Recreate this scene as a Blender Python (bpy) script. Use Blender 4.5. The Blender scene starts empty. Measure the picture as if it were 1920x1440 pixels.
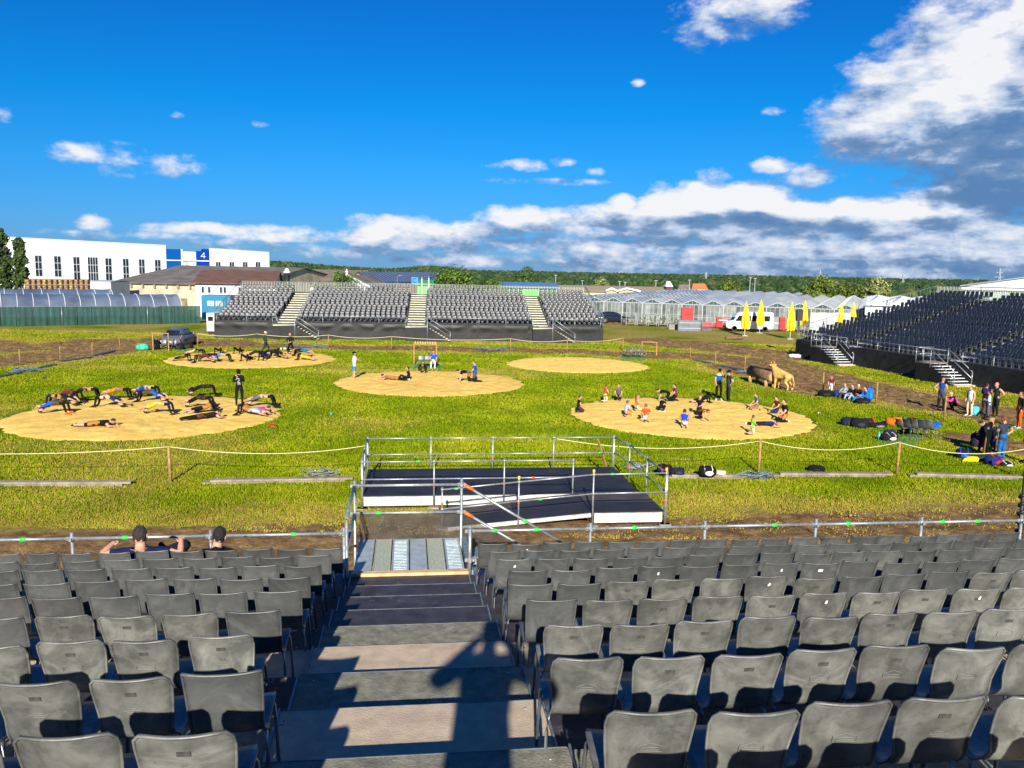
import bpy, bmesh, math, random
import numpy as np
from math import sin, cos, pi, radians, atan2, hypot, tan
from mathutils import Vector, Matrix, noise as mnoise
random.seed(7)
rng = np.random.default_rng(7)
SC = bpy.context.scene
COL = SC.collection
# ------------------------------------------------------------------ camera
FPX, PITCH, ROLL, CAMH = 1569.7, 0.1351, 0.0193, 7.0
cam_d = bpy.data.cameras.new('camera'); cam = bpy.data.objects.new('camera', cam_d); COL.objects.link(cam)
cam_d.sensor_width = 36.0; cam_d.lens = FPX / 1920 * 36.0; cam_d.clip_start = 0.03; cam_d.clip_end = 30000
cam.matrix_world = Matrix.Translation((0, 0, CAMH)) @ Matrix.Rotation(pi/2 - PITCH, 4, 'X') @ Matrix.Rotation(ROLL, 4, 'Z')
SC.camera = cam
def ray(px, py):
    x, y = px - 960, py - 720
    c, s = cos(ROLL), sin(ROLL); x, y = x*c + y*s, -x*s + y*c
    return (x, FPX*cos(PITCH) - y*sin(PITCH), -FPX*sin(PITCH) - y*cos(PITCH))
def G(px, py, z=0.0):
    d = ray(px, py); t = (z - CAMH)/d[2]; return Vector((d[0]*t, d[1]*t, z))
def A(px, py, Y):
    d = ray(px, py); t = Y/d[1]; return Vector((d[0]*t, Y, CAMH + d[2]*t))
def PR(p):
    X, Y, Z = p[0], p[1], p[2] - CAMH
    c, s = cos(PITCH), sin(PITCH); dz = max(Y*c - Z*s, 1e-3); up = Y*s + Z*c
    x, y = FPX*X/dz, -FPX*up/dz
    cr, sr = cos(ROLL), sin(ROLL); return 960 + x*cr - y*sr, 720 + x*sr + y*cr
# ------------------------------------------------------------------ light, sky, exposure
SUN_EL, SUN_AZ = radians(24.6), radians(0.6)      # the sun stands behind the camera
EXPO = 1.0
SC.view_settings.view_transform = 'Standard'; SC.view_settings.look = 'None'
SC.view_settings.gamma = 1.0; SC.view_settings.exposure = EXPO; SC.view_settings.use_curve_mapping = False
sun_d = bpy.data.lights.new('sun', 'SUN'); sun_d.energy = 4.6; sun_d.angle = radians(0.5); sun_d.color = (1.0, 0.93, 0.80)
sun = bpy.data.objects.new('sun', sun_d); COL.objects.link(sun)
sdir = Vector((sin(-SUN_AZ)*cos(SUN_EL), cos(SUN_AZ)*cos(SUN_EL), -sin(SUN_EL)))   # travel direction
sun.rotation_euler = sdir.to_track_quat('-Z', 'Y').to_euler()
W = bpy.data.worlds.new('World'); SC.world = W; W.use_nodes = True
def build_world():
    nt = W.node_tree; N = nt.nodes; L = nt.links; N.clear()
    def nd(t, **k):
        n = N.new(t)
        for a, b in k.items(): setattr(n, a, b)
        return n
    def mth(op, a, b=None, clamp=False, c=None, tree=None):
        T = tree or nt
        n = T.nodes.new('ShaderNodeMath'); n.operation = op; n.use_clamp = clamp
        for i, v in enumerate((a, b, c)):
            if v is None: continue
            if isinstance(v, (int, float)): n.inputs[i].default_value = v
            else: T.links.new(v, n.inputs[i])
        return n.outputs[0]
    sky = nd('ShaderNodeTexSky', sky_type='NISHITA'); sky.sun_disc = False
    sky.sun_elevation = SUN_EL; sky.sun_rotation = pi + SUN_AZ; sky.altitude = 400; sky.air_density = 1.0; sky.dust_density = 0.3; sky.ozone_density = 3.0
    hs = nd('ShaderNodeHueSaturation'); hs.inputs['Saturation'].default_value = SKY_SAT; hs.inputs['Value'].default_value = 1.0
    L.new(sky.outputs[0], hs.inputs['Color'])
    sc0 = nd('ShaderNodeVectorMath', operation='SCALE'); L.new(hs.outputs[0], sc0.inputs[0]); sc0.inputs['Scale'].default_value = SKY_STR
    tc = nd('ShaderNodeTexCoord'); sx = nd('ShaderNodeSeparateXYZ'); L.new(tc.outputs['Generated'], sx.inputs[0])
    az = mth('ARCTAN2', sx.outputs[0], sx.outputs[1]); el = mth('ARCSINE', sx.outputs[2])
    # deep, clear, saturated blue as the photograph's camera records it: one filter over the whole sky
    tr = nd('ShaderNodeValToRGB'); te = tr.color_ramp.elements; te[0].position = 0; te[0].color = (.125, .275, .64, 1); te[1].position = .6; te[1].color = (.014, .29, .66, 1)
    q = te.new(.22); q.color = (.05, .34, .66, 1); q = te.new(.36); q.color = (.014, .35, .67, 1)
    L.new(mth('MULTIPLY', el, 2.0, clamp=True), tr.inputs[0])
    sc = nd('ShaderNodeVectorMath', operation='MULTIPLY'); L.new(sc0.outputs[0], sc.inputs[0]); L.new(tr.outputs[0], sc.inputs[1])
    cb = nd('ShaderNodeCombineXYZ'); L.new(az, cb.inputs[0]); L.new(el, cb.inputs[1])
    # the tone of the clouds wanders with a slow noise so that no edge is an ellipse
    wn_ = nd('ShaderNodeTexNoise'); wn_.inputs['Scale'].default_value = 16; wn_.inputs['Detail'].default_value = 4; L.new(cb.outputs[0], wn_.inputs['Vector'])
    wsub = nd('ShaderNodeVectorMath', operation='MULTIPLY_ADD'); L.new(wn_.outputs['Color'], wsub.inputs[0]); wsub.inputs[1].default_value = (.08, .035, 0); wsub.inputs[2].default_value = (-.04, -.0175, 0)
    wad = nd('ShaderNodeVectorMath', operation='ADD'); L.new(cb.outputs[0], wad.inputs[0]); L.new(wsub.outputs[0], wad.inputs[1]); wv = wad.outputs[0]
    # node group: cloud density at a direction
    gt = bpy.data.node_groups.new('cloud_density', 'ShaderNodeTree')
    gt.interface.new_socket('P', in_out='INPUT', socket_type='NodeSocketVector')
    gt.interface.new_socket('D', in_out='OUTPUT', socket_type='NodeSocketFloat')
    gi = gt.nodes.new('NodeGroupInput'); go = gt.nodes.new('NodeGroupOutput')
    def aze(px, py):
        d = ray(px, py); return atan2(d[0], d[1]), atan2(d[2], hypot(d[0], d[1]))
    # (px, py, rx, ry, weight)
    blobs = [(1900,170,190,120,1.05),(1760,175,120,75,.95),(1650,215,95,42,.9),(1850,255,220,45,1.0),(1930,330,120,50,.95),
             (1890,60,50,50,.62),(1895,120,60,60,.85),(1390,12,95,22,.5),(1345,60,70,20,.45),(1420,35,75,16,.45),
             (155,286,45,16,.5),(240,296,60,20,.36),(320,315,45,16,.45),(240,325,60,12,.3),(175,420,26,11,.52),(5,218,14,10,.4),
             (1455,313,38,13,.6),(1508,333,38,19,.66),(1475,340,25,10,.4),(990,309,40,9,.42),(1052,304,24,8,.48),(1060,341,62,6,.4),(925,311,20,6,.3),(940,338,30,6,.3),(1114,323,16,6,.38),
             (1340,330,30,14,.36),(1196,155,12,6,.42),(1453,208,18,6,.42),(1535,233,9,5,.34),(1716,97,10,12,.42),(332,216,12,6,.32),(490,232,20,6,.26),
             (1172,382,28,13,.75),(1300,385,90,32,.98),(1420,372,70,24,.98),(1245,392,60,24,.9),(1480,395,60,20,.9),(1600,393,120,16,.85),(1750,388,110,20,.92),(1850,400,90,22,.85),
             (1000,412,110,20,.75),(1150,420,160,28,.85),(1330,425,200,32,.85),(1560,425,220,28,.82),(1790,430,200,32,.82),(1950,430,120,40,.8),
             (780,425,110,16,.62),(870,432,120,16,.7),(700,441,70,20,.8),(760,450,60,16,.75),(860,448,60,14,.66),(420,430,160,9,.55),(560,442,130,12,.5),(640,468,120,10,.42),(440,455,90,7,.3),
             (940,460,220,14,.55),(1180,465,220,20,.72),(1450,470,250,28,.8),(1750,475,250,30,.85),(1950,480,200,30,.85),
             (900,488,160,12,.55),(1150,494,220,16,.72),(1450,498,250,20,.78),(1750,500,250,22,.8),(600,470,200,10,.4),(250,440,160,7,.3),(1570,250,30,10,.5),(1690,335,40,9,.5),(1780,365,50,14,.62),(1900,350,60,22,.7)]
    # the band of cloud goes on beyond both sides of the frame and behind, with some clouds higher up
    extra = [(-1.0,.10,.25,.04,.6),(-1.7,.13,.35,.05,.6),(-2.5,.1,.4,.04,.6),(.9,.09,.3,.06,.9),(1.1,.3,.3,.12,.8),(1.5,.10,.4,.06,.8),(2.2,.12,.4,.05,.7),(2.9,.1,.4,.04,.6),(-1.2,.5,.2,.06,.45),(2.0,.6,.3,.1,.5)]
    cur = None
    lst = []
    for (x, y, rx, ry, w) in blobs:
        a, e = aze(x, y); k = 1/1600.0
        lst.append((a, e, rx*k*1.25, ry*k*1.45, w))
    for (a, e, rx, ry, w) in lst + extra:
        m = gt.nodes.new('ShaderNodeVectorMath'); m.operation = 'MULTIPLY_ADD'
        gt.links.new(gi.outputs[0], m.inputs[0]); m.inputs[1].default_value = (1/rx, 1/ry, 0); m.inputs[2].default_value = (-a/rx, -e/ry, 0)
        ln = gt.nodes.new('ShaderNodeVectorMath'); ln.operation = 'DOT_PRODUCT'; gt.links.new(m.outputs[0], ln.inputs[0]); gt.links.new(m.outputs[0], ln.inputs[1])
        q = mth('MULTIPLY_ADD', ln.outputs['Value'], -w*0.8, c=w, tree=gt)
        cur = q if cur is None else mth('MAXIMUM', cur, q, tree=gt)
    cur = mth('MAXIMUM', cur, -0.6, tree=gt)
    mp = gt.nodes.new('ShaderNodeVectorMath'); mp.operation = 'MULTIPLY'; gt.links.new(gi.outputs[0], mp.inputs[0]); mp.inputs[1].default_value = (13, 26, 1)
    n1 = gt.nodes.new('ShaderNodeTexNoise'); n1.inputs['Scale'].default_value = 1.0; n1.inputs['Detail'].default_value = 6; n1.inputs['Roughness'].default_value = .58; gt.links.new(mp.outputs[0], n1.inputs['Vector'])
    n1.inputs['Distortion'].default_value = .35
    mp2 = gt.nodes.new('ShaderNodeVectorMath'); mp2.operation = 'MULTIPLY'; gt.links.new(gi.outputs[0], mp2.inputs[0]); mp2.inputs[1].default_value = (45, 75, 1)
    n2 = gt.nodes.new('ShaderNodeTexNoise'); n2.inputs['Scale'].default_value = 1.0; n2.inputs['Detail'].default_value = 5; n2.inputs['Roughness'].default_value = .6; gt.links.new(mp2.outputs[0], n2.inputs['Vector'])
    a1 = mth('MULTIPLY_ADD', n1.outputs[0], 1.5, c=-.75, tree=gt); a2 = mth('MULTIPLY_ADD', n2.outputs[0], .8, c=-.4, tree=gt)
    nn = mth('ADD', a1, a2, tree=gt)
    gt.links.new(mth('ADD', cur, nn, tree=gt), go.inputs[0])
    def dens(vec):
        g = N.new('ShaderNodeGroup'); g.node_tree = gt; L.new(vec, g.inputs[0]); return g.outputs[0]
    def off(dx, dy):
        o = nd('ShaderNodeVectorMath', operation='ADD'); L.new(cb.outputs[0], o.inputs[0]); o.inputs[1].default_value = (dx, dy, 0); return o.outputs[0]
    D0 = dens(cb.outputs[0]); D2 = dens(off(0.003, 0.020))
    alpha = nd('ShaderNodeMapRange', interpolation_type='SMOOTHSTEP'); L.new(D0, alpha.inputs[0]); alpha.inputs[1].default_value = .10; alpha.inputs[2].default_value = .66
    dif = mth('SUBTRACT', D0, D2)
    tones = [(1700,225,60,32,.34),(1830,120,60,50,.34),(1780,180,70,50,.2),(1900,60,50,50,.25),(1830,285,240,44,-.22),(1900,350,120,50,-.24),(1780,250,90,26,-.12),(1880,205,60,36,-.14),
             (1290,385,60,20,.5),(1240,392,50,18,.4),(1430,372,60,20,.42),(1172,382,26,10,.4),(1370,385,50,16,.35),(1560,394,150,10,.28),(1745,386,70,12,.38),(1840,412,60,14,.3),
             (1420,412,260,10,-.12),(1570,430,230,14,-.18),(1250,420,150,10,-.1),(1820,410,70,12,-.2),(1300,450,300,8,-.08),(1800,440,150,12,.12),(1640,455,200,10,.16),(1250,465,140,8,.2),(1500,492,400,10,-.12),(1850,492,200,12,-.16),(1150,502,300,8,-.1),
             (1780,367,50,14,-.6),(1690,335,40,9,-.55),(1900,350,60,24,-.3),(690,437,40,12,.3),(780,430,60,12,.3),(960,408,50,12,.3),(870,440,100,12,-.22),(1060,425,80,14,-.2),(1100,438,60,9,.2),(750,458,90,8,-.12)]
    tone = None
    for (x, y, rx, ry, w) in tones:
        a, e = aze(x, y); rx /= 1600.0; ry /= 1600.0; m = nd('ShaderNodeVectorMath', operation='MULTIPLY_ADD'); L.new(wv, m.inputs[0]); m.inputs[1].default_value = (1/rx, 1/ry, 0); m.inputs[2].default_value = (-a/rx, -e/ry, 0)
        ln = nd('ShaderNodeVectorMath', operation='DOT_PRODUCT'); L.new(m.outputs[0], ln.inputs[0]); L.new(m.outputs[0], ln.inputs[1])
        q = mth('MULTIPLY', mth('MULTIPLY_ADD', ln.outputs['Value'], -.45, c=1.0, clamp=True), w); tone = q if tone is None else mth('ADD', tone, q)
    tx = nd('ShaderNodeTexNoise'); tx.inputs['Scale'].default_value = 1.0; tx.inputs['Detail'].default_value = 6; tx.inputs['Roughness'].default_value = .62
    tm = nd('ShaderNodeVectorMath', operation='MULTIPLY'); L.new(cb.outputs[0], tm.inputs[0]); tm.inputs[1].default_value = (20, 62, 1); L.new(tm.outputs[0], tx.inputs['Vector'])
    lit = mth('ADD', mth('ADD', mth('MULTIPLY', dif, .70), .57), mth('MULTIPLY_ADD', tx.outputs[0], 1.25, c=-.625)); lit = mth('ADD', lit, mth('MULTIPLY', tone, 1.0), clamp=True)
    cr = nd('ShaderNodeValToRGB'); L.new(lit, cr.inputs[0]); E = 2**(-EXPO)
    el_ = cr.color_ramp.elements; el_[0].position = .05; el_[0].color = (.11*E, .235*E, .46*E, 1); el_[1].position = 1.0; el_[1].color = (.93*E, .93*E, .95*E, 1)
    e = el_.new(.35); e.color = (.19*E, .31*E, .52*E, 1); e = el_.new(.62); e.color = (.50*E, .61*E, .80*E, 1)
    mx = nd('ShaderNodeMixRGB'); L.new(mth('MULTIPLY', alpha.outputs[0], .97), mx.inputs[0]); L.new(sc.outputs[0], mx.inputs[1]); L.new(cr.outputs[0], mx.inputs[2])
    bg = nd('ShaderNodeBackground'); L.new(mx.outputs[0], bg.inputs[0]); bg.inputs[1].default_value = 1.0
    out = nd('ShaderNodeOutputWorld'); L.new(bg.outputs[0], out.inputs[0])
SKY_SAT, SKY_STR = 1.0, 0.085
build_world()
W.cycles.sampling_method = 'MANUAL'; W.cycles.sample_map_resolution = 256
# ------------------------------------------------------------------ materials
MATS = {}
def mat(name, col, rough=.7, metal=0.0, var=0.25, scale=6.0, bump=0.0, col2=None, spec=None, alpha=None, trans=0.0, coord='Object', detail=4, bscale=None, thr=(.35,.65), emit=None):
    if name in MATS: return MATS[name]
    m = bpy.data.materials.new(name); m.use_nodes = True; nt = m.node_tree; N = nt.nodes; L = nt.links
    b = N['Principled BSDF']; b.inputs['Roughness'].default_value = rough; b.inputs['Metallic'].default_value = metal
    if spec is not None: b.inputs['Specular IOR Level'].default_value = spec
    if alpha is not None: b.inputs['Alpha'].default_value = alpha
    if trans: b.inputs['Transmission Weight'].default_value = trans
    tc = N.new('ShaderNodeTexCoord')
    if var > 0 or col2:
        n = N.new('ShaderNodeTexNoise'); n.inputs['Scale'].default_value = scale; n.inputs['Detail'].default_value = detail; n.inputs['Roughness'].default_value = .6
        L.new(tc.outputs[coord], n.inputs['Vector'])
        mr = N.new('ShaderNodeMapRange'); mr.inputs[1].default_value = thr[0]; mr.inputs[2].default_value = thr[1]; L.new(n.outputs[0], mr.inputs[0])
        mx = N.new('ShaderNodeMixRGB'); L.new(mr.outputs[0], mx.inputs[0])
        c2 = col2 or tuple(min(1, c*(1+var)) for c in col); c1 = col if col2 else tuple(c*(1-var) for c in col)
        mx.inputs[1].default_value = (*c1, 1); mx.inputs[2].default_value = (*c2, 1); L.new(mx.outputs[0], b.inputs['Base Color'])
    else: b.inputs['Base Color'].default_value = (*col, 1)
    if bump:
        n = N.new('ShaderNodeTexNoise'); n.inputs['Scale'].default_value = bscale or scale*4; n.inputs['Detail'].default_value = 3; L.new(tc.outputs[coord], n.inputs['Vector'])
        bp = N.new('ShaderNodeBump'); bp.inputs['Strength'].default_value = bump; bp.inputs['Distance'].default_value = .02; L.new(n.outputs[0], bp.inputs['Height']); L.new(bp.outputs[0], b.inputs['Normal'])
    MATS[name] = m; return m
def overlay(m, scale, lo, hi, col, amt, coord='Object', stretch=None, detail=8, dist=0):
    # a second layer of dirt, scuffs or stains over the base colour
    nt = m.node_tree; N = nt.nodes; L = nt.links; b = N['Principled BSDF']; tc = N.new('ShaderNodeTexCoord'); n = N.new('ShaderNodeTexNoise'); n.inputs['Scale'].default_value = scale; n.inputs['Detail'].default_value = detail; n.inputs['Roughness'].default_value = .68; n.inputs['Distortion'].default_value = dist
    if stretch: mp = N.new('ShaderNodeMapping'); mp.inputs['Scale'].default_value = stretch; L.new(tc.outputs[coord], mp.inputs[0]); L.new(mp.outputs[0], n.inputs['Vector'])
    else: L.new(tc.outputs[coord], n.inputs['Vector'])
    r = N.new('ShaderNodeMapRange'); r.inputs[1].default_value = lo; r.inputs[2].default_value = hi; r.inputs[4].default_value = amt; L.new(n.outputs[0], r.inputs[0]); mx = N.new('ShaderNodeMixRGB'); L.new(r.outputs[0], mx.inputs[0])
    src = b.inputs['Base Color'].links[0].from_socket if b.inputs['Base Color'].is_linked else None
    if src: L.new(src, mx.inputs[1])
    else: mx.inputs[1].default_value = b.inputs['Base Color'].default_value
    mx.inputs[2].default_value = (*col, 1); L.new(mx.outputs[0], b.inputs['Base Color']); return m
def per_object(m, lo=.8, hi=1.15):
    # each object gets its own shade and its own place in the noise
    nt = m.node_tree; N = nt.nodes; L = nt.links; b = N['Principled BSDF']; oi = N.new('ShaderNodeObjectInfo'); r = N.new('ShaderNodeMapRange'); r.inputs[3].default_value = lo; r.inputs[4].default_value = hi; L.new(oi.outputs['Random'], r.inputs[0])
    v = N.new('ShaderNodeVectorMath'); v.operation = 'SCALE'; src = b.inputs['Base Color'].links[0].from_socket; L.new(src, v.inputs[0]); L.new(r.outputs[0], v.inputs['Scale']); L.new(v.outputs[0], b.inputs['Base Color'])
    of = N.new('ShaderNodeMath'); of.operation = 'MULTIPLY'; of.inputs[1].default_value = 57.0; L.new(oi.outputs['Random'], of.inputs[0])
    for n in [n for n in N if n.type == 'TEX_NOISE']:
        l = n.inputs['Vector'].links[0]; a = N.new('ShaderNodeVectorMath'); a.operation = 'ADD'; s0 = l.from_socket; L.new(s0, a.inputs[0]); L.new(of.outputs[0], a.inputs[1]); L.new(a.outputs[0], n.inputs['Vector'])
    return m
def hexc(r, g, b):
    f = lambda v: (v/255/12.92) if v/255 <= .04045 else ((v/255+.055)/1.055)**2.4
    return (f(r), f(g), f(b))
_cm = {}
def cloth(r, g, b):      # fabric colour given as an sRGB triple
    k = (r, g, b)
    if k not in _cm: _cm[k] = mat('cloth_%d_%d_%d' % k, tuple(c*.8+.002 for c in hexc(r, g, b)), rough=.9, var=.22, scale=9, bump=.9, bscale=16, spec=.15)
    return _cm[k]
SKIN = mat('skin', (.46, .25, .17), rough=.6, var=.08, scale=10)
M_STEEL = mat('galvanised_steel', (.34, .36, .37), rough=.42, metal=.55, var=.25, scale=18)
M_STEELB = mat('weathered_tube', (.20, .28, .34), rough=.5, metal=.5, var=.3, scale=12)
M_CHROME = mat('chair_leg_metal', (.35, .37, .40), rough=.3, metal=.8, var=.15, scale=20)
M_TREAD = mat('film_faced_plywood', (.035, .033, .042), rough=.62, var=.5, scale=5, bump=.15, detail=8, thr=(.3,.75))
M_TREAD2 = mat('worn_greenish_plywood', (.17, .165, .125), rough=.85, var=.45, scale=9, bump=.35, detail=9, bscale=60, thr=(.3,.7))
M_TREAD3 = mat('worn_brown_plywood', (.44, .345, .25), rough=.85, var=.2, scale=7, bump=.25, detail=9, bscale=70, thr=(.3,.7))
M_PLANK = mat('fresh_pine_plank', (.55, .36, .18), rough=.7, var=.2, scale=5)
M_OLDW = mat('weathered_board', (.24, .20, .15), rough=.85, var=.3, scale=4, bump=.2)
M_POST = mat('round_wood_post', (.30, .17, .055), rough=.8, var=.3, scale=6, bump=.3)
M_ROPE = mat('pale_rope', (.62, .56, .28), rough=.8, var=.1, scale=20)
M_TARP = mat('black_tarpaulin', (.012, .012, .013), rough=.5, var=.5, scale=1.2, bump=.5, bscale=4, spec=.3)
M_WFASC = mat('white_painted_fascia', (.46, .45, .43), rough=.7, var=.22, scale=7, detail=8)
M_GREENTAPE = mat('green_tape', (.03, .62, .08), rough=.5, var=0)
M_ORTAPE = mat('orange_tape', (.75, .13, .02), rough=.5, var=0)
M_REDTAPE = mat('red_clamp', (.70, .10, .05), rough=.5, var=0)
M_YEL = mat('yellow_cap', (.70, .55, .04), rough=.5, var=0)
M_BLACK = mat('black_plastic', (.012, .012, .014), rough=.5, var=.2)
M_WHITE = mat('white_paint', (.75, .76, .78), rough=.5, var=.05)
M_RED = mat('red_paint', (.55, .02, .02), rough=.45, var=.15)
M_SAW = mat('sawdust', (.66, .42, .17), rough=.95, scale=.8, col2=(.80, .55, .25), bump=.9, bscale=9, detail=9, thr=(.3,.7))
M_GMAT = mat('green_mat', (.01, .16, .07), rough=.85, var=.25, scale=8)
# chair plastics: grey shell, worn rounded type and smoother square type
def chair_mat(name, c1, c2, scale, thr):
    m = mat(name, c1, rough=.40, scale=scale, col2=c2, bump=.12, bscale=22, detail=6, thr=thr, spec=.5)
    overlay(m, 3.2, .48, .72, tuple(min(1, c*1.55) for c in c2), .75, dist=1.2); overlay(m, 16, .60, .74, tuple(c*.45 for c in c1), .5); return per_object(m, .78, 1.14)
M_CH_OLD = chair_mat('worn_grey_plastic', (.085, .088, .082), (.165, .168, .155), 7, (.38,.68))
M_CH_NEW = chair_mat('smooth_grey_plastic', (.058, .061, .063), (.095, .099, .098), 5, (.3,.7))
overlay(M_TREAD, 3.5, .60, .74, (.22,.21,.20), .55); overlay(M_TREAD, 11, .66, .78, (.40,.36,.28), .5); overlay(M_TREAD2, 12, .35, .20, (.03,.03,.03), .7); overlay(M_TREAD2, 4, .55, .75, (.34,.32,.24), .5); overlay(M_TREAD3, 18, .34, .22, (.10,.07,.06), .8); overlay(M_TREAD3, 3, .5, .75, (.36,.29,.24), .7); overlay(M_TREAD3, 9, .38, .2, (.16,.12,.10), .6, stretch=(.4, 6, 1))
overlay(M_WFASC, 6, .5, .75, (.20,.18,.15), .6); overlay(M_STEEL, 9, .55, .75, (.14,.13,.12), .5)
M_CH_DK = chair_mat('shaded_grey_plastic', (.012, .016, .028), (.022, .028, .042), 5, (.3,.7))  # same grey chairs, with the right stand's shade put into the colour
# ------------------------------------------------------------------ mesh builder
class MB:
    def __init__(s): s.v = []; s.f = []; s.m = []; s.sm = []
    def add(s, vs, fs, mi=0, smooth=False):
        o = len(s.v); s.v += [tuple(v) for v in vs]
        for f in fs: s.f.append(tuple(i+o for i in f)); s.m.append(mi); s.sm.append(smooth)
    def box(s, c, d, mi=0, R=None):
        hx, hy, hz = d[0]/2, d[1]/2, d[2]/2; c = Vector(c)
        vs = [Vector((x, y, z)) for x in (-hx, hx) for y in (-hy, hy) for z in (-hz, hz)]
        if R is not None: vs = [R @ v for v in vs]
        s.add([v + c for v in vs], [(0,1,3,2),(4,6,7,5),(0,4,5,1),(2,3,7,6),(0,2,6,4),(1,5,7,3)], mi)
    def bar(s, a, b, w, h, mi=0):      # rectangular beam from a to b
        a, b = Vector(a), Vector(b); d = (b-a); L_ = d.length
        if L_ < 1e-6: return
        y = d/L_; up = Vector((0,0,1)) if abs(y.z) < .99 else Vector((1,0,0)); x = y.cross(up).normalized(); z = x.cross(y)
        s.box((a+b)/2, (w, L_, h), mi, Matrix((x, y, z)).transposed())
    def tube(s, pts, r, n=6, mi=0, cap=True, radii=None):
        pts = [Vector(p) for p in pts]; rings = []; o = len(s.v)
        for i, p in enumerate(pts):
            t = (pts[min(i+1, len(pts)-1)] - pts[max(i-1, 0)]).normalized()
            up = Vector((0,0,1)) if abs(t.z) < .95 else Vector((0,1,0)); x = t.cross(up).normalized(); y = x.cross(t)
            rr = radii[i] if radii else r
            for k in range(n):
                a = 2*pi*k/n; s.v.append(tuple(p + x*cos(a)*rr + y*sin(a)*rr))
        for i in range(len(pts)-1):
            for k in range(n):
                s.f.append((o+i*n+k, o+i*n+(k+1) % n, o+(i+1)*n+(k+1) % n, o+(i+1)*n+k)); s.m.append(mi); s.sm.append(n > 4)
        if cap:
            s.f.append(tuple(o+k for k in range(n-1, -1, -1))); s.m.append(mi); s.sm.append(False)
            q = o+(len(pts)-1)*n; s.f.append(tuple(q+k for k in range(n))); s.m.append(mi); s.sm.append(False)
    def ball(s, c, r, seg=8, rings=6, mi=0, R=None, amp=0, seed=0):
        c = Vector(c); r = Vector(r) if hasattr(r, '__len__') else Vector((r, r, r)); vs = [Vector((0,0,-1))]; fs = []
        for i in range(1, rings):
            ph = -pi/2 + pi*i/rings
            for k in range(seg): vs.append(Vector((cos(2*pi*k/seg)*cos(ph), sin(2*pi*k/seg)*cos(ph), sin(ph))))
        vs.append(Vector((0,0,1))); n = len(vs)-1
        for k in range(seg): fs.append((0, 1+(k+1) % seg, 1+k)); fs.append((n, n-seg+k, n-seg+(k+1) % seg))
        for i in range(rings-2):
            for k in range(seg): a = 1+i*seg; fs.append((a+k, a+(k+1) % seg, a+seg+(k+1) % seg, a+seg+k))
        out = []
        for v in vs:
            w = v.copy()
            if amp: w = w*(1+amp*mnoise.noise(v*2.0+Vector((seed*3.1, seed, 0))))
            w = Vector((w.x*r.x, w.y*r.y, w.z*r.z))
            if R is not None: w = R @ w
            out.append(w+c)
        s.add(out, fs, mi, True)
    def quad(s, a, b, c, d, mi=0): s.add([a, b, c, d], [(0,1,2,3)], mi)
    def poly(s, pts, h0, h1, mi=0):   # extruded polygon between heights
        n = len(pts); vs = [(p[0], p[1], h0) for p in pts] + [(p[0], p[1], h1) for p in pts]
        s.add(vs, [tuple(range(n-1, -1, -1)), tuple(range(n, 2*n))] + [(i, (i+1) % n, n+(i+1) % n, n+i) for i in range(n)], mi)
    def mesh(s, name, mats):
        me = bpy.data.meshes.new(name); me.from_pydata(s.v, [], s.f)
        for m in (mats if isinstance(mats, (list, tuple)) else [mats]): me.materials.append(m)
        me.polygons.foreach_set('material_index', s.m); me.polygons.foreach_set('use_smooth', s.sm); me.update(); return me
    def build(s, name, mats, parent=None, loc=None):
        o = bpy.data.objects.new(name, s.mesh(name, mats)); COL.objects.link(o)
        if parent is not None: o.parent = parent
        if loc is not None: o.location = loc
        return o
def inst(name, me, parent=None, mw=None, loc=None):
    o = bpy.data.objects.new(name, me); COL.objects.link(o)
    if parent is not None: o.parent = parent
    if mw is not None: o.matrix_basis = mw
    if loc is not None: o.location = loc
    return o
def tag(o, label=None, cat=None, group=None, kind=None):
    if label: o['label'] = label
    if cat: o['category'] = cat
    if group: o['group'] = group
    if kind: o['kind'] = kind
    return o
def empty(name, loc=(0,0,0), rz=0, label=None, cat=None, group=None):
    o = bpy.data.objects.new(name, None); COL.objects.link(o); o.location = loc; o.rotation_euler = (0, 0, rz); o.empty_display_size = .2
    return tag(o, label, cat, group)
def structure(o): o['kind'] = 'structure'; return o
ORD = ['zeroth','first','second','third','fourth','fifth','sixth','seventh','eighth','ninth','tenth','eleventh','twelfth','thirteenth','fourteenth','fifteenth','sixteenth','seventeenth','eighteenth','nineteenth','twentieth','twenty-first','twenty-second','twenty-third','twenty-fourth','twenty-fifth','twenty-sixth','twenty-seventh','twenty-eighth','twenty-ninth','thirtieth']
NUM = ['zero','one','two','three','four','five','six','seven','eight','nine','ten','eleven','twelve','thirteen','fourteen','fifteen','sixteen','seventeen']
# stand frame shared by the near grandstand and the stage in front of it
PSI = -0.1246; DT = .95; SA, SB, SR = 2.7797*DT, 4.5189*DT, .2415*DT
def S(u, w, z=0.0): return Vector((u*cos(PSI)+w*sin(PSI), -u*sin(PSI)+w*cos(PSI), z))
RZ_S = -PSI
def lerp(a, b, t): return a+(b-a)*t
def sstep(a, b, x): t = min(1, max(0, (x-a)/(b-a))); return t*t*(3-2*t)
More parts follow.
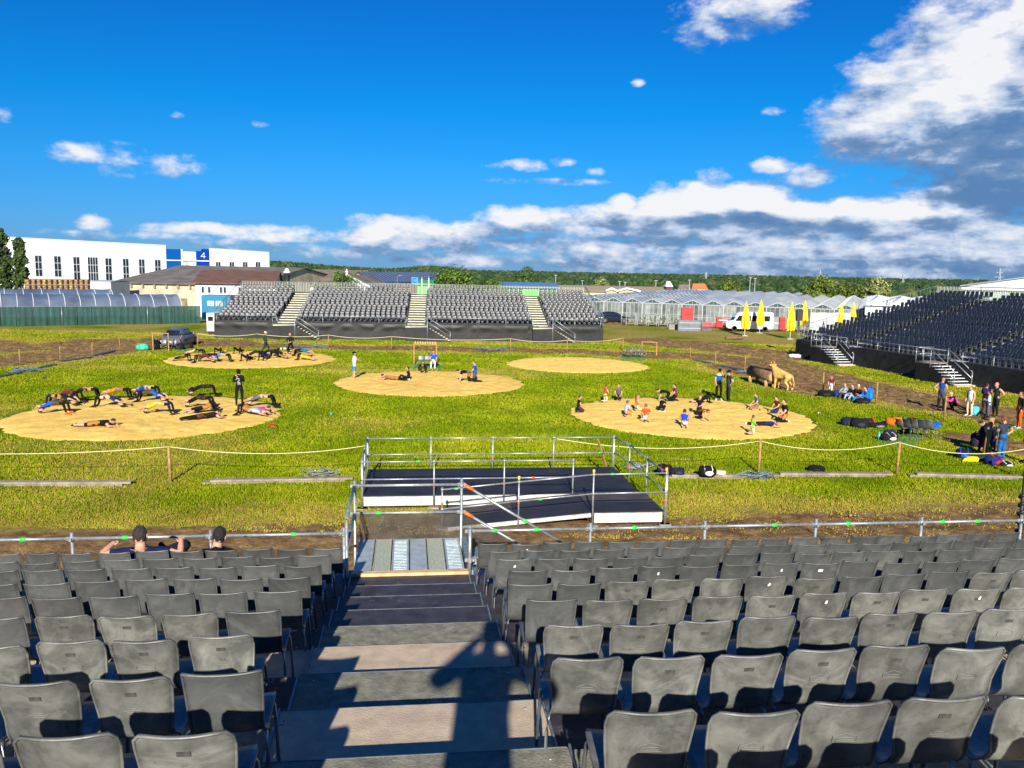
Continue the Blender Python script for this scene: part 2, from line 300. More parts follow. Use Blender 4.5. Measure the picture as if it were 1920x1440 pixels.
# ------------------------------------------------------------------ ground
RINGS = [(-16.9, 38.3, 6.05), (-19.6, 62.6, 6.2), (-5.1, 51.4, 5.9), (4.9, 63.0, 5.4), (8.9, 41.0, 6.0)]
def P2(*l): return [G(x, y).xy for x, y in l]
TRACKS = [(P2((-60,680),(60,672),(150,662),(230,648),(300,640),(420,644)), 3.6), (P2((-60,640),(0,655),(100,650),(200,640)), 3.2),
          (P2((300,642),(420,646),(560,650),(700,653),(900,656),(1000,657),(1120,661),(1230,664)), 1.9),
          (P2((1180,664),(1300,668),(1400,676),(1480,694),(1560,716),(1650,733),(1760,757),(1850,772),(1960,790)), 3.0),
          (P2((1230,640),(1320,650),(1420,662),(1500,668)), 4.0), (P2((1380,690),(1460,705),(1540,730)), 2.5), (P2((1850,830),(1960,850)), 1.4),
          (P2((1105,605),(1300,612),(1420,618),(1600,625)), 2.5)]
def seg_dist(X, Y, pts):
    d = np.full(X.shape, 1e9)
    for a, b in zip(pts[:-1], pts[1:]):
        vx, vy = b[0]-a[0], b[1]-a[1]; L2 = vx*vx+vy*vy
        t = np.clip(((X-a[0])*vx+(Y-a[1])*vy)/L2, 0, 1); d = np.minimum(d, np.hypot(X-a[0]-t*vx, Y-a[1]-t*vy))
    return d
def vnoise(X, Y, s, seed=0):
    r = np.random.default_rng(seed); T = r.random((256, 256)); x = X*s; y = Y*s; xi = np.floor(x).astype(int); yi = np.floor(y).astype(int); fx = x-xi; fy = y-yi
    fx = fx*fx*(3-2*fx); fy = fy*fy*(3-2*fy); g = lambda a, b: T[a % 256, b % 256]
    return (g(xi, yi)*(1-fx)+g(xi+1, yi)*fx)*(1-fy)+(g(xi, yi+1)*(1-fx)+g(xi+1, yi+1)*fx)*fy
def mud_dry(X, Y):
    wn = (vnoise(X, Y, .35, 1)-.5)*3.0 + (vnoise(X, Y, 1.3, 2)-.5)*1.4
    mud = np.zeros(X.shape)
    for pts, w in TRACKS:
        d = seg_dist(X, Y, pts)+wn*.55; mud = np.maximum(mud, np.clip((w-d)/1.3+.5, 0, 1))
    Wc = X*sin(PSI)+Y*cos(PSI)           # distance from the near grandstand
    fr = np.clip((22.7+wn*.35+np.clip(X-10, 0, 9)*.10-Wc)/1.6+.5, 0, 1); mud = np.maximum(mud, fr)
    dry = np.clip((24.6+wn*.6-Wc)/2.2+.5, 0, 1)*.9
    for pts, w in TRACKS: dry = np.maximum(dry, np.clip((w+2.2-seg_dist(X, Y, pts)+wn*.8)/3.0, 0, 1)*.75)
    dry = np.maximum(dry, np.clip(vnoise(X, Y, .16, 5)*1.9-1.15, 0, .55)); dry = np.maximum(dry, np.clip((Y-76)/8, 0, 1)*np.clip(vnoise(X, Y, .22, 6)*1.3-.1, 0, .85))
    return mud, dry
def hz(X, Y):       # terrain: level field, the land behind falls away and rises again to low hills
    t = np.clip((Y-175)/260, 0, 1); t = t*t*(3-2*t); z = -15.0*t
    R = np.hypot(X, Y); z = z + 5*np.clip((R-1400)/900, 0, 1)
    z = z + 14*np.exp(-((X/np.maximum(Y, 1)+.28)/.07)**2)*np.clip((Y-800)/700, 0, 1) + 10*np.exp(-((X/np.maximum(Y, 1)+.10)/.03)**2)*np.clip((Y-900)/500, 0, 1)
    z = z - 22*np.clip((R-4000)/6000, 0, 1)
    return z
def build_ground():
    inner = np.arange(-62, 62.01, .4); outer = 62*1.16**np.arange(1, 36)
    xs = np.concatenate([-outer[::-1], inner, outer]); iy = np.arange(8, 125, .4); oy = 125*1.12**np.arange(0, 42)
    ys = np.concatenate([[-9000, -2000, -400, -100, -30, -10, 0], iy, oy])
    X, Y = np.meshgrid(xs, ys, indexing='ij'); mud, dry = mud_dry(X, Y)
    far = (Y > 130)|(np.abs(X) > 75); mud[far] = 0; dry[far] = .2
    rut = (vnoise(X, Y, 1.9, 8)-.5)*.22 + (vnoise(X*1.0, Y*2.2, 1.1, 9)-.5)*.10
    Z = hz(X, Y) + mud*rut*(np.abs(X) < 63)*(Y < 124) + (vnoise(X, Y, .8, 3)-.5)*.04*(Y < 124)
    nx, ny = X.shape; co = np.stack([X.ravel(), Y.ravel(), Z.ravel()], 1)
    i = np.arange(nx-1)[:, None]*ny+np.arange(ny-1)[None, :]; i = i.ravel(); F = np.stack([i, i+ny, i+ny+1, i+1], 1)
    me = bpy.data.meshes.new('ground'); me.vertices.add(len(co)); me.vertices.foreach_set('co', co.ravel().astype(np.float32))
    me.loops.add(F.size); me.loops.foreach_set('vertex_index', F.ravel().astype(np.int32)); me.polygons.add(len(F))
    me.polygons.foreach_set('loop_start', np.arange(0, F.size, 4, dtype=np.int32)); me.polygons.foreach_set('loop_total', np.full(len(F), 4, dtype=np.int32))
    me.update(); me.validate()
    at = me.attributes.new('soil', 'FLOAT_COLOR', 'POINT'); c = np.zeros((len(co), 4), np.float32); c[:, 0] = mud.ravel(); c[:, 1] = dry.ravel(); c[:, 3] = 1; at.data.foreach_set('color', c.ravel())
    m = bpy.data.materials.new('field_ground'); m.use_nodes = True; nt = m.node_tree; N = nt.nodes; L = nt.links; b = N['Principled BSDF']; b.inputs['Roughness'].default_value = .95; b.inputs['Specular IOR Level'].default_value = .03
    tc = N.new('ShaderNodeTexCoord'); a = N.new('ShaderNodeAttribute'); a.attribute_name = 'soil'; sp = N.new('ShaderNodeSeparateColor'); L.new(a.outputs['Color'], sp.inputs[0])
    def noise(scale, det=5, rough=.6, sc=None):
        n = N.new('ShaderNodeTexNoise'); n.inputs['Scale'].default_value = scale; n.inputs['Detail'].default_value = det; n.inputs['Roughness'].default_value = rough
        if sc:
            mp = N.new('ShaderNodeMapping'); mp.inputs['Scale'].default_value = sc; mp.inputs['Rotation'].default_value = (0, 0, .25); L.new(tc.outputs['Object'], mp.inputs[0]); L.new(mp.outputs[0], n.inputs['Vector'])
        else: L.new(tc.outputs['Object'], n.inputs['Vector'])
        return n.outputs[0]
    def ramp(v, *st):
        r = N.new('ShaderNodeValToRGB'); L.new(v, r.inputs[0]); e = r.color_ramp.elements
        e[0].position, e[0].color = st[0][0], (*st[0][1], 1); e[1].position, e[1].color = st[-1][0], (*st[-1][1], 1)
        for p, c in st[1:-1]: q = e.new(p); q.color = (*c, 1)
        return r.outputs[0]
    def mix(f, c1, c2, bl='MIX'):
        x = N.new('ShaderNodeMixRGB'); x.blend_type = bl
        if isinstance(f, (int, float)): x.inputs[0].default_value = f
        else: L.new(f, x.inputs[0])
        for k, cc in ((1, c1), (2, c2)):
            if isinstance(cc, tuple): x.inputs[k].default_value = (*cc, 1)
            else: L.new(cc, x.inputs[k])
        return x.outputs[0]
    grass = ramp(noise(.55, 9, .72), (.28, (.085, .145, .006)), (.48, (.13, .195, .007)), (.62, (.175, .22, .010)), (.8, (.27, .26, .03)))
    streak = ramp(noise(1.0, 6, .6, (.12, 1.1, 1)), (.42, (.72, .80, .8)), (.62, (1.22, 1.14, 1.1)))
    grass = mix(.8, grass, streak, 'MULTIPLY')
    dryc = ramp(noise(2.6, 8, .75), (.3, (.16, .12, .03)), (.5, (.30, .24, .06)), (.72, (.52, .40, .14)))
    mudc = ramp(noise(1.7, 9, .7), (.3, (.075, .045, .020)), (.45, (.18, .11, .050)), (.58, (.30, .19, .085)), (.70, (.50, .35, .15)))
    def thr(v, nz, lo, hi):
        ad = N.new('ShaderNodeMath'); ad.operation = 'ADD'; L.new(v, ad.inputs[0]); L.new(nz, ad.inputs[1])
        r = N.new('ShaderNodeMapRange'); r.inputs[1].default_value = lo; r.inputs[2].default_value = hi; L.new(ad.outputs[0], r.inputs[0]); return r.outputs[0]
    n3 = noise(3.2, 7, .7)
    c = mix(thr(sp.outputs[1], n3, .75, 1.15), grass, dryc); c = mix(thr(sp.outputs[0], n3, .88, 1.12), c, mudc); L.new(c, b.inputs['Base Color'])
    bp = N.new('ShaderNodeBump'); bp.inputs['Strength'].default_value = .9; bp.inputs['Distance'].default_value = .12; L.new(noise(7, 7, .75), bp.inputs['Height']); L.new(bp.outputs[0], b.inputs['Normal'])
    me.materials.append(m); o = bpy.data.objects.new('ground', me); COL.objects.link(o); structure(o)
build_ground()
def _ov(m): overlay(m, 1.6, .53, .70, (.40,.22,.06), .65, dist=2.0); return overlay(m, 5.5, .60, .72, (.34,.19,.06), .6, dist=1.5)
ring_info = ['near left sawdust ring crowded with bridging wrestlers around a standing coach', 'far left sawdust ring in front of the far grandstand, crowded with wrestlers', 'central sawdust ring with two pairs of wrestlers', 'empty sawdust ring behind the others, before the far grandstand', 'right sawdust ring full of kneeling children']
for k, (cx, cy, R) in enumerate(RINGS):
    mb = MB(); nr, na = 26, 220; r2 = np.random.default_rng(30+k); ph = r2.random(8)*6.28
    for i in range(nr+1):
        for j in range(na):
            a = 2*pi*j/na; rr = R*(1+.010*sin(3*a+ph[0])+.008*sin(7*a+ph[1])+.006*sin(17*a+ph[2]))+(r2.random()-.5)*.22*(i == nr)+.07*sin(23*a+ph[3])+.05*sin(41*a+ph[4]); t = i/nr; r_ = rr*t
            x, y = r_*cos(a), r_*sin(a); z = .11*(1-t**6)+.012 + (mnoise.noise((x*1.6, y*1.6, k*5))*.045+mnoise.noise((x*4, y*4, k))*.03)*min(1, (1-t)*8)
            mb.v.append((x, y, z if i < nr else -.03))
    for i in range(nr):
        for j in range(na):
            a0 = i*na+j; a1 = i*na+(j+1) % na; mb.f.append((a0, a0+na, a1+na, a1)); mb.m.append(0); mb.sm.append(True)
    mw = _ov(mat('sawdust_ring_%s' % ['a','b','c','d','e'][k], (.66, .41, .09) if k < 3 else (.76,.51,.12), rough=.95, scale=.7+k*.1, col2=(.86, .60, .16), bump=1.0, bscale=7, detail=10, thr=(.3,.68), spec=.1))
    tag(mb.build('sawdust_ring', mw, loc=(cx, cy, 0)), ring_info[k], 'sawdust ring')
# grass: tufts with real blades on the field in view
def build_grass():
    n = 560000; u = rng.random(n); Y = 21.5 + (u**1.7)*64; X = (rng.random(n)-.5)*1.5*Y
    mud, dry = mud_dry(X, Y); keep = rng.random(n) > np.clip(mud*1.25, 0, .93)
    for cx, cy, R in RINGS: keep &= np.hypot(X-cx, Y-cy) > R-.10+.22*rng.random(n)
    uu = X*cos(PSI)-Y*sin(PSI); ww = X*sin(PSI)+Y*cos(PSI); keep &= ~((uu > -1.4)&(uu < 7.1)&(ww > 22.0)&(ww < 27.5)&~((uu < .7)&(ww < 24.0)))
    X, Y, dry, mud = X[keep], Y[keep], dry[keep], mud[keep]; n = len(X)
    h = (.04+.06*rng.random(n))*(1-.3*dry)*(1-.5*mud); w = .011+.010*rng.random(n)+(Y-22)*.0005
    vs = []; K = 2
    for b in range(K):
        a = rng.random(n)*2*pi; lean = (rng.random(n)*.9)*h; ox = (rng.random(n)-.5)*.09; oy = (rng.random(n)-.5)*.09
        p0 = np.stack([X+ox-np.cos(a)*w, Y+oy-np.sin(a)*w, np.zeros(n)-.01], 1); p1 = np.stack([X+ox+np.cos(a)*w, Y+oy+np.sin(a)*w, np.zeros(n)-.01], 1)
        la = rng.random(n)*2*pi; p2 = np.stack([X+ox+np.cos(la)*lean, Y+oy+np.sin(la)*lean, h*(.75+.5*rng.random(n))], 1); vs.append(np.stack([p0, p1, p2], 1))
    co = np.concatenate(vs, 0).reshape(-1, 3); T = len(co)//3
    me = bpy.data.meshes.new('grass'); me.vertices.add(len(co)); me.vertices.foreach_set('co', co.ravel().astype(np.float32)); me.loops.add(len(co)); me.loops.foreach_set('vertex_index', np.arange(len(co), dtype=np.int32))
    me.polygons.add(T); me.polygons.foreach_set('loop_start', np.arange(0, len(co), 3, dtype=np.int32)); me.polygons.foreach_set('loop_total', np.full(T, 3, dtype=np.int32))
    mats = [mat('grass_blade_%d' % i, c, rough=.9, var=.2, scale=.4, spec=.03) for i, c in enumerate([(.10,.16,.003), (.14,.195,.004), (.19,.225,.006), (.29,.275,.02), (.32,.24,.05)])]
    for m in mats: me.materials.append(m)
    r = rng.random(n) + (vnoise(X, Y, .5, 12)-.5)*.9 + .25*dry; idx = np.digitize(r, [.18, .55, .98, 1.25]); idx = np.where(rng.random(n) < np.maximum(dry*.7, mud*.9), 4, np.minimum(idx, 3))
    me.polygons.foreach_set('material_index', np.tile(idx, K).astype(np.int32)); me.update()
    o = bpy.data.objects.new('grass', me); COL.objects.link(o); tag(o, 'short green meadow grass growing around the sawdust rings', 'grass', kind='stuff')
build_grass()
# ------------------------------------------------------------------ chairs
def shell_mesh(name, m, old=True, nu=11, nv=13, lod=False):
    # profile from the front edge of the seat to the top of the back (y forward, z up)
    prof = [(.47,.425),(.455,.445),(.40,.452),(.30,.447),(.20,.437),(.13,.432),(.07,.44),(.025,.475),(-.005,.53),(-.03,.60),(-.055,.68),(-.082,.76),(-.108,.825),(-.122,.846)]
    if old: wid = [.33,.36,.385,.39,.39,.385,.375,.35,.345,.36,.375,.385,.372,.325]
    else: wid = [.36,.38,.39,.39,.39,.385,.38,.365,.365,.372,.378,.382,.384,.384]
    if lod: prof = [prof[i] for i in (0,3,6,8,11,13)]; wid = [wid[i] for i in (0,3,6,8,11,13)]; nu = 5
    n = len(prof); mb = MB(); th = .011 if not lod else .02
    def pt(i, k, o):
        y, z = prof[i]; t = 2*k/(nu-1)-1; i0, i1 = max(0, i-1), min(n-1, i+1); ty, tz = prof[i1][0]-prof[i0][0], prof[i1][1]-prof[i0][1]; l = hypot(ty, tz); ny, nz = -tz/l, ty/l   # towards the sitter is (-nz..)
        ny, nz = tz/l, -ty/l     # forward/up side
        isback = sstep(.5, .62, z) if z > .5 else 0
        wrap = (abs(t)**2.6)*((.034 if old else .020) if isback else .010)*(isback if isback else 1) if not lod else abs(t)**2*.085*isback
        x = t*wid[i]/2
        if old and i >= n-2: z = z-abs(t)**4*.018
        d = wrap+(-o*th)
        return (x, y+ny*d, z+nz*d)
    for o in (0, 1):
        for i in range(n):
            for k in range(nu): mb.v.append(pt(i, k, o))
    q = n*nu
    def F(f): mb.f.append(f); mb.m.append(0); mb.sm.append(True)
    for i in range(n-1):
        for k in range(nu-1):
            a = i*nu+k; F((a, a+1, a+nu+1, a+nu)); F((q+a, q+a+nu, q+a+nu+1, q+a+1))
    for i in range(n-1): a = i*nu; F((a, a+nu, q+a+nu, q+a)); a = i*nu+nu-1; F((a, q+a, q+a+nu, a+nu))
    for k in range(nu-1): a = k; F((a, q+a, q+a+1, a+1)); a = (n-1)*nu+k; F((a, a+1, q+a+1, q+a))
    if not lod:
        # rolled rim along the top and sides, as moulded shells have
        rim = [pt(i, 0, 1) for i in range(5, n)]+[pt(n-1, k, 1) for k in range(1, nu)]+[pt(i, nu-1, 1) for i in range(n-2, 4, -1)]
        mb.tube([Vector(p) for p in rim], .0075, 5)
    return mb.mesh(name, m)
def leg_mesh(name, m, sx, lod=False):
    mb = MB(); x = .185*sx
    if lod: pts = [(x*1.08, .43, 0), (x, .40, .42), (x, .06, .42), (x*1.12, .0, 0)]
    else: pts = [(x*1.10, .445, 0), (x*1.02, .425, .33), (x, .41, .40), (x*.97, .385, .428), (x*.93, .30, .432), (x*.93, .12, .420), (x, .09, .40), (x*1.04, .07, .33), (x*1.14, .012, 0)]
    mb.tube(pts, .0105 if not lod else .013, 7 if not lod else 4)
    if not lod:
        mb.tube([(x*1.10, .445, 0), (x*1.10, .446, .025)], .015, 6); mb.tube([(x*1.14, .012, 0), (x*1.14, .013, .025)], .015, 6)
    return mb.mesh(name, m)
def cross_mesh(name, m):
    mb = MB(); mb.tube([(-.175, .33, .43), (.175, .33, .43)], .008, 5); mb.tube([(-.175, .13, .415), (.175, .13, .415)], .008, 5)
    mb.tube([(.18, .36, .30), (.24, .36, .30), (.245, .36, .33)], .006, 4)          # row connector hook
    return mb.mesh(name, m)
SHELL_OLD = shell_mesh('seat_shell_worn', M_CH_OLD, True); SHELL_NEW = shell_mesh('seat_shell_smooth', M_CH_NEW, False)
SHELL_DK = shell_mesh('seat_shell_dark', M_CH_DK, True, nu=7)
LEGS = {s: leg_mesh('leg_frame', M_CHROME, s) for s in (-1, 1)}; LEGS_L = {s: leg_mesh('leg_frame_far', M_CHROME, s, True) for s in (-1, 1)}
CROSS = cross_mesh('cross_bar', M_CHROME)
def back_pt(x, z, off=.0135):      # a point just behind the rear face of the back
    tab = [(.475,.025),(.53,-.005),(.60,-.03),(.68,-.055),(.76,-.082),(.825,-.108)]
    for (z0, y0), (z1, y1) in zip(tab[:-1], tab[1:]):
        if z <= z1: t = (z-z0)/(z1-z0); return (x, y0+(y1-y0)*t-off, z-.004)
    return (x, tab[-1][1]-off, z)
def decal(name, m, pts, w):
    mb = MB()
    for poly in pts: mb.tube([back_pt(*p) for p in poly], w, 4)
    return mb.mesh(name, m)
M_MARK = mat('moulded_mark', (.155, .158, .145), rough=.5, var=.1, scale=30)
M_PATCH = mat('dark_label_patch', (.060, .064, .058), rough=.6, var=.3, scale=30)
M_PAPER = mat('white_paper_scrap', (.72, .72, .70), rough=.8, var=.05)
MARK = decal('moulded_logo', M_MARK, [[(-.055,.635),(-.055,.665),(0,.685),(.055,.665),(.055,.635),(-.055,.635)], [(-.04,.645),(.04,.645)], [(-.035,.658),(.035,.658)]], .0017)
LINES = decal('moulded_mark', M_MARK, [[(-.045,.652),(.045,.652)], [(-.03,.640),(.03,.640)], [(-.02,.665),(.02,.665)]], .0016)
def patch(name, x, z, w, h, m, rot=0):
    mb = MB(); c, s = cos(rot), sin(rot); P = []
    for a, b in ((-w/2,-h/2),(w/2,-h/2),(w/2,h/2),(-w/2,h/2)): P.append(back_pt(x+a*c-b*s, z+a*s+b*c, .0128))
    P2_ = [(p[0], p[1]-.0012, p[2]) for p in P]; mb.add(P+P2_, [(0,1,2,3),(7,6,5,4),(0,4,5,1),(1,5,6,2),(2,6,7,3),(3,7,4,0)]); return mb.mesh(name, m)
PATCH = patch('label_patch', .0, .755, .055, .026, M_PATCH)
def scrap_mesh(k):
    r = random.Random(k); mb = MB(); n = 7; P = []
    for i in range(n): a = 2*pi*i/n; q = .008+.010*r.random(); P.append(back_pt(.01+q*cos(a), .765+q*1.3*sin(a), .0135))
    mb.add(P+[(p[0], p[1]-.001, p[2]) for p in P], [tuple(range(n)), tuple(range(2*n-1, n-1, -1))]+[(i, n+i, n+(i+1) % n, (i+1) % n) for i in range(n)]); return mb.mesh('paper_scrap', M_PAPER)
SCRAPS = [scrap_mesh(k) for k in range(3)]; STICK = patch('paper_label', .0, .765, .05, .03, M_PAPER)
N_IND = 0
def chair(loc, rz, old, label, group, extras=(), tilt=0, dark=False):
    global N_IND; N_IND += 1; tilt = random.Random(N_IND).uniform(-.03, .03)
    t = empty('grandstand_chair', loc, rz, label, 'chair', group); t.rotation_euler.x = tilt
    inst('seat_shell', SHELL_DK if dark else (SHELL_OLD if old else SHELL_NEW), t)
    L_ = LEGS_L if dark else LEGS
    inst('leg_frame', L_[-1], t); inst('leg_frame', L_[1], t)
    if not dark: inst('cross_bar', CROSS, t)
    for n, me in extras: inst(n, me, t)
    return t
# ------------------------------------------------------------------ the near grandstand
UL, UR = -.8657*DT, .9424*DT
Zt = lambda k: CAMH-(SA+k*SR)          # height of tread k, whose front lip is at SB + k*DT
Wl = lambda k: SB+k*DT
NG = empty('near_grandstand', S(0, Wl(0), 0), 0, 'near grandstand of plywood steps the photo is taken from, sloping down to the field', 'grandstand')
def ngl(p): return Vector(p)-NG.location
def local(mb, root):
    l = root.location; mb.v = [(v[0]-l[0], v[1]-l[1], v[2]-l[2]) for v in mb.v]; return mb
def ngpart(mb, name, m): return local(mb, NG).build(name, m, NG)
def sbox(mb, u0, u1, w0, w1, z0, z1, mi=0):
    mb.add([S(u, w, z) for u in (u0, u1) for w in (w0, w1) for z in (z0, z1)], [(0,1,3,2),(4,6,7,5),(0,4,5,1),(2,3,7,6),(0,2,6,4),(1,5,7,3)], mi)
KMIN, KMAX = -6, 9
tread_m = {0: M_TREAD2, 1: M_TREAD3, 2: M_TREAD2, 3: M_TREAD3, 4: M_TREAD2}
M_LIP = mat('worn_lip_metal', (.20,.21,.22), rough=.5, metal=.4, var=.3, scale=10)
for k in range(KMIN, 9):
    mb = MB(); sbox(mb, UL+.01, UR-.01, Wl(k)+.001, Wl(k)+.007, Zt(k)-.03, Zt(k)+.003); ngpart(mb, 'lip_strip', M_LIP)
    if -1 <= k < 5:
        for uu in (lerp(UL, UR, .07), lerp(UL, UR, .93)):
            for ww in (Wl(k)-.10, Wl(k)-.80): mb = MB(); mb.tube([S(uu, ww, Zt(k)-.01), S(uu, ww, Zt(k)+.003)], .011, 7); ngpart(mb, 'bolt', M_STEEL)
    m = tread_m.get(k, M_TREAD if k > 0 else M_TREAD3)
    mb = MB(); sbox(mb, UL+.004, UR-.004, Wl(k-1)-.02, Wl(k), Zt(k)-.035, Zt(k)); ngpart(mb, 'aisle_tread', m)
    mb = MB(); sbox(mb, UL, UR, Wl(k)-.03, Wl(k)-.008, Zt(k+1)+.002, Zt(k)-.037); ngpart(mb, 'riser', M_TREAD)
for side in (-1, 1):
    for k in range(KMIN, 10):
        zz = Zt(k)-.012; n = 7 if side < 0 else 12
        for j in range(n):
            a, b = j*2.07, (j+1)*2.07-.008
            u0, u1 = (UR+.012+a, UR+.012+b) if side > 0 else (UL-.012-b, UL-.012-a)
            if k < -1 and j > 1: continue
            c = PR(S((u0+u1)/2, Wl(k), zz))
            if c[0] < -260 or c[0] > 2250: continue
            mb = MB(); sbox(mb, u0, u1, Wl(k-1)-.02, Wl(k)-.004, zz-.035, zz); ngpart(mb, 'seating_deck', [M_TREAD, M_TREAD2, M_TREAD3][(k*5+j*3+side) % 3 if k < 4 else 0])
            mb = MB(); sbox(mb, u0, u1, Wl(k)-.034, Wl(k)-.012, Zt(k+1)-.010, zz-.037); ngpart(mb, 'riser', M_TREAD)
    for k in range(KMIN, 9):      # metal edge strip between aisle and seating
        u = UR+.004 if side > 0 else UL-.004
        mb = MB(); mb.bar(S(u, Wl(k-1), Zt(k)+.008), S(u, Wl(k), Zt(k)+.008), .012, .03); ngpart(mb, 'edge_strip', M_STEELB)
# front rail with posts and couplers
RW, RZ = 12.10, 3.12
posts_px = [-70, 135, 395, 645, 881, 1107, 1322, 1530, 1728, 1915, 2090]
def u_at(px, w, z):       # along-row coordinate where the column px crosses the line (w, z)
    lo, hi = -40, 60
    for _ in range(50):
        m = (lo+hi)/2
        if PR(S(m, w, z))[0] < px: lo = m
        else: hi = m
    return (lo+hi)/2
posts_u = [u_at(p, RW, RZ) for p in posts_px]
def coupler(p, root_part, nm='coupler'):
    mb = MB(); mb.tube([p+Vector((0,0,-.035)), p+Vector((0,0,.035))], .048, 8)
    for a in range(4): d = Vector((cos(a*pi/2+RZ_S), sin(a*pi/2+RZ_S), 0)); mb.box(p+d*.055, (.035,.035,.05))
    return root_part(mb, nm, M_STEEL)
for i, u in enumerate(posts_u):
    mb = MB(); mb.tube([S(u, RW, .1), S(u, RW, RZ+.09)], .0245, 8); ngpart(mb, 'rail_post', M_STEEL); coupler(S(u, RW, RZ), ngpart)
for i in range(len(posts_u)-1):
    if i == 3: continue
    mb = MB(); mb.tube([S(posts_u[i]+.03, RW, RZ), S(posts_u[i+1]-.03, RW, RZ)], .0245, 8); ngpart(mb, 'rail_tube', M_STEEL)
    for f in ((.55, .2), (.38,), (.62,), (.3,))[i % 4]:
        q = lerp(posts_u[i], posts_u[i+1], f); mb = MB(); mb.tube([S(q-.04, RW, RZ), S(q+.04, RW, RZ)], .028, 8); ngpart(mb, 'tape_mark', M_GREENTAPE)
# dark tarpaulin bits and frame under the front edge
for i in range(len(posts_u)-1):
    if i in (3,): continue
    mb = MB(); mb.tube([S(posts_u[i], RW, 2.0), S(posts_u[i+1], RW, 2.0)], .0245, 6); ngpart(mb, 'lower_tube', M_STEEL)
# landing of galvanised planks with the light wood lip
LZ = Zt(8)-.03; LW0, LW1 = Wl(8)+.02, Wl(8)+1.80
mb = MB(); sbox(mb, UL, UR, LW0-.02, LW0+.03, LZ, Zt(8)+.045); 
sbox(mb, UL, UR, LW0+.03, LW0+.16, LZ+.018, LZ+.05); ngpart(mb, 'wooden_lip', M_PLANK)
nW = 6; pw = (UR-UL-.04)/nW
M_GRAT = [mat('perforated_steel_plank', (.42,.46,.44), rough=.5, metal=.35, var=.15, scale=9), mat('ribbed_steel_plank', (.42,.46,.36), rough=.55, metal=.25, var=.2, scale=30), mat('smooth_steel_plank', (.40,.47,.50), rough=.45, metal=.35, var=.15, scale=6)]
for i in range(nW):
    u0 = UL+.02+i*pw; u1 = u0+pw-.02; mb = MB(); sbox(mb, u0, u1, LW0+.17, LW1, LZ-.05, LZ)
    sbox(mb, u0, u0+.012, LW0+.17, LW1, LZ, LZ+.012); sbox(mb, u1-.012, u1, LW0+.17, LW1, LZ, LZ+.012)
    if i % 3 != 0:
        for q in range(6 if i % 3 == 1 else 22):
            if i % 3 == 1: a = u0+.03+q*(pw-.07)/6; sbox(mb, a, a+.018, LW0+.19, LW1-.03, LZ, LZ+.004)
            else: a = LW0+.20+q*(LW1-LW0-.25)/22; sbox(mb, u0+.03, u1-.03, a, a+.035, LZ, LZ+.006)
    ngpart(mb, 'landing_plank', M_GRAT[(i) % 3] if i % 3 else M_GRAT[2])
mb = MB(); sbox(mb, UR-.0, UR+.09, LW0+.17, LW1, LZ-.05, LZ+.02); ngpart(mb, 'landing_edge', M_STEELB)
# rails round the landing
ET = 3.42; EM = 2.95
for (u, w, zb, ztop) in ((UL-.05, LW1, .1, ET+.09), (UR, LW1, .1, ET+.11), (UL-.06, LW0+.05, .1, RZ+.25)):
    mb = MB(); mb.tube([S(u, w, zb), S(u, w, ztop)], .0245, 8); ngpart(mb, 'landing_post', M_STEEL)
for z in (ET, EM):
    mb = MB(); mb.tube([S(UL-.05, LW1, z), S(UR, LW1, z)], .0245, 8); ngpart(mb, 'landing_rail', M_STEEL)
    mb = MB(); mb.tube([S(UL-.055, LW0, z), S(UL-.055, LW1, z)], .0245, 8); ngpart(mb, 'landing_rail', M_STEELB)
    for u, w in ((UL-.05, LW1), (UR, LW1)): coupler(S(u, w, z), ngpart)
    mb = MB(); mb.tube([S(UR+.03, LW1, z), S(UR+1.78, LW1-.0, z-1.08)], .0245, 8); ngpart(mb, 'stair_handrail', M_STEEL)
    mb = MB(); mb.tube([S(UR+.05, LW1, z-.01), S(UR+.20, LW1, z-.10)], .031, 8); ngpart(mb, 'tape_mark', M_ORTAPE)
    mb = MB(); mb.tube([S(UR+1.05, LW1, z-.63), S(UR+1.13, LW1, z-.68)], .03, 8); ngpart(mb, 'tape_mark', M_GREENTAPE)
mb = MB(); mb.tube([S(UL+.30, LW1, EM), S(UL+.38, LW1, EM)], .028, 8); ngpart(mb, 'tape_mark', M_GREENTAPE)
# dark debris net across the front of the landing
M_NET = mat('dark_debris_net', (.035, .03, .025), rough=.8, var=.4, scale=5, alpha=.72)
mb = MB(); n = 14
for i in range(n+1):
    for j in range(6):
        t, q = i/n, j/5; mb.v.append(tuple(S(lerp(UL+.02, UR-.02, t), LW1+.03+.03*sin(t*9+q*3), lerp(EM-.02+.02*sin(t*7), LZ-.45, q))))
for i in range(n):
    for j in range(5): a = i*6+j; mb.f.append((a, a+1, a+7, a+6)); mb.m.append(0); mb.sm.append(True)
ngpart(mb, 'debris_net', M_NET)
mb = MB(); mb.bar(S(UL+.02, LW1+.02, EM), S(UL+.17, LW1+.02, LZ-.1), .05, .012); ngpart(mb, 'net_strap', M_BLACK)
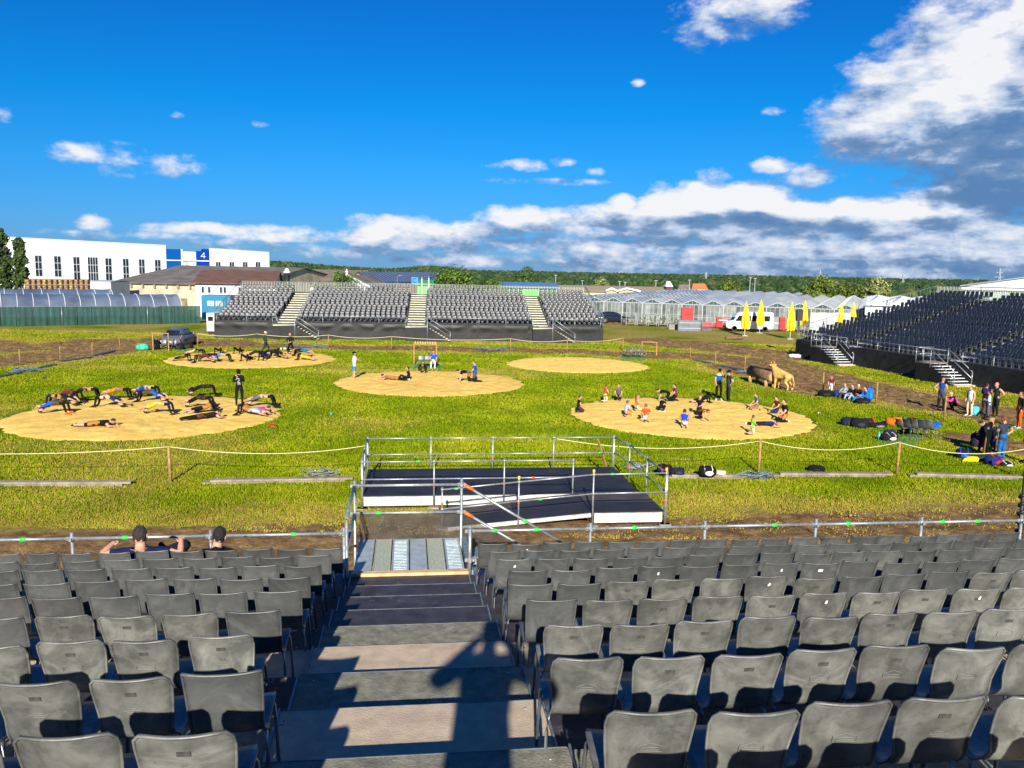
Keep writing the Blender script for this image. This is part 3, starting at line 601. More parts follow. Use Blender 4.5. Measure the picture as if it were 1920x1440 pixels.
# steps leading from the landing down to the right, with a net on their side
for i in range(7):
    u = UR+.12+i*.27; z = LZ-.16-i*.2
    if z < .1: break
    mb = MB(); sbox(mb, u, u+.27, LW0+.2, LW1-.05, z-.03, z); ngpart(mb, 'side_step', M_STEELB)
mb = MB(); mb.add([S(UR+.02, LW1+.05, EM-.05), S(UR+1.75, LW1+.05, EM-1.1), S(UR+1.75, LW1+.05, EM-1.75), S(UR+.02, LW1+.05, LZ-.5)], [(0,1,2,3)]); ngpart(mb, 'side_net', M_NET)
mb = MB(); mb.poly([(S(UR+a, LW0+.35+b)).xy for a, b in ((.05,.0),(.28,-.05),(.30,.10),(.08,.12))], Zt(8)+.02, Zt(8)+.10); ngpart(mb, 'folded_net', mat('grey_net', (.30,.29,.27), rough=.9, var=.4, scale=30))
mb = MB(); mb.tube([S(UR+.02, LW0+.05, LZ-.1), S(UR+.02, LW0+.05, 3.20)], .0265, 8); ngpart(mb, 'rail_post', M_STEEL); coupler(S(UR+.02, LW0+.05, 2.72), ngpart)
# ------------------------------------------------------------------ rows of chairs on the near grandstand
PCH = .4639*DT; CA, CB = 1.6495*DT, 2.3131*DT
u_right = {1:1.2836,2:1.2124,3:1.3394,4:1.360,5:1.3327,6:1.4618,7:1.4359,8:1.4375,9:1.4037}
lft = {1:437,2:487,3:469,4:523,5:562,6:580,7:600,8:620,9:640}
n_new_right = {1:0,2:0,3:0,4:1,5:2,6:99,7:99,8:99,9:99}
rr = random.Random(3)
def near_row(k, side, ucor, step):
    w = CB+k*DT; wl = w+.122; kt = k-1; z = Zt(kt)-.012; i = 0
    hw = .19
    while True:
        i += 1; u = ucor-hw+step*(i-1)*PCH
        q = PR(S(u, w, z+.8))
        if q[0] > 2120 or q[0] < -190 or i > 26: break
        if side > 0:
            old = i > n_new_right.get(k, 0)
            if k == 5 and i > 7 and i % 5 == 0: old = False
            if k == 5 and i in (8, 9): old = False
        else: old = (k == 1) or (k == 2 and i > 1) or k == 3 or (k == 4 and i > 1 and i < 5) or (k == 5 and i == 1 and False)
        ex = []; adj = 'worn round-backed' if old else 'smooth square-backed'
        if old:
            h = rr.random()
            if h > .25 : ex.append(('label_patch', PATCH))
            ex.append(('moulded_logo', MARK) if h < .55 and k < 4 else ('moulded_mark', LINES))
        note = ''
        if side > 0:
            if (k, i) in ((5,6),(6,7),(6,4),(4,9),(7,1),(9,2),(5,12),(4,6)): ex.append(('paper_scrap', SCRAPS[(k+i) % 3])); note = ' with a white paper scrap'
            if (k, i) == (6, 8): ex.append(('paper_label', STICK)); note = ' with a white label'
        if note: lab = '%s chair%s, row %s from camera, %s right of stairs' % (adj.split()[0], note, NUM[k], ORD[i])
        else: lab = '%s grey chair, row %s from camera, %s seat %s of the stairs' % (adj, NUM[k], ORD[i], 'right' if side > 0 else 'left')
        c = chair(S(u+(rr.random()-.5)*.02, wl+(rr.random()-.5)*.03, z), RZ_S+(rr.random()-.5)*.05+(-.03 if side > 0 else .01), old, lab, 'rows of grey chairs on the near grandstand', ex)
for k in range(9, 0, -1):
    near_row(k, 1, u_right[k]*DT, 1)
    z = CAMH-(CA+k*SR); near_row(k, -1, u_at(lft[k], CB+k*DT, z), -1)
for k in (0, -1):
    for side in (-1, 1):
        for i in range(4 if k else 6):
            u = (1.28*DT-.19+i*PCH) if side > 0 else (u_at(437, CB+DT, CAMH-(CA+SR))-.19-i*PCH-(.0 if k else 0))
            chair(S(u, CB+k*DT+.122, Zt(k-1)-.012), RZ_S, True, 'worn grey chair %s seat %s of the stairs, %s' % (ORD[i+1], 'right' if side > 0 else 'left', 'beside the photographer' if k == 0 else 'just behind the photographer'), 'rows of grey chairs on the near grandstand')
# ------------------------------------------------------------------ the low stage on the grass
ST = empty('stage_platform', S(3, 24, 0), 0, 'low black-topped stage with a ramp and scaffold railings on the grass', 'stage')
def stpart(mb, name, m): return local(mb, ST).build(name, m, ST)
dz = .40
M_DECK = mat('black_stage_deck', (.022, .021, .024), rough=.6, var=.5, scale=1.6, detail=9, bump=.1, thr=(.3,.75), spec=.35)
M_DECKB = mat('dusty_stage_deck', (.06, .05, .045), rough=.75, var=.45, scale=2.0, detail=9, thr=(.3,.75))
for i in range(4):
    u0 = -1.31+i*2.07
    for j in range(3):
        w0 = 24.07+j*1.10; mb = MB(); sbox(mb, u0+.004, u0+2.066, w0, w0+1.094, dz-.02, dz); stpart(mb, 'deck_board', M_DECK)
for j in range(2): mb = MB(); sbox(mb, 5.07, 7.13, 22.05+j*1.01, 23.054+j*1.01, dz-.02, dz+.001); stpart(mb, 'deck_board', M_DECKB if j else M_DECK)
for (u0, u1, w) in ((-1.28,.73,24.05),(.80,2.80,24.05),(2.86,5.03,24.05),(5.12,7.06,22.03)):
    mb = MB(); sbox(mb, u0, u1, w-.02, w+.02, .10, dz-.025); stpart(mb, 'fascia_board', M_WFASC)
mb = MB(); sbox(mb, -1.3, 7.0, 24.2, 27.3, .06, dz-.14); stpart(mb, 'substructure', M_BLACK)
mb = MB(); sbox(mb, 5.2, 7.0, 22.2, 24.0, .06, dz-.14); stpart(mb, 'substructure', M_BLACK)
# ramp rising from left to right
for j in range(2):
    for i in range(2):
        u0, u1 = lerp(.90, 5.05, i/2), lerp(.90, 5.05, (i+1)/2); z0, z1 = lerp(.03, dz, i/2), lerp(.03, dz, (i+1)/2); w0, w1 = 22.07+j*.98, 23.03+j*.98
        vs = [S(u, w, z+d) for u, z in ((u0+.004, z0), (u1-.004, z1)) for w in (w0, w1) for d in (-.018, 0)]
        mb = MB(); mb.add(vs, [(0,1,3,2),(4,6,7,5),(0,4,5,1),(2,3,7,6),(0,2,6,4),(1,5,7,3)]); stpart(mb, 'ramp_board', M_DECKB if (j == 1 and i == 0) else M_DECK)
mb = MB(); mb.bar(S(.92, 22.03, -.02), S(5.03, 22.03, dz-.075), .03, .11); stpart(mb, 'ramp_edge_board', M_WFASC)
def rail_run(part, pts, zb, zt, mids, m=M_STEEL, post=True, couple=True, r=.0245, tapes=(), tubes=M_STEEL):
    for i, (u, w, dzz) in enumerate(pts):
        if post:
            mb = MB(); mb.tube([S(u, w, zb), S(u, w, zt+dzz+.07)], r, 7); part(mb, 'rail_post', m)
        if couple:
            for q in (zt, mids):
                mb = MB(); mb.tube([S(u, w, q+dzz-.03), S(u, w, q+dzz+.03)], .045, 8); part(mb, 'coupler', M_STEEL)
        if i in tapes: mb = MB(); mb.tube([S(u, w, lerp(zb, mids, .72)), S(u, w, lerp(zb, mids, .72)+.09)], .032, 8); part(mb, 'red_collar', M_REDTAPE)
        mb = MB(); mb.box(S(u, w, .03), (.3, .2, .045)); part(mb, 'foot_plate', M_OLDW)
    for a, b in zip(pts[:-1], pts[1:]):
        for q in (zt, mids):
            mb = MB(); mb.tube([S(a[0], a[1], q+a[2]), S(b[0], b[1], q+b[2])], r*.95, 7); part(mb, 'rail_tube', tubes)
ug = [-1.31+2.07*i for i in range(5)]
rail_run(stpart, [(u, 27.42, 0) for u in ug], .04, 1.42, .88, tapes=(2,))
rail_run(stpart, [(u, 24.02, 0) for u in ug[:4]], .04, 1.42, .90, tapes=(1,2))
rail_run(stpart, [(.92, 22.0, -.33), (3.0, 22.0, -.14), (5.07, 22.0, .04), (7.13, 22.0, .06)], .04, 1.44, .90, tapes=(0,1,3))
rail_run(stpart, [(-1.33, 24.02, 0), (-1.33, 25.7, 0), (-1.33, 27.42, 0)], .04, 1.42, .88, tubes=M_STEELB, couple=False)
rail_run(stpart, [(7.16, 22.0, .06), (7.16, 24.0, .03), (7.16, 26.0, .02), (7.0, 27.42, 0)], .04, 1.42, .88, tubes=M_STEELB, couple=False, tapes=(2,))
for (u, w, z, c) in ((3.0, 22.0, 1.36, M_YEL), (5.07, 22.0, 1.52, M_YEL), (7.13, 22.0, 1.55, M_YEL)):
    mb = MB(); mb.tube([S(u, w, z), S(u, w, z+.10)], .035, 8); stpart(mb, 'yellow_cap', c)
for (u, w, z, c) in ((.3, 24.02, 1.42, M_GREENTAPE), (1.3, 22.0, 1.13, M_GREENTAPE), (5.6, 22.0, 1.485, M_GREENTAPE), (3.7, 24.02, .9, M_REDTAPE), (3.6, 22.0, .80, M_GREENTAPE), (6.5, 27.42, .88, M_GREENTAPE)):
    mb = MB(); mb.tube([S(u-.05, w, z), S(u+.05, w, z+.003)], .029, 8); stpart(mb, 'tape_mark', c)
mb = MB(); mb.bar(S(6.05, 27.9, 0)+Vector((.9,0,0)), S(6.15, 27.4, 1.35)+Vector((.25,0,0)), .07, .05); stpart(mb, 'leaning_board', M_POST)
# ------------------------------------------------------------------ the far and the right grandstands
LOD_CH = MB()
def lod_template():
    mb = MB(); me1 = shell_mesh('tmp', M_CH_NEW, True, lod=True); vs = [tuple(v.co) for v in me1.vertices]; fs = [tuple(p.vertices) for p in me1.polygons]
    mb.add(vs, fs, 0, True)
    for sx in (-1, 1):
        for a, b in (((.2*sx, .42, 0), (.18*sx, .38, .43)), ((.21*sx, .02, 0), (.18*sx, .08, .42))): mb.bar(a, b, .02, .02, 1)
    bpy.data.meshes.remove(me1); return mb
TPL = lod_template(); TV = np.array(TPL.v); STUFF_V = []; STUFF_N = [0]; STUFF_K = []
def stuff_chair(p, rz, k=0):
    STUFF_K.append(k)
    c, s = cos(rz), sin(rz); v = TV.copy(); v[:, 0], v[:, 1] = TV[:, 0]*c-TV[:, 1]*s, TV[:, 0]*s+TV[:, 1]*c; STUFF_V.append(v+np.array(p)); STUFF_N[0] += 1
M_STEPF = mat('pale_step_board', (.52,.50,.36), rough=.7, var=.2, scale=3)
M_STEPW = mat('white_metal_step', (.62,.64,.66), rough=.5, var=.12, scale=5)
M_DARKF = mat('dark_deck_board', (.03,.03,.032), rough=.7, var=.4, scale=2)
def grandstand(name, O, U, Nn, L_, rows, D, r, zf, stairs, pitch, cam_side_rails, label, stepm, far=True, skirt_bays=12):
    root = empty(name, O, 0, label, 'grandstand')
    U = Vector(U).normalized(); Nn = Vector(Nn).normalized(); O = Vector(O)
    def T(u, n, z): return U*u+Nn*n+Vector((0, 0, z))            # local to root
    def bx(mb, u0, u1, n0, n1, z0, z1, mi=0):
        mb.add([T(u, n, z) for u in (u0, u1) for n in (n0, n1) for z in (z0, z1)], [(0,1,3,2),(4,6,7,5),(0,4,5,1),(2,3,7,6),(0,2,6,4),(1,5,7,3)], mi)
    rz = atan2(-U.y, -U.x) if (U.cross(Nn)).z > 0 else atan2(U.y, U.x)
    # chair faces -N
    f = -Nn; rz = atan2(f.y, f.x)-pi/2
    blocks = []; c = .25
    for a, b, *_ in stairs: blocks.append((c, a)); c = b
    blocks.append((c, L_-.25))
    for k in range(rows):
        z = zf+k*r
        for a, b in blocks: mb = MB(); bx(mb, a, b, k*D+(-.25 if k == 0 else 0), (k+1)*D+.03, z-.05, z); mb.build('seating_deck', M_DARKF, root)
        if k: mb = MB(); bx(mb, .03, L_-.03, k*D+.035, k*D+.06, z-r-.04, z-.055); mb.build('riser', M_DARKF, root)
        for s_ in stairs:
            a, b = s_[0], s_[1]
            mb = MB(); bx(mb, a+.05, b-.05, k*D+.0, k*D+D*.40, z-.085, z+.004); mb.build('stair_tread', stepm, root)
            mb = MB(); bx(mb, a+.05, b-.05, k*D+D*.42, k*D+D*.99, z-.085, z-.003); mb.build('stair_deck', M_DARKF, root)
    # skirt of tarpaulin panels, with folds pulled from the corners
    nb = skirt_bays; r2 = random.Random(hash(name) % 99)
    r2 = random.Random(len(name))
    for i in range(nb):
        u0, u1 = L_*i/nb, L_*(i+1)/nb; mb = MB(); nx, nz = 13, 9; ph = r2.random()*6; sl = r2.choice((-1, 1)); g = r2.random()
        for a in range(nx):
            for b in range(nz):
                t, q = a/(nx-1), b/(nz-1); dd = .02*sin(9*t+ph)*(.3+q)+.03*sin(14*(t*.5+sl*q*.6)+ph*2)+.16*abs(((t+sl*q*.9+g) % 1)-.5)
                p = T(lerp(u0, u1, t), -.28-.02-dd*sin(pi*min(1, q*3))*1.0-q*.05, lerp(zf-.06, .01+.02*sin(5*t+ph), q)); mb.v.append(tuple(p))
        for a in range(nx-1):
            for b in range(nz-1): w = a*nz+b; mb.f.append((w, w+1, w+nz+1, w+nz)); mb.m.append(0); mb.sm.append(True)
        mb.build('tarpaulin', M_TARP, root)
    # closed ends
    for u in (0, L_):
        mb = MB(); n = rows*D; P = [T(u, -.28, .0), T(u, n, .0), T(u, n, zf+rows*r-.1), T(u, 0, zf-.06), T(u, -.28, zf-.06)]; Q = [p+U*.03 for p in P]
        k5 = 5; mb.add(P+Q, [tuple(range(5)), tuple(range(9, 4, -1))]+[(i, 5+i, 5+(i+1) % 5, (i+1) % 5) for i in range(5)]); mb.build('end_tarpaulin', M_TARP, root)
        # sloping side railing with balusters
        mb = MB(); zz = lambda n: zf+max(0, n)*r/D
        mb.tube([T(u, -.2, zz(0)+1.05), T(u, n, zz(n)+1.05)], .03, 5); mb.build('side_rail', M_STEELB, root)
        mb = MB(); mb.tube([T(u, -.2, zz(0)+.12), T(u, n, zz(n)+.12)], .02, 4); mb.build('side_rail', M_STEELB, root)
        for j in range(0, 41):
            q = -.2+(n+.2)*j/40; big = j % 8 == 0; mb = MB(); mb.tube([T(u, q, zz(q)+(-.1 if big else .12)), T(u, q, zz(q)+1.06)], .025 if big else .010, 4); mb.build('rail_post' if big else 'baluster', M_STEEL, root)
    mb = MB(); bx(mb, .1, L_-.1, rows*D-.08, rows*D-.04, .0, zf+rows*r-.12); mb.build('back_tarpaulin', M_TARP, root)
    # back railing with balusters
    nB = rows*D; zB = zf+rows*r-.15
    for q, rr_ in ((1.15, .03), (.1, .02)):
        mb = MB(); mb.tube([T(0, nB, zB+q), T(L_, nB, zB+q)], rr_, 5); mb.build('back_rail', M_STEEL, root)
    mb = MB(); nbal = int(L_/.17)
    for j in range(nbal): u = L_*j/nbal; mb.bar(T(u, nB, zB+.1), T(u, nB, zB+1.15), .028, .028)
    o = mb.build('balusters', mat('pale_baluster', (.55,.58,.50), rough=.5, var=.1), root); o['kind'] = 'stuff'
    for j in range(int(L_/2.5)+1):
        mb = MB(); mb.tube([T(j*2.5, nB, zB-.6), T(j*2.5, nB, zB+1.2)], .03, 5); mb.build('rail_post', M_STEEL, root)
    # front rail, broken at the stairs
    for a, b in blocks:
        for q, rr_ in ((.62, .026),) + (((.28, .02),) if not far else ()):
            mb = MB(); mb.tube([T(a, -.22, zf+q), T(b, -.22, zf+q)], rr_, 6); mb.build('front_rail', M_STEEL, root)
        m = max(2, round((b-a)/2.5))
        for j in range(m+1): mb = MB(); u = lerp(a, b, j/m); mb.tube([T(u, -.22, zf-.3), T(u, -.22, zf+.66)], .028, 5); mb.build('rail_post', M_STEEL, root)
    # access landings and front stair flights
    for st in stairs:
        a, b = st[0], st[1]; kind = st[2]
        if kind == 'side':       # landing in front, a flight going down along +U
            lw = 1.25; mb = MB(); bx(mb, a-.1, b+.25, -.28-lw, -.3, zf-.26, zf-.18); mb.build('landing', stepm, root)
            for q, m_ in ((1,1),):
                # black skirt of the landing and of the flight
                ux = b+.25; fl = (zf-.2)*1.55; P = [T(a-.1, -.30-lw, 0), T(ux+fl, -.30-lw, 0), T(ux, -.30-lw, zf-.2), T(a-.1, -.30-lw, zf-.27)]; Q = [p+Nn*.03 for p in P]
                mb = MB(); mb.add(P+Q, [(0,1,2,3),(7,6,5,4),(0,4,5,1),(1,5,6,2),(2,6,7,3),(3,7,4,0)]); mb.build('landing_tarpaulin', M_TARP, root)
            ns = 8
            for i in range(ns): z = (zf-.22)*(1-(i+1)/(ns+1)); mb = MB(); u = ux+fl*(i+.3)/ns; bx(mb, u, u+.26, -.26-lw, -.34, z-.04, z); mb.build('stair_tread', stepm, root)
            for n_ in (-.30-lw-.03,):
                for dq in (.95, .5):
                    mb = MB(); mb.tube([T(ux, n_, zf-.2+dq), T(ux+fl, n_, dq+.0)], .032, 6); mb.build('handrail', M_STEEL, root)
                for uu, zz_ in ((ux, zf-.2), (ux+fl, 0)): mb = MB(); mb.tube([T(uu, n_, 0), T(uu, n_, zz_+1.0)], .032, 6); mb.build('rail_post', M_STEEL, root)
            mb = MB(); mb.tube([T(a-.1, -.30-lw, zf+.5), T(a+.4, -.30-lw, zf+.5)], .025, 5); mb.build('handrail', M_STEEL, root)
            for uu in (a-.1, a+.4): mb = MB(); mb.tube([T(uu, -.30-lw, zf-.2), T(uu, -.30-lw, zf+.55)], .025, 5); mb.build('rail_post', M_STEEL, root)
        else:                     # 'flank': landing in front, a white flight goes down along +U towards the camera
            ut = st[3]; lw = 1.45; u0 = ut-1.35; n0, n1 = -.32-lw, -.32
            mb = MB(); bx(mb, u0, ut, n0, n1, zf-.26, zf-.18); mb.build('landing', M_OLDW, root)
            fl = zf*1.45
            P = [T(u0, n0, 0), T(ut+fl*.92, n0, 0), T(ut, n0, zf-.30), T(u0, n0, zf-.27)]; Q = [p+Nn*.03 for p in P]
            mb = MB(); mb.add(P+Q, [(0,1,2,3),(7,6,5,4),(0,4,5,1),(1,5,6,2),(2,6,7,3),(3,7,4,0)]); mb.build('landing_tarpaulin', M_TARP, root)
            P = [T(u0, n0, 0), T(u0, n1, 0), T(u0, n1, zf-.27), T(u0, n0, zf-.27)]; Q = [p+U*.03 for p in P]; mb = MB(); mb.add(P+Q, [(0,1,2,3),(7,6,5,4),(0,4,5,1),(1,5,6,2),(2,6,7,3),(3,7,4,0)]); mb.build('landing_tarpaulin', M_TARP, root)
            for dq in (.95, .5, .02):
                mb = MB(); mb.tube([T(u0, n0, zf-.2+dq), T(ut, n0, zf-.2+dq)], .03, 6); mb.build('handrail', M_STEEL, root)
                if dq > .1: mb = MB(); mb.tube([T(u0, n0, zf-.2+dq), T(u0, n1, zf-.2+dq)], .03, 6); mb.build('handrail', M_STEEL, root)
            for uu in (u0, (u0+ut)/2, ut): mb = MB(); mb.tube([T(uu, n0, zf-.3), T(uu, n0, zf+.8)], .03, 6); mb.build('rail_post', M_STEEL, root)
            ns = 7
            for i in range(ns):
                z = (zf-.2)*(1-(i+1)/(ns+.8)); uu = ut+fl*(i+.35)/ns; mb = MB(); bx(mb, uu-.03, uu+.27, n0+.04, n1-.04, z-.04, z); mb.build('stair_tread', M_STEPW, root)
            mb = MB(); bx(mb, ut+fl+.02, ut+fl+.35, n0-.05, n1+.05, .0, .11); mb.build('bottom_step', M_PLANK, root)
            for nn_ in (n0, n1-.02):
                for dq in (.95, .5):
                    mb = MB(); mb.tube([T(ut, nn_, zf-.2+dq), T(ut+fl, nn_, dq)], .032, 6); mb.build('handrail', M_STEEL, root)
                for uu, z_ in ((ut, zf-.2), (ut+fl, 0)): mb = MB(); mb.tube([T(uu, nn_, max(0, z_-.3)), T(uu, nn_, z_+1.0)], .032, 6); mb.build('rail_post', M_STEEL, root)
    # seats
    seats = []
    for k in range(rows):
        z = zf+k*r; jit = random.Random(k*7+len(name))
        for a, b in blocks:
            n = int((b-a-.06)/pitch); off = (b-a-n*pitch)/2+pitch/2+(jit.random()-.5)*.26
            for j in range(n): seats.append((O+T(a+off+j*pitch, k*D+D*.80-.05+(jit.random()-.5)*.03, z), rz+(jit.random()-.5)*.06, k))
    return root, seats, T
# far stand: parallel to the near one
FO = Vector((-28.65, 80.4, 0)); psi2 = -.085; FU = Vector((cos(psi2), -sin(psi2), 0)); FN = Vector((sin(psi2), cos(psi2), 0))
def far_u(px, z, n=0):
    lo, hi = -5, 60
    for _ in range(40):
        m = (lo+hi)/2; p = FO+FU*m+FN*n; p.z = z
        if PR(p)[0] < px: lo = m
        else: hi = m
    return lo
FL_ = far_u(1130, 1.6); FS = [(far_u(519, 1.6), far_u(553, 1.6), 'side'), (far_u(763, 1.6), far_u(797, 1.6), 'side'), (far_u(998, 1.6), far_u(1028, 1.6), 'side')]
_, far_seats, _ = grandstand('far_grandstand', FO, FU, FN, FL_, 13, .84, .205, 1.62, FS, .50, True, 'far grandstand across the field with black tarpaulin skirt and three stairs', M_STEPF, True, 15)
# right stand, facing left across the field
R0 = G(1491, 667); R1 = G(1920, 741); RU = (R1-R0).normalized(); RN = Vector((-RU.y, RU.x, 0)); 
if RN.x < 0: RN = -RN
R0 = R0+RN*.3
def right_u(px, n, z):
    lo, hi = -5, 60
    for _ in range(40):
        m = (lo+hi)/2; p = R0+RU*m+RN*n; p.z = z
        if PR(p)[0] < px: lo = m
        else: hi = m
    return lo
ZR = 1.5
_a1, _a2 = right_u(1592, 0, 1.8), right_u(1782, 0, 1.8)
RS = [(_a1, _a1+1.3, 'flank', right_u(1557, -.9, 1.3)), (_a2, _a2+1.3, 'flank', right_u(1764, -.9, 1.3))]
print('RU', RU, RN, RS, 'L', (R1-R0).length, FL_, FS)
_, right_seats, _ = grandstand('right_grandstand', R0, RU, RN, 34, 17, .84, .225, ZR, RS, .50, True, 'right-hand grandstand of dark blue-black seats in its own shade', M_STEPW, False, 12)
# the seats that show largest are things of their own, the rest are one mass
cand = []
for p, rz, k in right_seats:
    x, y = PR(p+Vector((0,0,.6)))
    if x < 1935: cand.append((hypot(p.x, p.y), p, rz, k, x))
cand.sort(key=lambda c: c[0]); n_right = max(0, 300-N_IND)
sel = cand[:n_right]; selset = {id(c[1]) for c in sel}
byrow = {}
for c in sel: byrow.setdefault(c[3], []).append(c)
for k, l in byrow.items():
    l.sort(key=lambda c: -c[4])
    for i, c in enumerate(l):
        chair(c[1], c[2], True, 'dark chair, right-hand grandstand, row %s above its front rail, %s from photo edge' % (NUM[k+1], ORD[min(i+1, 30)]), 'dark chairs of the right grandstand', dark=True)
for p, rz, k in far_seats: stuff_chair(p, rz)
for p, rz, k in right_seats:
    if id(p) not in selset:
        if PR(p)[0] < 2300: stuff_chair(p, rz, 1)
def build_stuff(V, F, MI, name, mats, label, cat):
    n = len(V); co = np.concatenate(V, 0); nv = len(V[0]); tot = [len(f) for f in F]; idx = np.concatenate([np.array(f) for f in F])
    loops = (idx[None, :]+np.arange(n)[:, None]*nv).ravel().astype(np.int32); lt = np.tile(tot, n).astype(np.int32); ls = np.concatenate([[0], np.cumsum(lt)[:-1]]).astype(np.int32)
    me = bpy.data.meshes.new(name); me.vertices.add(len(co)); me.vertices.foreach_set('co', co.ravel().astype(np.float32)); me.loops.add(len(loops)); me.loops.foreach_set('vertex_index', loops)
    me.polygons.add(len(lt)); me.polygons.foreach_set('loop_start', ls); me.polygons.foreach_set('loop_total', lt)
    for m in mats: me.materials.append(m)
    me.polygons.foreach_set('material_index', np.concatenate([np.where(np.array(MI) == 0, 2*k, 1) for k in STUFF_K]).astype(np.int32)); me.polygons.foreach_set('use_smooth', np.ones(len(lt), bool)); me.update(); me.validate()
    o = bpy.data.objects.new(name, me); COL.objects.link(o); return tag(o, label, cat, kind='stuff')
M_CH_FAR = mat('shiny_grey_plastic', (.045,.047,.051), rough=.38, var=.2, scale=3, spec=1.0)
build_stuff(STUFF_V, TPL.f, TPL.m, 'grandstand_chairs', [M_CH_FAR, M_CHROME, M_CH_DK], 'mass of small grey chairs filling the far grandstand and upper right grandstand', 'chairs')
# ------------------------------------------------------------------ buildings on the left
M_WALLW = overlay(mat('white_render_wall', (.62,.64,.67), rough=.8, var=.05, scale=.4), .9, .52, .8, (.42,.42,.40), .5, stretch=(1.5,1.5,.25))
M_BLUE1 = mat('cobalt_panel', (.001,.06,.26), rough=.7, spec=.05, var=.06); M_BLUE2 = mat('royal_blue_panel', (.001,.035,.26), rough=.7, spec=.05, var=.06)
M_GLASSD = mat('dark_window_glass', (.010,.013,.02), rough=.12, var=.5, scale=.7, spec=.5)
M_FRAME = mat('window_frame', (.35,.38,.42), rough=.5, var=0)
M_ROOFG = mat('grey_fibre_cement_roof', (.13,.115,.10), rough=.9, var=.3, scale=.5, detail=8); M_ROOFB = mat('brown_roof', (.12,.06,.04), rough=.85, var=.2, scale=.8)
M_CREAM = mat('stained_cream_wall', (.42,.38,.26), rough=.85, var=.25, scale=.5, detail=7); M_BRICK = mat('brown_cladding', (.26,.14,.09), rough=.85, var=.15, scale=1)
M_NAVYR = mat('dark_blue_metal_roof', (.015,.035,.09), rough=.35, var=.2, scale=.5, spec=.6)
def part(mb, name, m, root): return local(mb, root).build(name, m, root)
def wallfn(p0, p1):       # a wall standing on the line p0-p1: returns f(px) -> distance along it, and point maker
    p0, p1 = Vector(p0[:2]), Vector(p1[:2]); d = (p1-p0); L_ = d.length; d = d/L_; n = Vector((d.y, -d.x))
    if n.y > 0: n = -n      # towards the camera
    def tpx(px, py):
        r = ray(px, py); a, b = r[0], r[1]; den = a*d.y-b*d.x; t = (p0.x*b-p0.y*a)/den; q = p0+d*t; return t, CAMH+r[2]*(q.y/b)
    def pt(t, z, o=0): q = p0+d*t+n*o; return Vector((q.x, q.y, z))
    return tpx, pt, L_
def wbox(mb, pt, t0, t1, z0, z1, o0, o1, mi=0):
    mb.add([pt(t, z, o) for t in (t0, t1) for o in (o0, o1) for z in (z0, z1)], [(0,1,3,2),(4,6,7,5),(0,4,5,1),(2,3,7,6),(0,2,6,4),(1,5,7,3)], mi)
FB = empty('factory_building', (-85, 195, 0), 0, 'long white factory hall with tall dark windows and blue panels, one bearing a 4', 'building')
_f0, _f1 = A(16, 540, 176), A(505, 540, 196); tp, pt, LW = wallfn(_f0.xy, _f1.xy)
def tz(px, py): return tp(px, py)
tA = tz(-120, 450)[0]; tB = tz(312, 500)[0]; tC = tz(340, 500)[0]; tD = tz(368, 500)[0]; tE = tz(393, 500)[0]; tF = tz(505, 500)[0]
def wslope(mb, t0, t1, a0, a1, b0, b1, o0, o1):      # box whose lower (a) and upper (b) edges may slope
    mb.add([pt(t, z, o) for t, zz in ((t0, (a0, b0)), (t1, (a1, b1))) for o in (o0, o1) for z in zz], [(0,1,3,2),(4,6,7,5),(0,4,5,1),(2,3,7,6),(0,2,6,4),(1,5,7,3)])
zA0, zB0 = tz(16, 445.5)[1], tz(312, 461)[1]; zA0 = zB0+(zA0-zB0)*(tB-tA)/(tB-tz(16,450)[0])
zc0, zc1 = tz(393, 466)[1], tz(505, 473.5)[1]; zbn = tz(327, 488)[1]; zh = tz(327, 467)[1]
mb = MB(); wslope(mb, tA, tB, 0, 0, zA0, zB0, 0, -25); part(mb, 'hall_wall', M_WALLW, FB)
mb = MB(); wslope(mb, tA-.1, tB+.1, zA0, zB0, zA0+.2, zB0+.2, .15, -25.1); part(mb, 'roof_edge', M_FRAME, FB)
bA, bB = tz(40, 477)[1], tz(312, 487)[1]
mb = MB(); wslope(mb, tA, tB, bA, bB, bA+.14, bB+.14, .002, .05); part(mb, 'wall_band', mat('pale_grey_band', (.42,.45,.50), rough=.7, var=0), FB)
mb = MB(); wbox(mb, pt, tB, tC, 0, zh, .05, -12); part(mb, 'blue_panel', M_BLUE1, FB)
mb = MB(); wbox(mb, pt, tC, tD, 0, zh-.5, -.3, -14); part(mb, 'recessed_wall', M_WALLW, FB)
mb = MB(); wbox(mb, pt, tC+.01, tC+.35, 0, zh, 0.02, -1.5); part(mb, 'pillar', M_WALLW, FB)
mb = MB(); wbox(mb, pt, tC+.8, tD-1.6, 0, zbn-.2, -.28, -.2); part(mb, 'grey_door', mat('grey_shutter', (.28,.34,.33), rough=.6, var=.1), FB)
mb = MB(); wbox(mb, pt, tD, tE-1.3, 0, zh-.3, .1, -12); part(mb, 'blue_panel', M_BLUE2, FB)
mb = MB(); wbox(mb, pt, tE-1.301, tE, 0, zh+.2, .12, -12); part(mb, 'blue_panel', M_BLUE2, FB)
mb = MB(); wslope(mb, tE, tF, 0, 0, zc0, zc1, 0, -25); part(mb, 'hall_wall', M_WALLW, FB)
mb = MB(); wbox(mb, pt, tB, tE, zbn-.1, zbn+.08, .13, .20); part(mb, 'white_band', M_WHITE, FB)
mb = MB(); wslope(mb, tE, tF, zc0, zc1, zc0+.15, zc1+.15, .1, -25); part(mb, 'roof_edge', M_FRAME, FB)
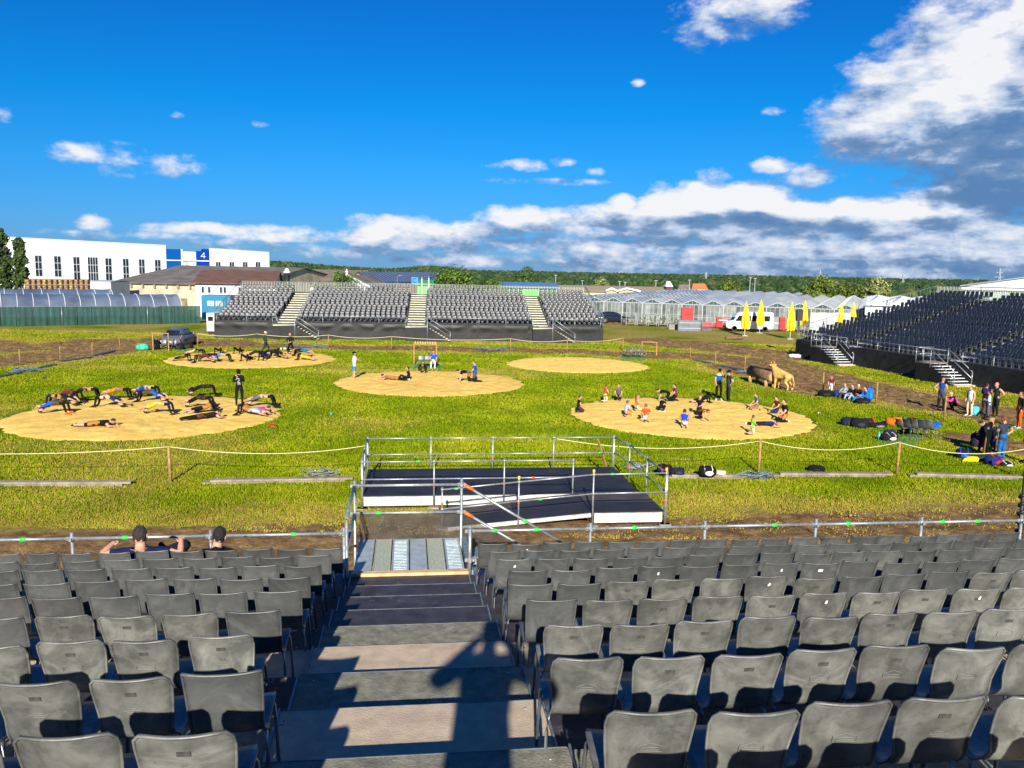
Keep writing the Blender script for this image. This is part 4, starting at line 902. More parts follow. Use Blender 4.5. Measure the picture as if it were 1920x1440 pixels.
# the painted 4
t4, z4_ = tz(381, 479); u_ = 1.35
mb = MB(); w4 = 1.1
def s4(a, b): return pt(t4+a[0]*.62, z4_+a[1]*.62, .17), pt(t4+b[0]*.62, z4_+b[1]*.62, .17)
for a, b in (((.35,-1.05),(.35,1.05)), ((.35,1.0),(-.8,-.42)), ((-.85,-.42),(.8,-.42))): p, q = s4(a, b); mb.bar(p, q, .22, .08)
part(mb, 'numeral_four', M_WHITE, FB)
def window(root, pt, t0, t1, z0, z1, nx, nz, o=.02):
    mb = MB(); wbox(mb, pt, t0, t1, z0, z1, o, o-.25); w = part(mb, 'window', M_GLASSD, root); l = root.location
    mb = MB(); fw = .10
    for i in range(nx+1): t = lerp(t0, t1, i/nx); wbox(mb, pt, t-fw/2, t+fw/2, z0-.05, z1+.05, o+.002, o+.08)
    for j in range(nz+1): z = lerp(z0, z1, j/nz); wbox(mb, pt, t0, t1, z-fw/2, z+fw/2, o+.004, o+.075)
    local(mb, root).build('window_frame', M_FRAME, w)
for i, (x0, x1, yt, yb) in enumerate(((65,78,478,518),(101,114,480,519),(137,149,481.5,524),(164,183,482,526),(197,209,484,526),(230,241,485,528),(260,271,486,528),(290,301,487,528))):
    t0, za = tz(x0, yt); t1, zb = tz(x1, yt); zb_ = tz(x0, yb)[1]; window(FB, pt, t0, t1, zb_, za, 4 if i == 3 else 2, 3)
for x0 in (404.5, 430, 455, 479):
    t0, za = tz(x0, 491); t1, _ = tz(x0+9, 491); window(FB, pt, t0, t1, za-1.6, za, 2, 1)
def shed(name, label, cat, p0, p1, depth, eave, ridge, wallm, roofm, ridge_at=.5, over=.5, root=None, base=0):
    """gabled building; p0-p1 is the long eaves wall nearest the camera"""
    r = root or empty(name, (p0[0], p0[1], 0), 0, label, cat); tp_, pt_, L_ = wallfn(p0, p1)
    mb = MB(); P = [pt_(0, base, 0), pt_(0, eave, 0), pt_(0, ridge-.1, -depth*ridge_at), pt_(0, eave, -depth), pt_(0, base, -depth)]; Q = [pt_(L_, p.z, 0) for p in P]
    for q, o in zip(range(5), (0, 0, -depth*ridge_at, -depth, -depth)): Q[q] = pt_(L_, P[q].z, o)
    mb.add(P+Q, [(0,1,2,3,4),(9,8,7,6,5),(0,5,6,1),(3,8,9,4)]); part(mb, 'wall', wallm, r)
    sl = (ridge-eave)/(depth*ridge_at); sl2 = (ridge-eave)/(depth*(1-ridge_at))
    for a, b, zz in ((over, -depth*ridge_at, -over*sl), (-depth-over, -depth*ridge_at, -over*sl2)):
        mb = MB(); T0 = -over*.6; T1 = L_+over*.6; V = [pt_(T0, eave+zz, a), pt_(T1, eave+zz, a), pt_(T1, ridge, b), pt_(T0, ridge, b)]; mb.add(V+[v+Vector((0,0,.14)) for v in V], [(3,2,1,0),(4,5,6,7),(0,1,5,4),(1,2,6,5),(2,3,7,6),(3,0,4,7)]); part(mb, 'roof', roofm, r)
    return r, pt_, tp_, L_
def AX(px, Y): return A(px, 540, Y)
w1, pt1, tp1, L1 = shed('warehouse', 'low warehouse with wide grey sloping roof and stained cream wall', 'warehouse', AX(209, 132)[:2], AX(470, 128)[:2], 44, 3.9, 6.6, M_CREAM, M_ROOFG, .45)
for i in range(7):
    mb = MB(); t = L1*(.06+i*.085); wbox(mb, pt1, t, t+.3, 3.2, 3.9, .01, .3); part(mb, 'roof_bracket', M_OLDW, w1)
mb = MB(); wbox(mb, pt1, 0, L1*.55, 0, 1.7, .01, .06); part(mb, 'mossy_wall_base', mat('mossy_wall', (.20,.17,.09), rough=.9, var=.5, scale=1.2), w1)
w2, pt2, tp2, L2 = shed('white_house', 'white house with low brown roof behind the far grandstand left end', 'house', AX(366, 112)[:2], AX(515, 114)[:2], 12, 4.55, 6.1, M_WALLW, M_ROOFB, .6)
for t in (.8, 1.6, 3.1, 3.6, 5.5, 6.0): window(w2, pt2, t, t+.35, 3.2, 4.05, 1, 1)
mb = MB(); V = [pt2(L2*.62, 6.0, .3), pt2(L2*1.0, 4.6, .3), pt2(L2*.62, 4.6, .3)]
w3, pt3, tp3, L3 = shed('barn', 'low barn with a grey-brown roof behind the far grandstand', 'barn', AX(505, 150)[:2], AX(668, 150)[:2], 20, 3.6, 6.3, M_WALLW, mat('grey_brown_roof', (.16,.13,.10), rough=.9, var=.25, scale=.6), .55)
# white gable trims peeking over the roofs
def gable(name, label, pxl, pxp, pxr, yl, yp, yr, Y, wallm, trimm, depth=8, roofm=None):
    a, p, b = A(pxl, yl, Y), A(pxp, yp, Y), A(pxr, yr, Y); r = empty(name, (p.x, Y, 0), 0, label, 'house'); back = Vector((depth*.2, depth, 0))
    g = [Vector((a.x, Y, 0)), Vector((b.x, Y, 0)), b, p, a]; mb = MB(); mb.add(g+[v+back for v in g], [(0,1,2,3,4),(9,8,7,6,5),(0,5,6,1),(0,4,9,5),(1,6,7,2)]); part(mb, 'wall', wallm, r)
    up = Vector((0,0,.12)); f = Vector((0,-.35,0))
    for q in (a, b):
        ex = (q-p)*.12; V = [p+up+f, q+ex+up+f, q+ex+up+back, p+up+back]; mb = MB(); mb.add(V+[v+Vector((0,0,.12)) for v in V], [(3,2,1,0),(4,5,6,7),(0,1,5,4),(1,2,6,5),(2,3,7,6),(3,0,4,7)]); part(mb, 'roof', roofm or M_ROOFG, r)
        mb = MB(); mb.bar(p+up*1.0+Vector((0,-.4,.05)), q+ex+up*1.0+Vector((0,-.4,.05)), .08, .32); part(mb, 'gable_trim', trimm, r)
    return r
gable('house', 'pale house gable with white trim above the brown roof', 468, 503, 534, 512, 503, 513, 150, M_ROOFB, M_WHITE, 10)
gable('house', 'small white gabled house beside the brown clad gable', 650, 653, 690, 523, 519, 538, 118, M_WALLW, M_FRAME, 8)
hall = empty('cladding_hall', (AX(720, 140).x, 140, 0), 0, 'hall with brown clad gable and long dark blue ribbed roof', 'hall')
ga, gp, gb = A(655, 526, 140), A(671, 512, 140), A(706, 533, 140); dr = A(822, 517, 175)-gp; dr.z = 0
g = [Vector((ga.x, 140, 0)), Vector((gb.x, 140, 0)), gb, gp, ga]; mb = MB(); mb.add(g+[v+dr for v in g], [(0,1,2,3,4),(0,4,9,5),(1,6,7,2),(9,8,7,6,5)]); part(mb, 'wall', M_BRICK, hall)
up = Vector((0,0,.15))
for q in (ga, gb):
    V = [gp+up, q+up+(q-gp)*.05, q+up+(q-gp)*.05+dr, gp+up+dr]; mb = MB(); mb.add(V+[v+Vector((0,0,.12)) for v in V], [(3,2,1,0),(4,5,6,7),(0,1,5,4),(1,2,6,5),(2,3,7,6),(3,0,4,7)]); part(mb, 'roof', M_NAVYR, hall)
for i in range(26):
    t = (i+.5)/26; a = gp+up+dr*t+Vector((0,0,.14)); b = gb+up+dr*t+Vector((0,0,.14)); mb = MB(); mb.bar(a, b, .12, .10); part(mb, 'roof_rib', mat('roof_rib_blue', (.03,.07,.16), rough=.4, var=0), hall)
# chimney stacks
def stack(label, px, yt, Y, r, m, topm=None):
    a = A(px, yt, Y); mb = MB(); mb.tube([(0,0,0), (0,0,a.z)], r, 10); t = empty('chimney', (a.x, a.y, 0), 0, label, 'chimney'); mb.build('stack', m, t)
    mb = MB(); mb.tube([(0,0,a.z), (0,0,a.z+.25)], r*1.25, 10); mb.ball((0,0,a.z+.4), r*.8, 8, 5); mb.build('cap', topm or m, t)
stack('squat dark chimney with bright cap rising above the barn roof', 538, 512, 128, .42, M_BLACK, M_WHITE); stack('slim white chimney pipe beside the brown clad gable', 650, 511, 128, .16, M_WHITE); stack('white pipe right of the blue C sign', 791, 526, 110, .06, M_WHITE); stack('second white pipe, by the green wall and the tree', 804, 525, 110, .06, M_WHITE)
# blue sector sign with its letter C
sg = A(778, 526, 100); t = empty('sector_sign', (sg.x, 100, 0), 0, 'light blue square sign with letter C on two legs behind the far grandstand', 'sign')
mb = MB(); mb.box((0, 0, sg.z), (.78, .06, .78)); mb.build('sign_panel', mat('sign_blue', (.01,.22,.72), rough=.5, var=0), t)
mb = MB(); mb.tube([(.22*cos(a), -.045, sg.z+.24*sin(a)) for a in np.linspace(radians(48), radians(312), 12)], .035, 4); mb.build('letter_c', mat('letter_navy', (.0,.03,.20), rough=.5, var=0), t)
for s_ in (-.34, .34): mb = MB(); mb.box((s_, .03, (sg.z-.39)/2), (.06, .05, sg.z-.39)); mb.build('leg', mat('sign_leg_blue', (.02,.12,.45), rough=.5, var=0), t)
lp = A(745, 517, 105); mb = MB(); mb.tube([(lp.x, 105, 0), (lp.x, 105, lp.z-.2), (lp.x+.15, 105, lp.z), (lp.x+.6, 105, lp.z+.05)], .05, 6); tag(mb.build('lamp_post', M_STEEL), 'slim grey lamp post against the dark blue roof', 'lamp post')
# green buildings with blue roofs
for (x0, x1, ye, yr_, Y, lab) in ((782, 812, 533, 528, 115, 'bright green gable wall beside the C sign'), (938, 1045, 538, 531, 125, 'long bright green hall with pale blue roof behind the far grandstand')):
    shed('green_hall', lab, 'hall', AX(x0, Y)[:2], AX(x1, Y)[:2], 14, A(x0, ye, Y).z, A(x0, yr_, Y+7).z+.1, mat('bright_green_cladding', (.05,.42,.03), rough=.5, var=.05), mat('pale_blue_roof', (.10,.20,.32), rough=.4, var=.1) if x0 > 900 else mat('bright_green_cladding', (.05,.42,.03)), .5)
# low roofs right of the green hall
shed('low_hall', 'low brown-roofed hall with white gables just beyond the glasshouse', 'hall', AX(1046, 175)[:2], AX(1250, 175)[:2], 14, 3.0, 3.9, M_CREAM, mat('sandy_roof', (.28,.22,.15), rough=.9, var=.1), .5)
for i, (a, p, b, ya, yp) in enumerate(((1137,1147,1157,546,542),(1160,1175,1198,546,542))): gable('house', 'small white gable beyond the glasshouse roof, %s one' % ('left' if i == 0 else 'right'), a, p, b, ya, yp, ya+1, 172, M_CREAM, M_WHITE, 4)
# blue site container, white trailer
def ctr(px0, px1, yt, yb, Y, depth, m, name, label, cat, z0=None):
    a, b = A(px0, yt, Y), A(px1, yb, Y); zb = max(0, b.z) if z0 is None else z0; t = empty(name, (a.x, Y, 0), 0, label, cat); mb = MB(); mb.box(((b.x-a.x)/2, depth/2, (a.z+zb)/2), (b.x-a.x, depth, a.z-zb)); mb.build('body', m, t)
    return t, b.x-a.x, a.z, zb
t, w, zt, zb = ctr(378, 432, 553, 600, 102, 2.5, mat('container_blue', (.01,.16,.30), rough=.5, var=.15), 'site_container', 'blue site container with small windows left of far grandstand', 'container')
for x in (w*.32, w*.62):
    mb = MB(); mb.box((x, -.02, zt-1.0), (.75, .05, .55)); wd = mb.build('window', mat('container_window', (.55,.52,.40), rough=.4, var=.1), t); mb = MB(); 
    for sx in (-.4, .4): mb.box((x+sx, -.05, zt-1.0), (.06, .06, .62))
    for sz in (-.3, .3): mb.box((x, -.05, zt-1.0+sz), (.86, .06, .06))
    mb.build('window_frame', M_FRAME, wd)
mb = MB(); [mb.box((w*i/16, -.03, zt*.5), (.08, .04, zt-.2)) for i in range(17)]; mb.build('corrugation', mat('container_blue', (.01,.16,.30)), t)
t, w, zt, zb = ctr(387, 403, 587, 621, 84, 3.2, mat('trailer_white', (.70,.71,.72), rough=.4, var=.05), 'toilet_trailer', 'small white trailer with a window tucked against the far grandstand left end', 'trailer', .35)
mb = MB(); mb.box((w*.5, -.03, zt-.55), (.5, .05, .45)); mb.build('window', M_GLASSD, t)
for x in (.2, w-.2): mb = MB(); mb.tube([(x, .2, .22), (x, .4, .22)], .22, 10); mb.build('wheel', M_BLACK, t)
mb = MB(); mb.box((w/2, -.03, .6), (w, .04, .08)); mb.build('trim_strip', M_FRAME, t)
# stacked wooden crates by the factory
M_CRATE = mat('crate_wood', (.34,.20,.08), rough=.85, var=.3, scale=2); M_CRATE2 = mat('crate_wood_yellow', (.50,.33,.06), rough=.85, var=.2, scale=2)
cr0 = A(46, 540, 112); cr1 = A(166, 540, 118); ncx = 12
for i in range(ncx):
    for j in range(2):
        p = cr0.lerp(cr1, (i+.5)/ncx); s_ = (cr1-cr0).xy.length/ncx*.95; zc = A(46+10*i, 527, p.y).z-.65*(2-j)-.0; zc = 3.05+j*.78
        tt = empty('wooden_crate', (p.x, p.y, zc), 0, 'wooden crate in the long stack before the factory, %s from left, %s layer' % (ORD[i+1], 'upper' if j else 'lower'), 'crate', 'wooden crates stacked before the factory')
        m = M_CRATE2 if (i*2+j) in (13, 7, 16) else M_CRATE
        mb = MB(); mb.box((0, .3, .39), (s_, .6, .74)); mb.build('side_boards', m, tt)
        mb = MB()
        for zq in (.06, .39, .72): mb.box((0, -.02, zq), (s_, .05, .09))
        for xq in (-s_/2+.05, s_/2-.05): mb.box((xq, -.03, .39), (.08, .05, .74))
        mb.bar((-s_/2, -.035, .08 if (i+j) % 2 else .70), (s_/2, -.035, .70 if (i+j) % 2 else .08), .03, .07); mb.build('battens', mat('crate_dark_batten', (.13,.08,.04), rough=.9, var=.3), tt)
mb = MB(); a, b = cr0, cr1; mb.poly([(a.x-.5, a.y-.2), (b.x+.5, b.y-.2), (b.x+.5, b.y+1.5), (a.x-.5, a.y+1.5)], 0, 3.04); tag(mb.build('retaining_platform', M_OLDW), 'raised storage bed carrying the stack of wooden crates', 'platform')
shed('white_shed', 'low flat white shed between crates and warehouse', 'shed', AX(168, 122)[:2], AX(208, 122)[:2], 6, A(168, 529, 122).z, A(168, 527, 122).z, M_WALLW, M_FRAME, .5, over=.1)
# ------------------------------------------------------------------ polytunnel with green netting fence
na, nb = G(-60, 613), G(376, 606); nd_ = (nb-na).normalized(); nn = Vector((-nd_.y, nd_.x, 0)); LN = (nb-na).length
M_FILM = mat('bluish_tunnel_film', (.12,.15,.21), rough=.25, var=.3, scale=.35, spec=.7, alpha=.86)
M_NETG = mat('green_windbreak_net', (.009,.055,.042), rough=.8, var=.25, scale=.6, alpha=.93)
def tunnel(off, R, hh, L0, L1_, label):
    r = empty('polytunnel', na+nn*off, 0, label, 'polytunnel'); base = na+nn*off; n = 12; nh = 14
    arc = lambda a: (R-R*cos(a), hh*sin(a)**.8 if sin(a) > 0 else 0)
    mb = MB(); m = 28
    for j in range(m+1):
        for i in range(n+1): y, z = arc(pi*i/n); sag = .05*abs(sin(j*pi/2)); p = nd_*lerp(L0, L1_, j/m)+nn*y; mb.v.append((p.x, p.y, z-sag*(z > .5)))
    for j in range(m):
        for i in range(n): a = j*(n+1)+i; mb.f.append((a, a+1, a+n+2, a+n+1)); mb.m.append(0); mb.sm.append(True)
    mb.build('film_cover', M_FILM, r)
    for j in range(0, nh+1):
        P = []; t = lerp(L0, L1_, j/nh)
        for i in range(n+1): y, z = arc(pi*i/n); p = nd_*t+nn*y; P.append((p.x, p.y, z+.04))
        mb = MB(); mb.tube(P, .05, 5); mb.build('hoop', mat('pale_hoop', (.55,.58,.62), rough=.4, var=0), r)
    return r
tunnel(2.2, 4.2, 3.25, 0, LN-1.5, 'long front plastic polytunnel with pale hoops behind the green netting'); tunnel(10.8, 4.2, 3.6, -12, LN-8, 'second plastic polytunnel rising behind the front one')
nf = empty('netting_fence', na, 0, 'green windbreak netting fence on posts in front of the polytunnel', 'fence'); npan = 16
for i in range(npan):
    a, b = nd_*(LN*i/npan), nd_*(LN*(i+1)/npan); mb = MB(); nx = 8
    for j in range(nx+1):
        p = a.lerp(b, j/nx)+nn*.06*sin(j*1.9+i)
        for k_, z in enumerate((.02, .7, 1.4, 2.05-(.12*sin(pi*j/nx) if i == 12 else .02))): mb.v.append((p.x, p.y, z))
    for j in range(nx):
        for k_ in range(3): q = j*4+k_; mb.f.append((q, q+4, q+5, q+1)); mb.m.append(0); mb.sm.append(True)
    mb.build('net_panel', M_NETG, nf)
for i in range(npan+1):
    big = i in (6, 12, 1); p = nd_*(LN*i/npan)-nn*.05; mb = MB(); mb.tube([(p.x, p.y, 0), (p.x, p.y, 2.12)], .05 if big else .03, 5); mb.build('fence_post', M_STEEL if big else mat('dark_green_post', (.02,.06,.05), rough=.6, var=0), nf)
mb = MB(); mb.tube([nd_*0+Vector((0,0,2.06)), nd_*LN+Vector((0,0,2.06))], .025, 4); mb.build('top_wire', M_STEEL, nf)
# ------------------------------------------------------------------ glasshouse on the right
gl0, gl1 = A(1062, 600, 123.5), A(1650, 620, 107); gl0.z = gl1.z = 0; gd = (gl1-gl0).normalized(); gn = Vector((-gd.y, gd.x, 0)); gn = gn if gn.y > 0 else -gn
if gn.y < 0: gn = -gn
LGh = (gl1-gl0).length; NGb = 15; pg = LGh/NGb; EV, PK = 2.75, 3.38; DEP = 78
GH = empty('glasshouse', gl0, 0, 'wide commercial glasshouse with a row of pointed gables and silvery roofs', 'greenhouse')
M_GLW = [mat('glass_wall_pane_%d' % i, c, rough=.25, var=.25, scale=1.5, spec=.6) for i, c in enumerate([(.13,.155,.145), (.18,.20,.19), (.09,.105,.10), (.24,.26,.25)])]
M_GLR = [mat('glass_roof_pane_%d' % i, c, rough=.3, var=.15, scale=1.2, spec=.5) for i, c in enumerate([(.12,.15,.20), (.26,.28,.31), (.17,.20,.26), (.33,.34,.33), (.08,.11,.17)])]
M_ALU = mat('white_aluminium_bar', (.36,.38,.38), rough=.45, var=0)
gr = random.Random(5)
def gp_(t, n, z): return gd*t+gn*n+Vector((0,0,z))
for i in range(NGb):
    t0, t1 = i*pg, (i+1)*pg; tm = (t0+t1)/2
    for j in range(5):       # wall panes
        a, b = lerp(t0, t1, j/5), lerp(t0, t1, (j+1)/5); V = [gp_(a, 0, 0), gp_(b, 0, 0), gp_(b, 0, EV), gp_(a, 0, EV)]; mb = MB(); mb.add(V+[v+gn*.02 for v in V], [(0,1,2,3),(7,6,5,4)]); mb.build('wall_pane', M_GLW[gr.choice((0,0,1,2,1,3))], GH)
    mb = MB()
    for j in range(1, 5): a = lerp(t0, t1, j/5); mb.bar(gp_(a, -.03, 0), gp_(a, -.03, EV), .04, .04)
    mb.bar(gp_(t0, -.03, 1.3), gp_(t1, -.03, 1.3), .05, .04); mb.build('wall_bars', M_ALU, GH)
    mb = MB(); mb.bar(gp_(t0, -.06, 0), gp_(t0, -.06, EV+.05), .12, .12); mb.build('gutter_post', M_ALU, GH)
    mb = MB(); mb.bar(gp_(t0, -.05, EV), gp_(t1, -.05, EV), .07, .12); mb.bar(gp_(t0, -.05, EV+.03), gp_(tm, -.05, PK), .07, .11); mb.bar(gp_(t1, -.05, EV+.03), gp_(tm, -.05, PK), .07, .11)
    for f in (.3, .5, .7): z = PK-(PK-EV)*abs(f-.5)*2; mb.bar(gp_(lerp(t0, t1, f), -.04, EV), gp_(lerp(t0, t1, f), -.04, z), .05, .04)
    mb.build('gable_frame', M_ALU, GH)
    mb = MB(); V = [gp_(t0, .02, EV), gp_(t1, .02, EV), gp_(tm, .02, PK)]; mb.add(V+[v+gn*.02 for v in V], [(0,1,2),(5,4,3)]); mb.build('gable_glass', mat('dark_gable_glass', (.05,.08,.09), rough=.3, var=.2), GH)
    nr = 10
    for j in range(nr):      # roof bays going back
        n0, n1 = DEP*(j/nr)**1.25, DEP*((j+1)/nr)**1.25-.12
        for (ta, tb) in ((t0, tm), (t1, tm)):
            V = [gp_(ta, n0, EV+.04), gp_(tb, n0, PK+.04), gp_(tb, n1, PK+.04), gp_(ta, n1, EV+.04)]; mb = MB(); mb.add(V+[v-Vector((0,0,.04)) for v in V], [(0,1,2,3),(7,6,5,4),(0,4,5,1),(2,6,7,3)])
            mb.build('roof_pane', M_GLR[gr.choice((0,1,2,0,3,2,4,1))], GH)
    mb = MB()
    for q in range(26): nq = DEP*((q+1)/26)**1.25; mb.bar(gp_(t0, nq, EV+.07), gp_(tm, nq, PK+.07), .14, .04); mb.bar(gp_(t1, nq, EV+.07), gp_(tm, nq, PK+.07), .14, .04)
    mb.build('glazing_bars', M_ALU, GH)
    mb = MB(); mb.bar(gp_(tm, 0, PK+.07), gp_(tm, DEP, PK+.07), .06, .05); mb.bar(gp_(t0, 0, EV+.09), gp_(t0, DEP, EV+.09), .12, .05); mb.build('ridge_and_gutter', M_ALU, GH)
mb = MB(); mb.poly([(gp_(0,.3,0)).xy, gp_(LGh,.3,0).xy, gp_(LGh,DEP,0).xy, gp_(0,DEP,0).xy], 0, 1.2); mb.build('planting_beds', mat('glasshouse_inside', (.03,.05,.03), rough=.9, var=.4, scale=2), GH)
# pipe barrier and racks in front of the glasshouse
bar = empty('pipe_barrier', A(1165, 600, 114).xy.to_3d(), 0, 'white pipe barrier running along the glasshouse front', 'barrier'); b0, b1 = A(1165, 600, 114), A(1372, 600, 108); b0.z = b1.z = 0; bb = b1-b0
for z in (.75, 1.35): mb = MB(); mb.tube([Vector((0,0,z)), bb+Vector((0,0,z))], .035, 5); mb.build('pipe', M_ALU, bar)
for i in range(15): p = bb*i/14; mb = MB(); mb.tube([p, p+Vector((0,0,1.4))], .04, 5); mb.build('pipe_post', M_ALU, bar)
for i, (px, Y) in enumerate(((1182,111),(1203,111),(1222,110.5),(1241,110),(1262,109))):
    p = A(px, 600, Y); t = empty('plant_trolley', (p.x, Y, 0), .1*i, 'metal plant trolley frame by the glasshouse, %s from the left' % ORD[i+1], 'trolley', 'plant trolleys before the glasshouse')
    for x in (-.6, .6):
        for y in (-.3, .3): mb = MB(); mb.bar((x, y, .1), (x, y, 1.7), .05, .05); mb.build('upright', M_ALU, t)
    for z in (.3, .9, 1.5): mb = MB(); mb.box((0, 0, z), (1.2, .6, .05)); mb.build('shelf', mat('trolley_shelf', (.22,.24,.20), rough=.6, var=.3), t)
    for k_ in range(4): mb = MB(); mb.ball((-.45+.3*k_, 0, .45+.6*(k_ % 2)), (.14,.18,.16), 7, 5, amp=.5, seed=k_+i); mb.build('potted_plant', mat('dull_plants', (.09,.10,.04), rough=.9, var=.5, scale=6), t)
# ------------------------------------------------------------------ white tents and the white hall on the far right
M_TENT = mat('white_tent_fabric', (.72,.73,.75), rough=.6, var=.04, scale=.5)
ta, tb = A(1621, 600, 100), A(1800, 600, 96); ta.z = tb.z = 0; TT = empty('white_tent', ta, 0, 'long white frame tent with peaked roofs and a twin-fan cooling unit', 'tent'); td = (tb-ta); Lt = td.length; td.normalize(); tn = Vector((-td.y, td.x, 0)); tn = tn if tn.y > 0 else -tn
E2, P2z = 3.6, 4.75
def q_(t, n, z): return td*t+tn*n+Vector((0,0,z))
mb = MB(); mb.add([q_(0,0,0), q_(Lt,0,0), q_(Lt,0,E2), q_(0,0,E2), q_(0,14,0), q_(0,14,E2)], [(0,1,2,3),(0,3,5,4)]); mb.build('tent_wall', M_TENT, TT)
mb = MB(); mb.bar(q_(0,-.05,E2), q_(Lt,-.05,E2), .1, .14); mb.build('eaves_beam', mat('dark_beam', (.06,.06,.07), rough=.6, var=0), TT)
for i in range(4):
    t0, t1 = Lt*i/4, Lt*(i+1)/4; tm = (t0+t1)/2; mb = MB(); mb.add([q_(t0,0,E2+.08), q_(t1,0,E2+.08), q_(tm,.0,P2z-.1), q_(t0,6,E2+.08+.9), q_(t1,6,E2+.98), q_(tm,6,P2z+.1)], [(0,1,2),(0,2,5,3),(1,4,5,2)]); mb.build('peaked_roof', M_TENT, TT)
    mb = MB(); mb.bar(q_(t0,-.03,E2+.1), q_(tm,-.03,P2z-.08), .03, .06); mb.bar(q_(t1,-.03,E2+.1), q_(tm,-.03,P2z-.08), .03, .06); mb.build('roof_seam', mat('seam_grey', (.42,.44,.46), rough=.7, var=0), TT)
    if i: mb = MB(); mb.box(q_(t0, -.2, E2+.55), (.45, .3, .35)); mb.bar(q_(t0,-.1,E2), q_(t0,-.1,E2+.6), .06, .06); mb.build('floodlight', M_FRAME, TT)
    mb = MB(); mb.bar(q_(t0,-.04,0), q_(t0,-.04,E2), .07, .10); mb.build('tent_post', mat('post_grey', (.35,.36,.38), rough=.5, var=0), TT)
for i in range(30): 
    if i == 0: mbs = MB()
    a = Lt*(i+.5)/30; mbs.bar(q_(a,-.012,.02), q_(a,-.012,E2-.08), .02, .02)
mbs.build('wall_seams', mat('seam_grey', (.42,.44,.46)), TT)
cu = empty('cooling_unit', ta+q_(.65*1, -.35, 2.0), 0, 'white twin-fan cooling unit mounted on the tent wall', 'air conditioner')
mb = MB(); mb.box((.9, 0, .35), (1.5, .5, .75)); mb.build('casing', M_WHITE, cu)
for x in (.5, 1.28):
    mb = MB(); mb.tube([(x, -.27, .36), (x, -.255, .36)], .27, 14); mb.build('fan_grille', M_BLACK, cu); mb = MB(); mb.tube([(x+.30*cos(a), -.28, .36+.30*sin(a)) for a in np.linspace(0, 2*pi, 15)], .03, 4); mb.build('fan_ring', M_FRAME, cu)
    mb = MB(); [mb.box((x, -.285, .36), (.42, .02, .07), 0, Matrix.Rotation(a, 3, 'Y')) for a in (0, 2.09, 4.19)]; mb.build('fan_blade', mat('seam_grey', (.42,.44,.46)), cu)
ha, hb = A(1810, 548, 84), A(1990, 548, 78); wh = empty('white_hall', (ha.x, ha.y, 0), 0, 'large white tent hall with window band above the right grandstand top', 'hall'); hd = (hb-ha); hd.z = 0; Lh = hd.length; hd.normalize(); hn = Vector((-hd.y, hd.x, 0)); hn = hn if hn.y > 0 else -hn
def h_(t, n, z): return hd*t+hn*n+Vector((0,0,z))
zA, zB_ = A(1810, 543, 84).z, A(1810, 537, 84).z; zR = A(1925, 523, 80).z
mb = MB(); mb.add([h_(0,0,0), h_(Lh,0,0), h_(Lh,0,zA), h_(0,0,zA), h_(0,20,0), h_(0,20,zA)], [(0,1,2,3),(0,3,5,4)]); mb.build('lower_wall', M_TENT, wh)
mb = MB(); mb.add([h_(-.3,-.3,zA+.02), h_(Lh,-.3,zA+.02), h_(Lh,-.3,zR+.6), h_(-.3,-.3,zB_), h_(-.3,20,zB_), h_(Lh,20,zR+.6)], [(0,1,2,3),(3,2,5,4)]); mb.build('gable_panel', M_TENT, wh)
mb = MB(); mb.bar(h_(-.4,-.4,zB_+.05), h_(Lh,-.4,zR+.66), .12, .10); mb.build('roof_edge', M_FRAME, wh)
for i in range(9):
    a = .35+i*1.05; mb = MB(); V = [h_(a,-.03,zA-1.3), h_(a+.85,-.03,zA-1.3), h_(a+.85,-.03,zA-.06), h_(a,-.03,zA-.06)]; mb.add(V+[v-hn*.03 for v in V], [(0,1,2,3),(7,6,5,4)]); w = mb.build('window', mat('pale_green_window', (.34,.44,.36), rough=.3, var=.15), wh)
    mb = MB(); mb.bar(h_(a-.1,-.08,zA-1.4), h_(a-.1,-.08,zA), .10, .10); mb.build('window_frame', M_FRAME, w)
